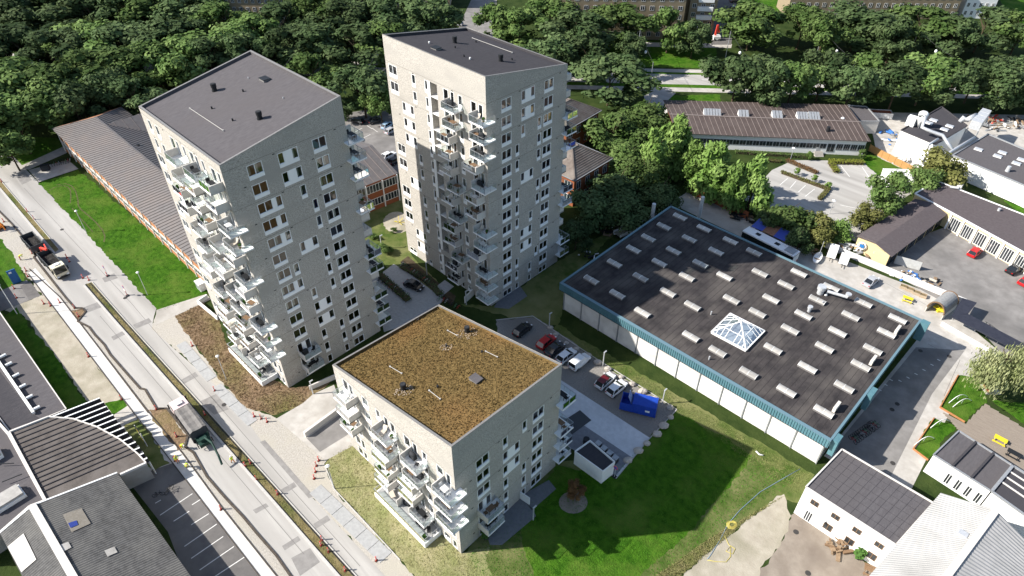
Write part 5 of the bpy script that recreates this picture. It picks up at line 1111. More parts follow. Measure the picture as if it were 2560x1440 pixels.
def trunk_mesh(seed, style):
    r = random.Random(seed); b = MB(); b.tube([(0, 0, -.01), (.004, .003, .18), (-.004, .006, .45), (0, 0, .72)], [.026, .02, .014, .004], 8)
    for i in range(8):
        t = i * .8 + r.uniform(-.3, .3); z = .2 + .06*i; q = r.uniform(.16, .3) * (.6 if style == 'u' else 1); b.tube([(0, 0, z), (q*.5*math.cos(t), q*.5*math.sin(t), z + .1), (q*math.cos(t), q*math.sin(t), z + .22)], [.012, .008, .003], 5)
    return b
CR = {}
def crown(style, col, v):
    k = (style, col, v)
    if k not in CR:
        kk = (style, v)
        n = {'b': 6000, 'u': 8000, 's': 4200, 'w': 6000}[style]
        CR[k] = crown_mesh(hash(kk) % 1000 if False else (ord(style)*7 + v*13), n, style).mesh('crown', LEAF[col])
    return CR[k]
TRK = {s_: trunk_mesh(i, s_).mesh('trunk', bark) for i, s_ in enumerate('busw')}
tr_ = random.Random(11); TN = {}
def tree(x, y, dpx, style, col, label, group, hr=1.15, name='tree', hmax=15, cat='tree'):
    # x, y: middle of the crown in the survey picture, dpx: its width there
    z = 6.0; hv = tr_.uniform(.88, 1.14)
    for _ in range(6):
        p = at(x, y, z); dist = (p - Vector((0, 0, CAMH))).length; dia = dpx * dist / FPX * .97; h = min(hmax, dia * hr * hv); z = h * (.55 if style != 's' else .4)
    p = at(x, y, z); p.z = 0
    o = empty(name, p, tr_.uniform(0, 6.28), label, cat, group)
    cr = inst('crown', crown(style, col, tr_.randrange(5)), o); q_ = tr_.uniform(.9, 1.1); cr.scale = (dia/.86*q_, dia/.86/q_, h); inst('trunk', TRK[style], o, scale=(h*.8, h*.8, h))
    return o
def rowt(pts, style, col, where, group, hr=1.15, hmax=15, what='tree'):
    kinds = {'d': 'dark green', 'm': 'mid-green', 'l': 'light green', 'o': 'olive'}
    for i, q in enumerate(pts):
        c = q[3] if len(q) > 3 else col; c = 'm' if c == 'd' and style == 'b' and tr_.random() < .3 else c; tree(q[0], q[1], q[2], style, c, f'{kinds[c]} {what}, {nth(i)} from left in {where}', group, hr, 'tree', hmax)
rowt([(-20, 25, 140), (55, 35, 140), (140, 20, 140), (225, 35, 150), (310, 30, 150), (395, 25, 150), (480, 30, 150), (560, 55, 130), (715, 55, 150), (785, 35, 140), (855, 55, 150), (935, 50, 150), (1015, 45, 140), (1085, 40, 120)], 'b', 'd', 'the back row at top left', 'trees along the avenue, left', 1.0)
rowt([(-15, -25, 130), (90, -30, 130), (190, -28, 130), (300, -30, 130), (430, -30, 130), (530, -28, 120), (740, -25, 130), (830, -28, 130), (925, -25, 120)], 'b', 'd', 'the topmost row at top left', 'trees along the avenue, left', 1.0)
rowt([(-25, 110, 160, 'd'), (50, 125, 165, 'd'), (130, 135, 160, 'd'), (215, 115, 160, 'd'), (300, 120, 175, 'd'), (395, 110, 170, 'd'), (480, 105, 165, 'd'), (555, 120, 160, 'd'), (640, 95, 130, 'd'), (715, 125, 150, 'd'), (795, 120, 165, 'd'), (885, 115, 160, 'd'), (960, 110, 130, 'd')], 'b', 'd', 'the middle row behind the left tower', 'trees along the avenue, left', 1.0)
rowt([(-20, 215, 180), (60, 215, 170), (145, 200, 165, 'd'), (225, 185, 150), (305, 185, 160), (385, 165, 150), (455, 160, 165), (525, 150, 150, 'd'), (600, 140, 120, 'd')], 'b', 'm', 'the front row behind the school roof', 'trees by the school', 1.0)
rowt([(-30, 300, 160), (40, 310, 170), (120, 275, 150), (185, 270, 120, 'd'), (255, 225, 110, 'd'), (335, 245, 110, 'd'), (20, 370, 100)], 'b', 'm', 'the clump left of the school roof', 'trees by the school', 1.05)
rowt([(226, 272, 52, 'o'), (290, 250, 90, 'o')], 's', 'o', 'the low pair behind the school ridge', 'shrubs by the school', 1.0, 7, 'shrub')
rowt([(785, 190, 125, 'd'), (905, 225, 165, 'd'), (950, 262, 90, 'd'), (850, 268, 70)], 'b', 'd', 'the group between the two tall towers', 'trees between the towers', 1.05)
rowt([(1240, 60, 110), (1300, 75, 145), (1375, 45, 150), (1450, 85, 165, 'd'), (1530, 60, 165, 'd'), (1360, 140, 150, 'd'), (1470, 150, 130, 'd')], 'b', 'm', 'the group behind the middle tower', 'trees along the avenue, centre', 1.0)
rowt([(1525, 195, 200, 'd'), (1575, 130, 90, 'd')], 'b', 'd', 'the dark pair right of the middle tower', 'trees along the avenue, centre', 1.0)
rowt([(1675, 70, 95), (1735, 95, 85, 'd'), (1880, 65, 165, 'm'), (2008, 62, 125), (2060, 90, 100, 'd'), (2145, 65, 175, 'd'), (2235, 100, 100, 'd'), (2300, 72, 160, 'm'), (2380, 95, 110, 'd'), (2460, 70, 150, 'd'), (2550, 85, 110, 'm')], 'b', 'm', 'the back row at top right', 'trees along the avenue, right', 1.1)
rowt([(1845, 185, 165), (1925, 215, 120, 'd'), (1985, 200, 125), (2060, 185, 130, 'd'), (2130, 212, 120), (2185, 190, 120, 'd'), (2245, 210, 125), (2315, 195, 135, 'd'), (2380, 215, 110), (2440, 190, 140, 'd'), (2505, 215, 110), (2560, 205, 120, 'd'), (2620, 190, 130)], 'b', 'd', 'the front row along the avenue at right', 'trees along the avenue, right', 1.05)
rowt([(1535, 335, 170, 'm'), (1615, 290, 130, 'm'), (1580, 400, 140, 'm'), (1545, 470, 140, 'd'), (1610, 450, 130, 'm'), (1480, 525, 140, 'd'), (1440, 590, 90, 'd'), (1560, 540, 120, 'd'), (1650, 490, 100, 'd')], 's', 'd', 'the thicket beside the hall', 'thicket beside the hall', 1.1, 11, 'shrub')
rowt([(1635, 385, 120), (1690, 355, 160), (1735, 400, 110), (1785, 415, 150), (1835, 460, 110), (1888, 450, 130)], 'u', 'l', 'the upright clump behind the hall', 'upright trees behind the hall', 1.3, 15)
rowt([(1965, 545, 120, 'm'), (1925, 560, 70, 'd'), (2040, 570, 90, 'o'), (2095, 575, 70, 'l'), (2000, 600, 70, 'd')], 's', 'm', 'the shrubs between bus and car park', 'shrubs by the car park', 1.1, 9, 'shrub')
tree(2165, 545, 72, 's', 'o', 'small olive-leaved tree at the corner of the brown garage roof', None, 1.25); tree(2225, 487, 112, 'b', 'm', 'round dark green tree over the garage roof beside the car park', None, 1.05)
tree(2310, 455, 85, 's', 'm', 'green bushy tree left of the olive-brown dome-shaped tree', None, 1.0); tree(2350, 425, 105, 's', 'o', 'olive-brown dome-shaped tree in front of the workshop', None, 1.0)
tree(2515, 920, 150, 'w', 'w', 'pale weeping willow at the right edge above the deck', None, .95, 'willow_tree')
tree(1441, 1222, 48, 's', 'r', 'small rusty-leaved sapling on the shaded lawn', None, 1.3, 'sapling')
for i, (x, y) in enumerate(((1993, 428), (2036, 445), (2072, 462), (2024, 388))): tree(x, y, 15, 'b', 'l', f'small round-headed young tree, {nth(i) if i < 3 else "the one by the steps"} in the office car park', 'young car park trees', 1.5, 'young_tree')
tree(2157, 385, 20, 'b', 'm', 'small ball-shaped tree at the end of the yellow hedge', None, 1.4, 'young_tree')
for i, (x, y, d_) in enumerate(((960, 620, 40), (935, 590, 25), (985, 575, 18))): tree(x, y, d_, 's', 'm', f'low garden shrub, {nth(i)} in the garden between the towers', 'garden shrubs', .9, 'shrub', 3, 'shrub')
# hedges: leafy boxes
def hedge(label, pts, wd, h, col, seed, dens=60):
    r = random.Random(seed); P = pol(pts); b = MB()
    for i in range(len(P) - 1):
        a, c = P[i], P[i+1]; L_ = (c - a).length; d = (c - a) / L_; n_ = Vector((-d.y, d.x, 0))
        for k in range(int(L_ * wd * dens * (.5 + h))):
            p = a + d * r.uniform(-wd*.3, L_ + wd*.3) + n_ * r.uniform(-wd/2, wd/2) + Vector((0, 0, r.uniform(.1, h) if r.random() < .5 else h + r.uniform(-.12, .08))); u = Vector((r.gauss(0, 1), r.gauss(0, 1), r.gauss(0, .7))).normalized() * r.uniform(.08, .17); v = u.orthogonal().normalized() * u.length * .8
            b.add([p - u, p + v, p + u, p - v], [(0, 1, 2, 3)])
    o = empty('hedge', P[0], 0, label, 'hedge'); b.build('foliage', LEAF[col], o)
    q = MB()
    for i in range(len(P) - 1): q.bar(P[i] + Vector((0, 0, h*.45)), P[i+1] + Vector((0, 0, h*.45)), wd*.7, h*.85)
    q.build('branches', bark, o)
hedge('yellow-green clipped hedge corner in the office car park', [(2090, 432), (2074, 408), (2155, 410)], 1.5, .9, 'y', 1)
hedge('low brown hedge along the diagonal car park island', [(1955, 433), (2070, 475), (2048, 500)], 1.2, .6, 'o', 2); hedge('brown hedge beside the office entrance path', [(1968, 404), (2040, 434)], 1.3, .7, 'r', 3)
hedge('low brown hedge left of the entrance path', [(1895, 402), (1950, 406)], 1.1, .6, 'o', 4); hedge('long dark hedge in front of the low office', [(1840, 383), (2020, 395)], 1.2, .8, 'm', 5)
hedge('dark planting strip at the entrance of the middle tower', [(1005, 668), (1065, 700), (1100, 738)], 1.6, .6, 'd', 6, 40); hedge('dark planting strip beside the drive at the left tower', [(950, 690), (1020, 752)], 1.6, .7, 'd', 7, 40)
# rough grass clumps on the lawns, one scattered mass each
def tufts(px, n, col, name, hmin=.08, hmax=.22, seed=0, wd=.05):
    r = random.Random(seed); P = pol(px); xs = [p.x for p in P]; ys = [p.y for p in P]; b = MB(); k = 0
    def ins(x, y):
        c = False; j = len(P) - 1
        for i in range(len(P)):
            if (P[i].y > y) != (P[j].y > y) and x < (P[j].x-P[i].x)*(y-P[i].y)/(P[j].y-P[i].y) + P[i].x: c = not c
            j = i
        return c
    while k < n:
        x, y = r.uniform(min(xs), max(xs)), r.uniform(min(ys), max(ys))
        if not ins(x, y): continue
        for _ in range(3):
            t = r.uniform(0, 6.28); h = r.uniform(hmin, hmax); a = Vector((math.cos(t), math.sin(t), 0)) * wd; q = Vector((x + r.uniform(-.15, .15), y + r.uniform(-.15, .15), .01)); b.add([q - a, q + a, q + Vector((r.uniform(-.12, .12), r.uniform(-.12, .12), h))], [(0, 1, 2)])
        k += 1
    tag(b.build(name, col), label=None, kind='stuff')
gl_ = M('grass blades', (.04, .13, .01), (.08, .2, .02), s=.6, r=.9); gd_ = M('dry grass blades', (.3, .27, .13), (.22, .23, .08), s=.6, r=.9); gs_ = M('dead weeds', (.18, .12, .065), (.27, .19, .11), s=.8, r=.95)
tufts([(96, 458), (195, 424), (515, 700), (518, 733), (395, 780), (391, 771), (216, 583)], 5000, gl_, 'grass_tufts', .04, .09, seed=1); tufts([(1160, 1392), (1300, 1290), (1390, 1165), (1530, 1190), (1690, 1030), (1990, 1200), (1850, 1290), (1650, 1440), (1215, 1440)], 8000, gl_, 'grass_tufts', .04, .12, seed=2)
tufts([(812, 1162), (822, 1147), (880, 1105), (1153, 1382), (1215, 1440), (1060, 1440), (1000, 1400), (835, 1222)], 3500, gd_, 'dry_grass_tufts', .04, .12, seed=3); tufts([(437, 790), (505, 757), (545, 790), (568, 862), (640, 930), (722, 968), (775, 966), (760, 1008), (690, 1037), (625, 1022), (560, 960), (480, 850)], 5000, gs_, 'dead_weeds', .05, .18, 4)
tufts([(210, 712), (286, 800), (472, 1011), (847, 1440), (890, 1440), (457, 960), (312, 800), (230, 705)], 2500, M('verge blades', (.18, .17, .06), (.28, .24, .12), s=.6, r=.9), 'verge_tufts', .04, .1, 5); tufts([(1700, 1440), (1880, 1290), (1960, 1240), (1800, 1330), (1640, 1440)], 3000, gd_, 'dry_grass_tufts', .06, .18, 6)
tufts([(1395, 818), (2030, 1190), (1990, 1235), (1700, 1030), (1500, 895)], 2500, M('mixed blades', (.13, .17, .045), (.22, .22, .085), s=.6, r=.9), 'grass_tufts', .04, .12, 7)
# ------------------------------------------------------------------ vehicles
def loft(sts, m, name, root, mats=None):
    # sts: list of rings (same length), closed rings along the body
    b = MB(); n = len(sts[0]); vs = [p for r_ in sts for p in r_]; fs = []
    for i in range(len(sts) - 1):
        for k in range(n): fs.append((i*n+k, i*n+(k+1) % n, (i+1)*n+(k+1) % n, (i+1)*n+k))
    fs += [tuple(range(n-1, -1, -1)), tuple((len(sts)-1)*n + k for k in range(n))]; b.add(vs, fs); return b.build(name, m, root, local=True)
WHL = {}
def wheel(root, x, y, r=.32, w=.22):
    if (r, w) not in WHL:
        a = MB(); a.tube([(0, -w/2, 0), (0, -w*.35, 0), (0, w*.35, 0), (0, w/2, 0)], [r*.86, r, r, r*.86], 16); c = MB(); c.tube([(0, -w*.53, 0), (0, w*.53, 0)], r*.6, 12); WHL[(r, w)] = (a.mesh('wheel', tyre), c.mesh('rim', rim))
    o = inst('wheel', WHL[(r, w)][0], root, (x, y, r)); inst('rim', WHL[(r, w)][1], o); return o
def paint(name, c): return M('car paint ' + name, c, r=.28, spec=.5)
def make_car(col, style='hatch'):
    o = empty('car', (0, 0, 0)); L_, W = (4.2, .88) if style != 'van' else (4.5, .92); m = col
    # x forward; lower body rings: (x, half width, z bottom, z shoulder)
    def ring(x, w, z0, z1): return [(x, -w*.92, z0), (x, w*.92, z0), (x, w, z0+.18), (x, w, z1-.12), (x, w*.9, z1), (x, -w*.9, z1), (x, -w, z1-.12), (x, -w, z0+.18)]
    h = L_/2
    sh = .95 if style == 'van' else .88
    loft([ring(-h, W*.86, .36, .78), ring(-h+.12, W*.97, .24, sh), ring(-.6, W, .2, sh), ring(.7, W, .2, sh), ring(h-.5, W*.97, .22, .80), ring(h-.08, W*.86, .28, .68), ring(h, W*.74, .36, .58)], m, 'body', o)
    zr = 1.78 if style == 'van' else 1.46
    if style == 'van': xs = [-h+.06, -h+.12, .55, 1.35]
    elif style == 'sedan': xs = [-h+.55, -h+1.25, .25, 1.15]
    else: xs = [-h+.1, -h+.55, .25, 1.15]
    wt, wb = W*.76, W*.9
    P = {'bl': (xs[0], wb, sh - .02), 'tl': (xs[1], wt, zr), 'tr': (xs[2], wt, zr), 'br': (xs[3], wb, sh - .02)}
    def q(a, s_): x, y, z = P[a]; return Vector((x, y*s_, z))
    g = carglass
    b = MB(); b.quad(q('br', -1), q('br', 1), q('tr', 1), q('tr', -1)); b.build('windscreen', g, o, local=True)
    b = MB(); b.quad(q('bl', 1), q('bl', -1), q('tl', -1), q('tl', 1)); b.build('rear_window', g if style != 'van' else g, o, local=True)
    for s_ in (-1, 1):
        b = MB(); v = [q('bl', s_), q('br', s_), q('tr', s_), q('tl', s_)]; b.add(v, [(0, 1, 2, 3) if s_ < 0 else (3, 2, 1, 0)]); b.build('side_window', m if style == 'van' else g, o, local=True)
        f = MB(); f.bar(q('tr', s_), q('br', s_), .07); f.bar(q('tl', s_), q('bl', s_), .09); md = (q('tl', s_) + q('tr', s_))/2; f.bar(md, Vector((md.x, wb*s_, sh)), .08); f.build('pillar', m, o, local=True)
        MB().box(h - .3, h - .06, s_*.55 - .14, s_*.55 + .14, .6, .74).build('headlight', headl, o, local=True); MB().box(-h - .015, -h + .1, s_*.62 - .12, s_*.62 + .12, .66, .84).build('taillight', taill, o, local=True)
        MB().box(.85, 1.02, s_*(W + .09) - .08, s_*(W + .09) + .08, .9, 1.02).build('mirror', m, o, local=True)
        for x in (-h + .78, h - .82): wheel(o, x, s_*(W - .1))
    MB().add([(xs[1]-.02, -wt, zr), (xs[2]+.02, -wt, zr), (xs[2]+.02, wt, zr), (xs[1]-.02, wt, zr), (xs[1]+.1, -wt*.9, zr+.05), (xs[2]-.1, -wt*.9, zr+.05), (xs[2]-.1, wt*.9, zr+.05), (xs[1]+.1, wt*.9, zr+.05)], [(4,5,6,7),(0,1,5,4),(1,2,6,5),(2,3,7,6),(3,0,4,7)]).build('roof', m if style != 'pano' else paint('dark red glass roof', (.10, .008, .01)), o, local=True)
    return o
blackp, whitep_, redp, silverp, bluep_, maroon = paint('black', (.012, .013, .016)), paint('white', (.72, .73, .74)), paint('red', (.42, .012, .015)), paint('silver', (.38, .39, .41)), paint('pale blue', (.28, .42, .55)), paint('dark grey', (.04, .043, .048))
def car(col, style, rear, front, label, group=None):
    a, c = at(*rear, .5), at(*front, .5); d = c - a; o = make_car(col, style); p = (a + c) / 2; o.location = (p.x, p.y, .02); o.rotation_euler = (0, 0, math.atan2(d.y, d.x)); tag(o, label, 'car', group); return o
cg = 'cars on the gravel car park'
car(blackp, 'hatch', (1290, 838), (1322, 812), 'black car at the far end of the gravel car park', cg); car(redp, 'hatch', (1350, 868), (1382, 842), 'red hatchback on the gravel car park', cg); car(maroon, 'sedan', (1370, 886), (1404, 860), 'dark grey car parked right beside the red hatchback', cg)
car(whitep_, 'hatch', (1398, 904), (1434, 876), 'white car left of the small white van', cg); car(whitep_, 'van', (1428, 922), (1470, 888), 'small white panel van on the gravel car park', cg); car(whitep_, 'pano', (1496, 968), (1530, 937), 'white car with dark red roof beside the blue container', cg); car(whitep_, 'hatch', (1521, 988), (1562, 954), 'plain white car nearest the blue container', cg)
car(blackp, 'sedan', (1014, 706), (1056, 722), 'black car on the drive below the middle tower')
car(redp, 'hatch', (2424, 642), (2450, 620), 'bright red car in front of the garage doors'); car(blackp, 'sedan', (2518, 684), (2552, 664), 'black car parked on the court at the right edge'); car(redp, 'hatch', (2552, 712), (2580, 694), 'red car cut off by the right edge of the court'); car(silverp, 'sedan', (2162, 716), (2192, 692), 'silver car in the yard behind the hall')
cb_ = 'cars behind the towers'
car(blackp, 'hatch', (908, 306), (880, 300), 'black car by the small green island between the towers', cb_); car(maroon, 'sedan', (922, 306), (955, 298), 'dark car under the trees between the towers', cb_); car(bluep_, 'hatch', (955, 322), (982, 306), 'pale blue car beside the middle tower', cb_); car(silverp, 'hatch', (965, 334), (992, 320), 'silver car tucked behind the pale blue car', cb_); car(redp, 'hatch', (868, 350), (898, 347), 'red car seen past the edge of the left tower', cb_); car(blackp, 'hatch', (978, 408), (1000, 396), 'dark car at the gable of the red-brick school block', cb_); car(whitep_, 'hatch', (960, 395), (984, 383), 'white car behind the roof of the red-brick school block', cb_)
cs_ = 'cars parked on the shaded side street'
for i, (y, c) in enumerate(((2, maroon), (22, blackp), (44, redp))): car(c, 'hatch', (1822, y + 2), (1852, y - 2), f'{"dark grey" if c is maroon else "black" if c is blackp else "red"} car parked on the shaded street at top', cs_)
car(silverp, 'hatch', (1160, 62), (1128, 58), 'silver car turning into the side street at top centre'); car(redp, 'hatch', (1112, 66), (1134, 64), 'small red car behind the roof of the middle tower')
# tarps, trucks
tarp = M('grey tarpaulin', (.16, .15, .14), (.2, .19, .18), s=2, r=.85, bump=.3, bs=3); steel = M('dark tipper steel', (.05, .055, .058), (.075, .08, .083), s=2, r=.6); load = M('black asphalt load', (.02, .019, .018), (.045, .042, .04), s=3, r=.95, bump=1, bs=5); cream = paint('cream', (.62, .57, .43)); pinkw = paint('pale pink', (.7, .55, .53)); greenm = M('machine green', (.012, .04, .03), r=.6)
def cab(root, x, m, glassdir=1):
    # cab occupies x..x+2.3, windscreen at its +x end
    b = MB(); b.add([(x, -1.2, .6), (x+2.3, -1.2, .6), (x+2.3, 1.2, .6), (x, 1.2, .6), (x, -1.2, 2.7), (x+1.95, -1.15, 2.9), (x+1.95, 1.15, 2.9), (x, 1.2, 2.7)], [(3,2,1,0),(4,5,6,7),(0,1,5,4),(1,2,6,5),(2,3,7,6),(3,0,4,7)]); o = b.build('cab', m, root, local=True)
    b = MB(); b.quad((x+2.29, -1.05, 1.5), (x+2.29, 1.05, 1.5), (x+2.02, 1.02, 2.75), (x+2.02, -1.02, 2.75)); b.build('windscreen', carglass, o, local=True)
    for s_ in (-1, 1):
        b = MB(); v = [(x+.7, s_*1.215, 1.6), (x+1.8, s_*1.215, 1.6), (x+1.7, s_*1.2, 2.5), (x+.7, s_*1.22, 2.5)]; b.add(v, [(0,1,2,3) if s_ < 0 else (3,2,1,0)]); b.build('side_window', carglass, o, local=True); MB().box(x+2.25, x+2.38, s_*.9-.2, s_*.9+.2, .75, 1.0).build('headlight', headl, o, local=True); MB().box(x+1.9, x+2.1, s_*1.4-.1, s_*1.4+.1, 1.7, 2.5).build('mirror', dark, o, local=True)
    MB().box(x+2.28, x+2.42, -1.1, 1.1, .45, .75).build('bumper', dark, o, local=True); MB().box(x+.5, x+1.3, -.5, .5, 2.86, 3.02).build('roof_hatch', white, o, local=True); return o
def bin_(root, x0, x1, z0, z1, m, fill=None, name='tipper_body'):
    b = MB(); t = .09
    b.box(x0, x1, -1.22, -1.22+t, z0, z1); b.box(x0, x1, 1.22-t, 1.22, z0, z1); b.box(x0, x0+t, -1.22+t, 1.22-t, z0, z1); b.box(x1-t, x1, -1.22+t, 1.22-t, z0, z1); b.box(x0+t, x1-t, -1.22+t, 1.22-t, z0, z0+.12); o = b.build(name, m, root, local=True)
    n = int((x1-x0)/.8)
    for i in range(n+1):
        for s_ in (-1, 1): x = x0 + (x1-x0)*i/n; MB().box(x-.06, x+.06, s_*1.25-.04, s_*1.25+.04, z0, z1).build('rib', m, o, local=True)
    if fill is not None:
        q = MB(); N_ = 8; r = random.Random(int(x0*10)); vs = [(x0+.1+(x1-x0-.2)*i/N_, -1.1+2.2*j/4, z0+.3+fill*r.uniform(.5, 1)*(1-abs(i/N_-.5))) for i in range(N_+1) for j in range(5)]; q.add(vs, [(i*5+j, (i+1)*5+j, (i+1)*5+j+1, i*5+j+1) for i in range(N_) for j in range(4)]); q.build('load', load, o, local=True)
    return o
def chassis(root, x0, x1, axles):
    MB().box(x0, x1, -.45, .45, .55, .85).build('chassis', dark, root, local=True)
    for x in axles:
        for s_ in (-1, 1): wheel(root, x, s_*1.05, .5, .4)
a, c = at(92, 622, 0), at(183, 718, 0); t1 = empty('crane_truck', (a + c)/2, math.atan2((c-a).y, (c-a).x), 'cream-cabbed tipper truck with red loading crane standing on the left carriageway', 'truck')
hl = 5.6; chassis(t1, -hl + 1, hl, (-hl + 2.2, -hl + 3.6, hl - 1.3)); cab(t1, hl - 2.4, cream); bin_(t1, -hl + 2.2, hl - 2.6, 1.0, 2.5, steel, .7)
b = MB(); b.bar((-hl + 1.5, 0, .9), (-hl + 1.5, 0, 3.0), .4); b.bar((-hl + 1.5, 0, 2.9), (-1.5, .5, 3.5), .3, .35); b.bar((-1.5, .5, 3.45), (-hl + 1.2, .9, 3.1), .22, .28); b.build('crane', redm, t1, local=True)
t2 = empty('tipper_trailer', (a + c)/2 - (c - a).normalized() * 9.6, math.atan2((c-a).y, (c-a).x), 'dark open tipper trailer with black load, hitched behind the cream-cabbed truck', 'trailer'); chassis(t2, -3, 4.6, (-1.8, -.5, 2.2)); bin_(t2, -3.1, 2.9, 1.0, 2.4, steel, .6)
a, c = at(512, 1108, 0), at(452, 1025, 0); t3 = empty('tipper_truck', (a + c)/2, math.atan2((c-a).y, (c-a).x), 'tipper truck with pale pink cab and grey tarpaulin on the roadworks', 'truck')
hl = 4.6; chassis(t3, -hl, hl, (-hl + 1.3, -hl + 2.7, hl - 2.8, hl - 1.2)); cab(t3, hl - 2.3, pinkw); o = bin_(t3, -hl + .8, hl - 2.5, 1.0, 2.6, steel)
q = MB(); N_ = 12; vs = []
for i in range(N_ + 1):
    for j, y in enumerate((-1.25, -.8, -.3, .3, .8, 1.25)): vs.append((-hl + .78 + (2*hl - 3.2)*i/N_, y, 2.62 + [0, .18, .06, .1, .22, 0][j] + .04*math.sin(i*1.9)))
q.add(vs, [(i*6+j, (i+1)*6+j, (i+1)*6+j+1, i*6+j+1) for i in range(N_) for j in range(5)]); q.build('tarpaulin', tarp, t3, local=True)
b = MB(); b.box(-hl - 1.2, -hl + .6, -.9, .9, .7, 1.4); b.box(-hl - .9, -hl - .3, -.5, .5, 1.4, 2.0); b.bar((-hl - .2, -.95, .8), (-hl - .2, -.95, 2.3), .12); b.bar((-hl - .2, .95, .8), (-hl - .2, .95, 2.3), .12); b.build('rear_machine', greenm, t3, local=True); b = MB(); b.tube([(-hl - 1, -.2, 2.2), (-hl - 3, -.5, 2.6), (-hl - 5.2, -.3, 1.8), (-hl - 6.2, -.1, .8)], .16, 8); b.build('hose_arm', greenm, t3, local=True)
for s_ in (-1, 1): b = MB(); ring_ = [(-hl - .7 + .4*math.cos(t*.52), s_*1.1, .9 + .4*math.sin(t*.52)) for t in range(13)]; b.tube(ring_, .05, 6, False); b.build('hose_reel', dark, t3, local=True)
# blue waste container
a, c = at(1552, 1012, 0), at(1640, 1034, 0); d = c - a; bc = empty('waste_container', (a+c)/2, math.atan2(d.y, d.x), 'bright blue waste container with its lid flap open on the gravel', 'container'); bl = M('container blue', (.012, .05, .33), (.018, .065, .38), s=2, r=.5); h = d.length/2
b = MB(); b.add([(-h*.35, -1.2, .3), (h, -1.2, .3), (h, 1.2, .3), (-h*.35, 1.2, .3), (-h*.35, -1.2, 2.4), (h*.97, -1.2, 2.4), (h*.97, 1.2, 2.4), (-h*.35, 1.2, 2.4)], [(3,2,1,0),(4,5,6,7),(0,1,5,4),(1,2,6,5),(2,3,7,6),(3,0,4,7)]); b.build('container_body', bl, bc, local=True)
bin_(bc, -h, -h*.36, .3, 1.9, bl, None, 'hopper'); MB().bar((-h*.4, -.2, 1.9), (-h*.62, -.2, 3.4), 1.5, .06, Vector((1, 0, .3))).build('lid_flap', M('lid blue-grey', (.16, .22, .4), r=.5), bc, local=True)
for i in range(6): x = -h*.3 + (1.25*h)*i/5; MB().box(x-.05, x+.05, -1.28, -1.2, .3, 2.4).build('rib', bl, bc, local=True); MB().box(x-.05, x+.05, 1.2, 1.28, .3, 2.4).build('rib', bl, bc, local=True)
MB().box(h*.4, h*.65, -1.3, -1.285, 1.2, 1.6).build('label_plate', white, bc, local=True)
for s_ in (-1, 1): MB().box(-h, h, s_*.7-.1, s_*.7+.1, .02, .3).build('skid', dark, bc, local=True)
# bus behind the hall
a, c = at(1872, 574, 3), at(1985, 631, 3); d = c - a; a.z = c.z = 0; d = d.normalized()*12; bu = empty('bus', (a+c)/2, math.atan2(d.y, d.x), 'long bus with white roof parked behind the hall', 'bus'); MB().box(-6, 6, -1.25, 1.25, .35, 1.5).build('body', blackp, bu, local=True); MB().box(-5.98, 5.98, -1.24, 1.24, 1.505, 2.7).build('window_band', carglass, bu, local=True)
MB().box(-6, 6, -1.26, 1.26, 2.705, 3.0).build('roof', whitep_, bu, local=True)
for x in (-3, 1.5): MB().box(x-.5, x+.5, -.4, .4, 3.002, 3.1).build('roof_hatch', dark, bu, local=True)
MB().box(3.6, 5.6, -.9, .9, 3.002, 3.2).build('roof_unit', grey, bu, local=True); MB().box(6.0, 6.05, -1.1, 1.1, .6, 2.6).build('rear_panel', white, bu, local=True)
for x in (-4, 3.2):
    for s_ in (-1, 1): wheel(bu, x, s_*1.1, .48, .3)
for s_ in (-.8, .8): MB().box(6.05, 6.1, s_-.15, s_+.15, .8, 1.2).build('taillight', taill, bu, local=True)
ca = empty('canopy', at(1930, 575), 0, 'carport canopy with blue roof panels behind the bus', 'canopy'); Pq = [at(1878, 566, 3.2), at(1900, 546, 3.2), at(1980, 582, 3.2), at(1962, 604, 3.2)]
for i in range(6):
    t0, t1_ = i/6, (i+1)/6; A_, B_ = Pq[0] + (Pq[3]-Pq[0])*t0, Pq[0] + (Pq[3]-Pq[0])*t1_; C2, D2 = Pq[1] + (Pq[2]-Pq[1])*t1_, Pq[1] + (Pq[2]-Pq[1])*t0
    MB().prism([A_, B_, C2, D2], 3.2, 3.3).build('roof_panel', M('canopy blue', (.05, .08, .34), r=.4) if i not in (2, 3) else M('rust sheet', (.2, .1, .06), (.26, .15, .1), s=3, r=.9), ca)
for v in Pq: MB().bar(Vector((v.x, v.y, 0)), Vector((v.x, v.y, 3.2)), .14).build('post', wood, ca)
def trailer(label, x, y, rz, L_=3, h=1.9):
    o = empty('box_trailer', at(x, y), rz, label, 'trailer'); MB().box(-L_/2, L_/2, -.85, .85, .5, h+.2).build('box', white, o, local=True); MB().box(L_/2, L_/2+1.2, -.06, .06, .45, .55).build('drawbar', dark, o, local=True)
    for s_ in (-1, 1): wheel(o, 0, s_*.95, .33, .22)
trailer('tall white box trailer nearest the boat behind the hall', 2078, 640, R(-120)); trailer('smaller white box trailer against the yard wall', 2107, 658, R(-120), 2.4, 1.6)
bo = empty('sailing_dinghy', at(2043, 648), R(55), 'small white sailing dinghy lying in the yard', 'boat'); sts = []
for x, w, k in ((-1.9, .55, .1), (-1, .75, .02), (0, .8, 0), (1, .65, .03), (1.8, .3, .15), (2.1, .05, .3)): sts.append([(x, -w, .65), (x, -w*.75, .2+k), (x, 0, .05+k), (x, w*.75, .2+k), (x, w, .65), (x, w*.85, .62), (x, 0, .45), (x, -w*.85, .62)])
loft(sts, whitep_, 'hull', bo); MB().bar((.6, 0, .4), (.6, 0, 4.2), .08).build('mast', galv, bo, local=True); MB().box(-.9, -.6, -.6, .6, .55, .62).build('thwart', wood, bo, local=True)
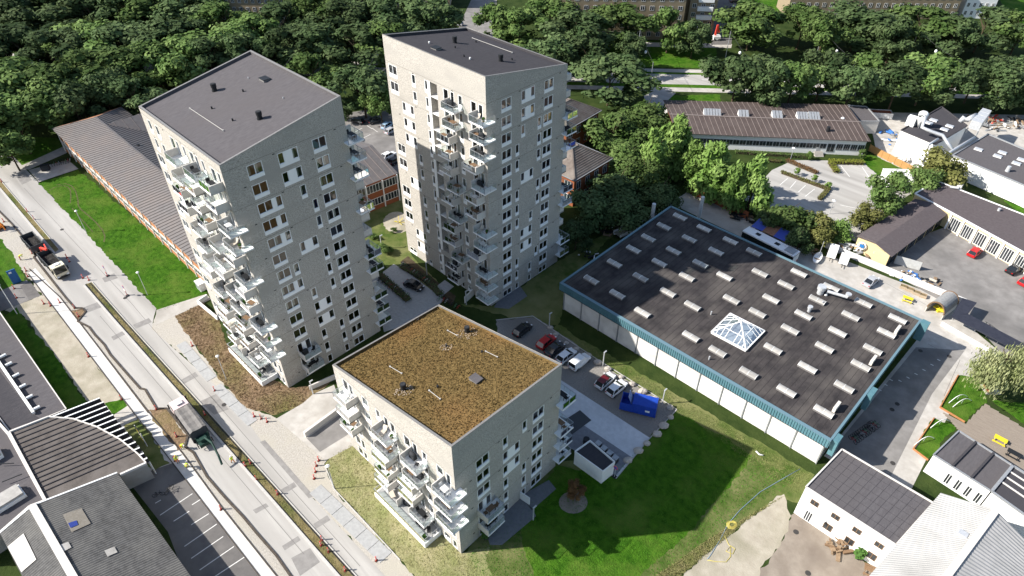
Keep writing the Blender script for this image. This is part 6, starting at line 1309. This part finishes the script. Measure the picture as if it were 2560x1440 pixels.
# red access platform by the far street
rl = empty('access_platform', at(1790, 100), 0, 'red folded access lift standing by the shaded street', 'lift'); MB().box(-1.2, 1.2, -1, 1, .3, 1.6).build('chassis', white, rl, local=True)
b = MB(); b.bar((-.6, 0, 1.6), (-.3, 0, 5.2), .6); b.bar((-.3, 0, 5), (.5, 0, 2.6), .5); b.build('boom', redm, rl, local=True)
for x in (-.8, .8):
    for s_ in (-1, 1): wheel(rl, x, s_*.95, .4, .3)
# ------------------------------------------------------------------ lamps, markers, people, yard things
def lamp6(x, y, label):
    o = empty('street_lamp', at(x, y), 0, label, 'street lamp', 'street lamps'); MB().tube([(0, 0, 0), (0, 0, 5.6)], [.07, .045], 8).build('post', galv, o, local=True); MB().cyl((0, 0), .3, 5.6, 5.75, 12, .12).build('shade', white, o, local=True); MB().ball((0, 0, 5.5), .17, .17, .17, 10, 6).build('bulb', whitep, o, local=True, smooth=True)
for q, l in (((216, 581), 'grey street lamp at the upper end of the school lawn'), ((369, 737), 'grey street lamp at the lower end of the school lawn'), ((566, 948), 'grey street lamp on the brown soil beside the left tower'), ((836, 1222), 'grey street lamp at the edge of the dry lawn')): lamp6(*q, l)
def lampL(x, y, h, label, rz=0):
    o = empty('path_lamp', at(x, y), rz, label, 'path lamp', 'path lamps'); MB().bar((0, 0, 0), (0, 0, h), .14).build('post', galv, o, local=True); MB().box(-.1, .55, -.1, .1, h - .03, h + .09).build('lamp_head', galv, o, local=True)
for x, y, h, l in ((1373, 818, 3.3, 'grey path lamp at the far corner of the gravel car park'), (1507, 915, 3.3, 'grey path lamp behind the white cars on the gravel'), (1655, 1010, 3.3, 'grey path lamp behind the blue container'), (955, 622, 3.3, 'grey path lamp in the garden between the towers'), (1068, 690, 3.3, 'grey path lamp at the planting strip by the middle tower'), (1166, 762, 3.3, 'grey path lamp by the bicycle bed at the sedum roof corner'), (783, 985, 3, 'grey path lamp at the entrance wall of the left tower'), (1333, 1300, 3, 'grey path lamp at the white screen wall on the terrace')): lampL(x, y, h, l, R(45))
for i, (x, y) in enumerate(((1975, 402), (2073, 535))):
    o = empty('car_park_lamp', at(x, y), 0, f'white mushroom-topped lamp {"at the office entrance" if i == 0 else "at the lower edge of the office car park"}', 'lamp'); MB().bar((0, 0, 0), (0, 0, 3.6), .1).build('post', galv, o, local=True); MB().cyl((0, 0), .45, 3.6, 3.75, 14, .2).build('shade', white, o, local=True)
wire = M('cable', (.05, .05, .05), r=.6)
for i, (x, y) in enumerate(((545, 141), (740, 140), (944, 136), (1378, 133), (1614, 130), (1850, 132), (2092, 128), (2340, 128))):
    p = at(x, y, 8); o = empty('hanging_lamp', Vector((p.x, p.y, 0)), 0, f'white hanging street lamp over the avenue, {nth(i)} from left', 'street lamp', 'lamps hung over the avenue')
    MB().ball((0, 0, 8), .42, .42, .5, 12, 8).build('lamp_shade', white, o, local=True, smooth=True); MB().bar((0, 0, 8.4), (0, 0, 9.3), .06).build('hanger', dark, o, local=True)
    b = MB(); b.bar((0, -13, 9.8), (0, 0, 9.3), .05); b.bar((0, 0, 9.3), (0, 13, 9.8), .05); b.build('cable', wire, o, local=True)
    for s_ in (-13, 13): MB().tube([(0, s_, 0), (0, s_, 10)], [.13, .08], 8).build('pole', grey, o, local=True)
# red marker posts and cones
mp = empty('marker_post', (0, 0, 0)); MB().box(-.22, .22, -.14, .14, 0, .1).build('foot', M('rubber foot', (.12, .04, .03), r=.9), mp, local=True); MB().bar((0, 0, .1), (0, 0, 1.05), .19, .08).build('board', redm, mp, local=True)
for z in (.45, .8): MB().box(-.1, .1, -.045, .045, z, z + .1).build('white_band', white, mp, local=True)
MK = [(5, 456), (69, 530), (86, 549), (168, 645), (174, 655), (208, 696), (223, 701), (269, 690), (318, 738), (70, 692), (36, 722), (42, 745), (81, 634), (66, 678), (150, 757), (127, 765), (187, 771), (197, 792), (10, 555), (222, 892), (304, 999), (391, 1024), (442, 1092), (513, 1038), (537, 977), (481, 865), (636, 1042), (653, 1047), (668, 1055), (613, 1166), (626, 1159), (641, 1200), (694, 1236), (797, 1152), (791, 1165), (789, 1180), (786, 1197), (803, 1364), (821, 1380), (863, 1427), (941, 1402), (553, 1274), (438, 1152), (805, 1350), (110, 760)]
MK = sorted(MK, key=lambda q: q[0] + q[1])
zn = {}
def zone(x, y):
    if x + y < 660: return 'beside the upper median verge'
    if y > 1130 and x > 770 and y < 1220: return 'at the dry lawn corner'
    if 600 < x < 700 and y < 1060: return 'at the driveway mouth'
    if x - .88*y > -395: return 'along the lower median verge' if x > 590 else 'right of the road by the brown soil'
    if y < 800 and x - .88*y > -420: return 'round the two trucks and signs'
    return 'along the walkway, upper half' if y < 800 else 'along the walkway, lower half'
for i, q in enumerate(MK):
    z_ = zone(*q); k_ = zn.get(z_, 0); zn[z_] = k_ + 1
    place(mp, at(*q), R(45 + (i*37) % 60), None, f'red-white roadwork post {z_}, {nth(k_)} from the top', 'marker post', 'roadwork marker posts along the street')
# traffic signs
def rsign(x, y, label, plate=False):
    o = empty('traffic_sign', at(x, y), R(-45), label, 'traffic sign'); MB().tube([(0, 0, 0), (0, 0, 2.6)], .04, 8).build('post', galv, o, local=True); MB().tube([(0, -.05, 2.3), (0, -.09, 2.3)], .36, 18).build('red_ring', redm, o, local=True); MB().tube([(0, -.092, 2.3), (0, -.1, 2.3)], .27, 18).build('sign_face', M('sign blue', (.03, .09, .4), r=.4), o, local=True)
    if plate: MB().box(-.3, .3, -.09, -.05, 1.35, 1.8).build('plate', white, o, local=True)
    MB().box(-.3, .3, -.3, .3, 0, .1).build('foot', dark, o, local=True)
rsign(270, 690, 'round traffic sign on the road beside the lower lawn lamp'); rsign(319, 740, 'round traffic sign with white plate below it, on the road', True); rsign(1536, 1192, 'round sign on a post at the corner of the slab driveway')
# blue totem, black banner, flagpole
bs = empty('sign_totem', at(44, 707), R(45), 'blue sign totem on the lawn at left', 'sign'); MB().box(-.75, .75, -.09, .09, 0, 3.2).build('panel', M('totem blue', (.03, .12, .3), r=.4), bs, local=True); MB().box(-.5, .0, -.1, -.091, 2.5, 2.9).build('emblem', white, bs, local=True)
bn = empty('banner_sign', at(361, 1105), R(-45), 'black banner sign with yellow-green lettering on the dark grass', 'sign'); MB().box(-1.1, 1.1, -.06, .06, .3, 3.0).build('panel', dark, bn, local=True)
for s_ in (-1, 1): MB().bar((s_*1.15, 0, 0), (s_*1.15, 0, 3.05), .1).build('post', white, bn, local=True)
for z, wd in ((1.85, .75), (1.6, .65), (1.35, .75)): MB().box(-wd, wd, -.07, -.062, z, z + .1).build('text_line', white, bn, local=True)
def text(s_, size, m, parent, loc):
    cu = bpy.data.curves.new('lettering', 'FONT'); cu.body = s_; cu.size = size; cu.align_x = 'CENTER'; cu.extrude = .005; ob = bpy.data.objects.new('tmp', cu); COL.objects.link(ob)
    me = bpy.data.meshes.new_from_object(ob.evaluated_get(bpy.context.evaluated_depsgraph_get())); bpy.data.objects.remove(ob); me.materials.clear(); me.materials.append(m)
    o = bpy.data.objects.new('lettering', me); COL.objects.link(o); o.parent = parent; o.location = loc; o.rotation_euler = (math.pi/2, 0, 0)
text('50%', .8, yel, bn, (0, -.075, .45)); MB().box(-.85, .85, -.07, -.062, 2.2, 2.5).build('text_line', yel, bn, local=True)
fp = empty('flagpole', at(43, 785), 0, 'white flagpole with a hanging pennant at the left edge', 'flagpole'); MB().tube([(0, 0, 0), (0, 0, 9)], [.08, .04], 8).build('pole', white, fp, local=True); MB().ball((0, 0, 9.05), .09, .09, .09, 8, 5).build('knob', yel, fp, local=True); b = MB(); b.add([(.03, 0, 8.8), (.25, .1, 8.5), (.35, -.05, 7.4), (.15, .1, 6.9), (.03, 0, 7.2)], [(0, 1, 2, 3, 4)]); b.build('pennant', white, fp, local=True)
bt = empty('utility_cabinet', at(505, 722), R(-45), 'white utility cabinet at the corner of the lawn beside the left tower', 'cabinet'); MB().box(-.9, .9, -.6, .6, 0, 1.7).build('casing', white, bt, local=True); MB().box(-.98, .98, -.68, .68, 1.702, 1.82).build('lid', white, bt, local=True); MB().box(-.8, .8, -.63, -.602, .15, 1.5).build('door', grey, bt, local=True)
# bicycles
def p_bike(col):
    o = empty('bicycle', (0, 0, 0))
    for x in (-.52, .52):
        MB().tube([(x + .33*math.cos(t*.393), 0, .34 + .33*math.sin(t*.393)) for t in range(17)], .03, 5, False).build('wheel', tyre, o, local=True)
    b = MB()
    for p, q in (((-.52, 0, .34), (-.05, 0, .32)), ((-.52, 0, .34), (-.15, 0, .75)), ((-.05, 0, .32), (-.18, 0, .88)), ((-.05, 0, .32), (.36, 0, .75)), ((-.15, 0, .75), (.36, 0, .78)), ((.36, 0, .85), (.52, 0, .34))): b.bar(p, q, .045)
    b.build('frame', col, o, local=True); MB().box(-.32, -.06, -.08, .08, .88, .94).build('saddle', dark, o, local=True); b = MB(); b.bar((.36, -.28, .98), (.36, .28, .98), .035); b.bar((.36, 0, .8), (.36, 0, .98), .04); b.build('handlebar', dark, o, local=True); return o
BK = [(p_bike(dark), 'black'), (p_bike(paint('bike red', (.4, .03, .03))), 'red'), (p_bike(galv), 'grey'), (p_bike(paint('bike green', (.1, .25, .12))), 'green')]
rb_ = random.Random(21)
def bikes(a, c, n, where, ang=90, cols=(0, 2, 3, 0, 1)):
    p, q = at(*a), at(*c); d = math.atan2((q-p).y, (q-p).x)
    for i in range(n):
        pr, cn = BK[cols[(i*7 + n) % len(cols)]]; t = (i + .5)/n + rb_.uniform(-.1, .1)/n; place(pr, p + (q-p)*t + Vector((0, 0, .02)), d + R(ang + rb_.uniform(-14, 14)), None, f'{cn} bicycle, {nth(i)} in the row {where}', 'bicycle', 'parked bicycles')
bikes((128, 415), (186, 402), 10, 'at the gable of the long school'); bikes((1003, 662), (1075, 712), 12, 'beside the middle tower planting', 90, (1, 0, 2, 0, 3)); bikes((945, 700), (1020, 745), 8, 'beside the drive at the left tower'); bikes((1098, 748), (1150, 775), 7, 'behind the corner of the sedum roof'); bikes((2188, 1062), (2128, 1105), 12, 'in the shade of the hall'); bikes((2455, 815), (2535, 870), 12, 'under the black bike shelter')
for i, (x, y, a_) in enumerate(((398, 1240, 20), (425, 1228, 70), (1258, 742, 10))): place(BK[0][0], at(x, y, .02), R(a_), None, ['black bicycle lying across the bottom left parking bays', 'black bicycle nearest the walkway in the parking lot', 'black bicycle on the slate terrace of the middle tower'][i], 'bicycle')
# the construction crew
def person(loc, rz, label, joints, kit):
    # joints: pelvis, chest, neck, head, elbows, hands, knees, feet in local metres
    J = joints; me = bpy.data.meshes.new('body')
    V = [J['pel'], J['che'], J['nec'], J['hed'], J['top'], J['shl'], J['ell'], J['hal'], J['shr'], J['elr'], J['har'], J['hil'], J['knl'], J['ftl'], J['tol'], J['hir'], J['knr'], J['ftr'], J['tor']]
    Ed = [(0, 1), (1, 2), (2, 3), (3, 4), (1, 5), (5, 6), (6, 7), (1, 8), (8, 9), (9, 10), (0, 11), (11, 12), (12, 13), (13, 14), (0, 15), (15, 16), (16, 17), (17, 18)]
    rad = [.15, .17, .065, .1, .09, .085, .055, .045, .085, .055, .045, .1, .075, .055, .05, .1, .075, .055, .05]
    me.from_pydata(V, Ed, []); o = bpy.data.objects.new('person', me); COL.objects.link(o); o.location = loc; o.rotation_euler = (0, 0, rz)
    sk_ = o.modifiers.new('s', 'SKIN'); o.modifiers.new('d', 'SUBSURF').levels = 1
    bpy.context.view_layer.update()
    for i, v in enumerate(me.skin_vertices[0].data): v.radius = (rad[i], rad[i]); v.use_root = (i == 0)
    dg = bpy.context.evaluated_depsgraph_get(); nm = bpy.data.meshes.new_from_object(o.evaluated_get(dg)); o.modifiers.clear(); o.data = nm
    sk = M('skin', (.42, .25, .17), r=.6)
    for m in (hiv, orange, sk, dark): nm.materials.append(m)
    pz = Vector(J['pel']); cz = Vector(J['che'])
    for p in nm.polygons:
        c = p.center; dd = min(range(19), key=lambda i: (Vector(V[i]) - c).length)
        p.material_index = 0 if dd in (0, 1, 5, 8, 6, 9) else 1 if dd in (11, 12, 15, 16) else 3 if dd in (13, 14, 17, 18) else 2; p.use_smooth = True
    tag(o, label, 'person', 'road workers'); hd = Vector(J['top'])
    MB().ball(hd + Vector((0, 0, .02)), .13, .13, .1, 10, 6).build('helmet', kit, o, local=True, smooth=True); return o
UP = dict(pel=(0, 0, .95), che=(.02, 0, 1.3), nec=(.02, 0, 1.5), hed=(.03, 0, 1.6), top=(.03, 0, 1.7), shl=(.02, .2, 1.42), ell=(.06, .27, 1.15), hal=(.25, .24, 1.0), shr=(.02, -.2, 1.42), elr=(.05, -.28, 1.15), har=(.25, -.2, 1.02), hil=(0, .1, .9), knl=(.05, .12, .5), ftl=(0, .13, .08), tol=(.18, .14, .05), hir=(0, -.1, .9), knr=(.02, -.12, .5), ftr=(-.05, -.13, .08), tor=(.13, -.14, .05))
BEND = dict(UP, che=(.32, 0, 1.15), nec=(.5, 0, 1.2), hed=(.6, 0, 1.18), top=(.7, 0, 1.15), shl=(.4, .2, 1.18), ell=(.5, .25, .9), hal=(.6, .12, .65), shr=(.4, -.2, 1.18), elr=(.5, -.25, .9), har=(.62, -.1, .62))
WALK = dict(UP, knl=(.2, .11, .52), ftl=(.25, .12, .1), tol=(.42, .12, .08), knr=(-.12, -.11, .5), ftr=(-.32, -.12, .12), tor=(-.18, -.12, .05))
person(at(456, 1122, .005), R(-20), 'worker in yellow vest bending over the edging beside the tipper truck', BEND, whitep); person(at(446, 1157, .005), R(-40), 'worker in yellow and orange standing on the pale walkway', UP, yel); person(at(470, 1168, .005), R(-60), 'worker in yellow vest crouched over the kerb trench', BEND, yel); person(at(584, 1158, .005), R(150), 'worker in yellow vest standing by the median verge', WALK, whitep); person(at(52, 650, .005), R(30), 'worker in yellow vest bending on the sandy path at left', BEND, yel)
# small excavator at the left edge
ex_ = empty('mini_excavator', at(0, 572), R(-30), 'small orange excavator cut by the left edge on the sandy path', 'excavator'); MB().box(-.9, .9, -.7, .7, .5, 1.2).build('body', orange, ex_, local=True); MB().box(-.5, .5, -.5, .5, 1.202, 2.3).build('cab', carglass, ex_, local=True)
for s_ in (-1, 1): MB().box(-1, 1, s_*.7-.18, s_*.7+.18, 0, .5).build('track', tyre, ex_, local=True)
b = MB(); b.bar((.9, 0, .9), (2, 0, 2.2), .22); b.bar((2, 0, 2.2), (2.6, 0, .6), .18); b.build('boom', orange, ex_, local=True)
# walls and fences
lowwall('yard_wall', [(2062, 618), (2235, 690), (2410, 762)], 1.35, .3, M('whitewashed wall', (.58, .56, .53), (.66, .64, .61), s=1, r=.9), 'long white yard wall between the hall yard and the garage court')
lowwall('brick_wall', [(1722, 482), (1790, 510), (1868, 548)], 1.8, .35, redbrick, 'red-brick garden wall behind the far corner of the hall')
fe = empty('wooden_fence', at(2240, 408), 0, 'orange-brown plank fence beside the workshop', 'fence'); fw = M('new fence wood', (.36, .19, .07), (.44, .25, .1), s=3, r=.8, st=(8, 8, 1)); a, c = at(2172, 378), at(2302, 446)
npl = 60
for i in range(npl):
    p, q = a + (c-a)*i/npl, a + (c-a)*(i+.94)/npl; MB().bar(p + Vector((0, 0, .95 + .02*(i % 3))), q + Vector((0, 0, .95 + .02*(i % 3))), .05, 1.8).build('plank', fw, fe)
for i in range(9): p = a + (c-a)*i/8; MB().bar(p + Vector((-.06, .08, 0)), p + Vector((-.06, .08, 2.0)), .12).build('post', fw, fe)
# barrel-vaulted shelter and bike shelter
bv = empty('barrel_shelter', at(2345, 775), 0, 'grey barrel-vaulted shelter at the end of the yard wall', 'shelter'); a, c = at(2312, 778), at(2352, 800); b = MB(); ax = (c-a); wd = ax.length; ax.normalize(); ay = Vector((-ax.y, ax.x, 0)); ay = ay if ay.y > 0 else -ay
vs = []; n = 12
for j in (0, 5.2):
    for i in range(n+1): t = math.pi*i/n; p = (a+c)/2 - ax*wd/2*math.cos(t) + ay*j; vs.append(Vector((p.x, p.y, 1.2 + 1.9*math.sin(t))))
fs = [(i, i+1, i+n+2, i+n+1) for i in range(n)]; b.add(vs, fs); b.build('vault', M('vault sheet', (.2, .2, .2), (.27, .27, .265), s=2, r=.7), bv)
for s_ in (0, 1): p = a if s_ == 0 else c; MB().bar(p + Vector((0, 0, .6)), p + ay*5.2 + Vector((0, 0, .6)), .1, 1.2).build('side_wall', panel, bv)
for j in (0, 5.2): b = MB(); q_ = [v for v in vs[(0 if j == 0 else n+1):(n+1 if j == 0 else None)]]; [b.bar(q_[i], q_[i+1], .2, .2) for i in range(n)]; b.build('arch', wood, bv)
b = MB(); p = (a+c)/2 + ay*2; b.bar(p + ax*-1 + Vector((0, 0, .8)), p + ax*1 + Vector((0, 0, .8)), 1.2, .2); b.bar(p + Vector((0, 0, 0)), p + Vector((0, 0, 1.3)), .8); b.build('machine', yel, None, label='yellow machine parked inside the barrel-vaulted shelter', cat='machine')
bsld = empty('bike_shelter', at(2450, 820), 0, 'black-roofed bike shelter along the court wall', 'shelter')
for P in ([(2378, 792), (2406, 745), (2442, 757), (2420, 785)], [(2378, 792), (2420, 786), (2575, 868), (2555, 884)]): MB().prism(pol(P, 2.6), 2.5, 2.65 + (.05 if len(P[0]) and P[1][0] == 2420 else 0)).build('roof', M('blue-black roof', (.022, .024, .036), (.032, .034, .048), s=2, r=.7), bsld)
for t in range(7): p = at(2380 + 28*t, 800 + 14.5*t); MB().bar(p, p + Vector((0, 0, 2.5)), .1).build('post', galv, bsld)
lowwall('shelter_wall', [(2352, 812), (2470, 880)], .7, .3, white, 'low white wall in front of the bike shelter')
# picnic tables and planters
def picnic(x, y, rz, m, label, cat='picnic table'):
    o = empty('picnic_table', at(x, y), rz, label, cat)
    for i in range(4): MB().box(-.9, .9, -.36 + i*.185, -.2 + i*.185, .72, .77).build('plank', m, o, local=True)
    for s_ in (-1, 1):
        MB().box(-.9, .9, s_*.75-.14, s_*.75+.14, .42, .47).build('bench', m, o, local=True); b = MB(); b.bar((s_*.7, -.75, .0), (s_*.7, .1, .72), .08); b.bar((s_*.7, .75, 0), (s_*.7, -.1, .72), .08); b.bar((s_*.7, -.8, .4), (s_*.7, .8, .4), .07); b.build('leg_frame', m, o, local=True)
picnic(2267, 752, R(-35), yel, 'yellow picnic table in the yard behind the hall'); picnic(2497, 1105, R(-45), yel, 'yellow picnic table on the wooden deck'); picnic(2033, 632, R(20), wood, 'dark wooden picnic table beside the sailing dinghy'); picnic(2530, 1140, R(-45), dark, 'black picnic table on the wooden deck'); picnic(2175, 1432, R(-30), wood, 'wooden bench table in the yard below the annex')
for i, (x, y) in enumerate(((2258, 720), (2274, 727), (2290, 735), (2306, 742))):
    o = empty('planter_box', at(x, y), R(-35), f'square wooden planter, {nth(i)} from left along the white yard wall', 'planter', 'planters along the yard wall'); b = MB(); b.box(-.65, .65, -.5, -.42, 0, .6); b.box(-.65, .65, .42, .5, 0, .6); b.box(-.65, -.57, -.42, .42, 0, .6); b.box(.57, .65, -.42, .42, 0, .6); b.build('frame', M('pallet wood', (.34, .27, .19), (.42, .34, .25), s=4, r=.9), o, local=True); MB().box(-.56, .56, -.41, .41, .4, .5).build('earth', soil, o, local=True)
# timber and debris piles in the storage yards: every piece its own
def pile(label, x, y, rx, ry, n, cols, seed, lmax=2.5, name='debris_pile'):
    r = random.Random(seed); o = empty(name, at(x, y), 0, label, 'pile')
    for i in range(n):
        p = Vector((r.uniform(-rx, rx), r.uniform(-ry, ry), 0)); h = max(.1, 1.1*(1 - (p.x/rx)**2)*(1-(p.y/ry)**2)) * r.uniform(.3, 1); t = r.uniform(0, 3.14); d = Vector((math.cos(t), math.sin(t), r.uniform(-.15, .15))) * r.uniform(.3, lmax)/2; p.z = h + .1
        MB().bar(p - d, p + d, r.uniform(.15, .6), r.uniform(.08, .4)).build('piece', r.choice(cols), o, local=True)
brownw = M('old timber', (.2, .14, .09), (.28, .2, .13), s=3, r=.9); bluet = M('blue tarpaulin', (.05, .16, .42), r=.6)
pile('heap of blue-wrapped building materials beside the workshop wall', 2232, 345, 3, 4, 22, [bluet, white, bluet, grey], 1); pile('large mixed scrap heap in the storage yard at top right', 2530, 312, 9, 4, 60, [brownw, white, grey, grey, brownw, dark], 2, 3.5); pile('scrap timber pile between the workshop and the trees', 2470, 300, 4, 2, 22, [brownw, grey, redm], 3); pile('stacked boards along the wooden fence', 2270, 405, 4, 1.2, 24, [brownw, galv, white], 4, 3.5)
pile('heap of metal pipes and boards behind the white yard wall', 2160, 625, 6, 1.6, 45, [galv, grey, white, galv, brownw], 5, 5); pile('rubble and pallets by the plastic screen', 2260, 690, 2.5, 1.2, 18, [brownw, white, bluet], 6, 1.5); pile('brown timber pile by the annex wall', 2100, 1368, 1.5, 1.2, 20, [brownw, wood], 7, 2); pile('pallets stacked at the right end of the yard wall', 2325, 705, 2.2, 1, 14, [brownw, cush, dark], 8, 1.6); pile('dark scrap and machinery in the hall corner yard', 1850, 545, 2.5, 2, 20, [dark, brownw, dark], 9, 2.5); pile('clutter of boxes between hall and tower shadow', 1535, 580, 3, 2, 18, [white, galv, dark, brownw], 10, 2.2); pile('pale junk at the shaded side of the hall', 1470, 640, 2, 1.5, 10, [white, dark, grey], 11, 1.5)
sk_ = empty('skip', at(2197, 293), R(-8), 'open skip with rusty red load behind the low office', 'skip'); bin_(sk_, -3, 3, .2, 1.8, galv, None, 'skip_body'); MB().box(-2.8, 2.8, -1.1, 1.1, 1.0, 1.6).build('load', M('rusty soil', (.2, .07, .04), (.28, .11, .07), s=3, r=.95), sk_, local=True)
tk = empty('open_trailer', at(1562, 585), R(35), 'white flat-bed trailer with mossy boards beside the hall', 'trailer'); MB().box(-2.4, 2.4, -1, 1, .7, .9).build('bed', M('mossy boards', (.25, .24, .18), (.33, .32, .26), s=2, r=.9), tk, local=True); MB().box(-2.45, 2.45, -1.08, -1.0, .6, 1.3).build('side_panel', white, tk, local=True); MB().box(-2.45, 2.45, 1.0, 1.08, .6, 1.3).build('side_panel', white, tk, local=True)
for s_ in (-1, 1): wheel(tk, 0, s_*.9, .35, .2)
ps = empty('plastic_screen', at(2265, 668), R(-30), 'pale translucent plastic screen leaning by the garage court', 'screen'); MB().bar((-2.4, 0, 1.1), (2.4, 0, 1.1), .08, 2.0).build('sheet', M('milky plastic', (.42, .42, .4), (.5, .5, .48), s=2, r=.5), ps, local=True)
for x in (-2.4, 0, 2.4): MB().bar((x, .1, 0), (x, .1, 2.15), .1).build('post', brownw, ps, local=True)
# garden details at right
scu = empty('stone_sculpture', at(2475, 975), 0, 'rough pink stone sculpture on the raised lawn', 'sculpture'); b = MB(); random.seed(4); b.ball((0, 0, 1.1), .7, .55, 1.2, 9, 7, .15); b.build('stone', bould, scu, local=True); MB().box(-1.2, 1.2, -1, 1, 0, .25).build('plinth', concr, scu, local=True); MB().box(-.9, -.4, -.8, .7, .25, .7).build('side_block', terra, scu, local=True)
for i, (x, y) in enumerate(((2395, 1000), (2405, 1010), (2350, 1062), (2310, 1105))):
    o = empty('curved_rack', at(x, y), R(20), f'white curved bicycle rack tube, {nth(i)} from the top on the raised lawns', 'bike rack', 'curved racks on the raised lawns'); MB().tube([(-2 + 4*t/10, .15*math.sin(t*.314), .05 + 1.0*math.sin(t*.314)) for t in range(11)], .05, 6).build('tube', white, o, local=True); MB().bar((0, .15, 0), (0, .15, 1.0), .06).build('stay', grey, o, local=True)
# hoses, drain pipe
def hose(label, pts, r, m): MB().tube(pol(pts, r + .02), r, 6).build('hose', m, None, smooth=True, label=label, cat='hose')
hose('pale blue hose running across the dry grass to the hall corner', [(2000, 1172), (1960, 1195), (1900, 1230), (1850, 1275), (1820, 1310), (1800, 1350), (1775, 1390), (1768, 1398)], .04, M('hose blue', (.2, .28, .36), r=.5)); yh = M('hose yellow', (.5, .42, .1), r=.5)
hose('coiled yellow hose on the sandy ground', [(1830 + (6 + t*.25)*math.cos(t*.7), 1312 + (5 + t*.2)*math.sin(t*.7)) for t in range(34)], .05, yh); hose('loose yellow hose trailing over the sandy ground', [(1812, 1340), (1822, 1362), (1838, 1372), (1832, 1385), (1815, 1378), (1826, 1366), (1826, 1392), (1815, 1405), (1790, 1404), (1768, 1400)], .04, yh)
hose('white pipe lying on the grass below the hall wall', [(1890, 1128), (1898, 1136), (1908, 1138)], .12, whitep)
ss = empty('spiral_stair', at(2075, 1318), 0, 'small metal spiral stair against the annex wall', 'stair'); MB().cyl((0, 0), .08, 0, 4, 8).build('column', galv, ss, local=True)
for i in range(14): t = i*.45; z = .3 + i*.27; MB().prism([(0, 0), (1.1*math.cos(t), 1.1*math.sin(t)), (1.1*math.cos(t+.4), 1.1*math.sin(t+.4))], z, z + .05).build('step', galv, ss, local=True)
MB().tube([(1.1*math.cos(i*.45), 1.1*math.sin(i*.45), 1.2 + i*.27) for i in range(14)], .03, 6).build('handrail', galv, ss, local=True)
for i, (x, y) in enumerate(((2145, 1395), (2105, 1335), (1216, 1345))): place(FUR['p0'], at(x, y), 0, 2.2, ['large potted shrub on the yard below the annex', 'potted shrub by the annex door', 'round dark planter at the corner of the slate terrace'][i], 'plant')
mh = M('iron cover', (.045, .042, .04), r=.8)
for i, (x, y) in enumerate(((2301, 877), (2373, 891), (2243, 1010), (2230, 1024), (2232, 1158), (155, 574), (313, 745), (560, 1012), (2020, 1433), (1990, 1330))): MB().cyl(at(x, y), .38, .0, .035, 14).build('manhole_cover', mh, None, label=f'round iron manhole cover, {nth(i)} in the set by {"the courtyard" if i < 5 else "the street" if i < 8 else "the dirt yard"}', cat='manhole', group='manhole covers')
b = MB(); [b.cyl(at(1465, 1108), .5, .05, 1.1, 14)]; b.build('waste_bin', dark, None, label='round black waste bin beside the white bin shed', cat='bin')
for i in range(4):
    p = at(1495 + i*14, 1118 + i*12); o = empty('underground_bin', p, R(-45), f'dark chute bin, {nth(i)} along the white bin shed', 'bin', 'chute bins by the shed'); MB().box(-.4, .4, -.4, .4, 0, 1.0).build('chute', dark, o, local=True); MB().box(-.42, .42, -.42, .42, 1.002, 1.1).build('lid', grey, o, local=True)
gb2 = empty('waste_bin', at(116, 425), R(20), 'dark waste container on the paved court by the school', 'bin'); MB().box(-.9, .9, -.6, .6, .1, 1.3).build('body', clothg, gb2, local=True); MB().box(-.95, .95, -.65, .65, 1.302, 1.42).build('lid', dark, gb2, local=True)
gr_ = M('steel grating', (.05, .055, .06), r=.6); MB().prism(pol([(1408, 1052), (1450, 1025), (1478, 1050), (1430, 1085)], .1), .0, .1).build('grating', gr_, kind='structure')
pl = MB(); r = random.Random(3)
for i in range(7): a_ = i*.9; pl.bar((0, 0, .1), (1.2*math.cos(a_), 1.2*math.sin(a_), .1 + .5*(i % 3)), .08)
o = pl.build('play_spinner', yel, None, label='yellow play equipment on the round sand patch between the towers', cat='play equipment'); o.location = at(998, 556, .05)
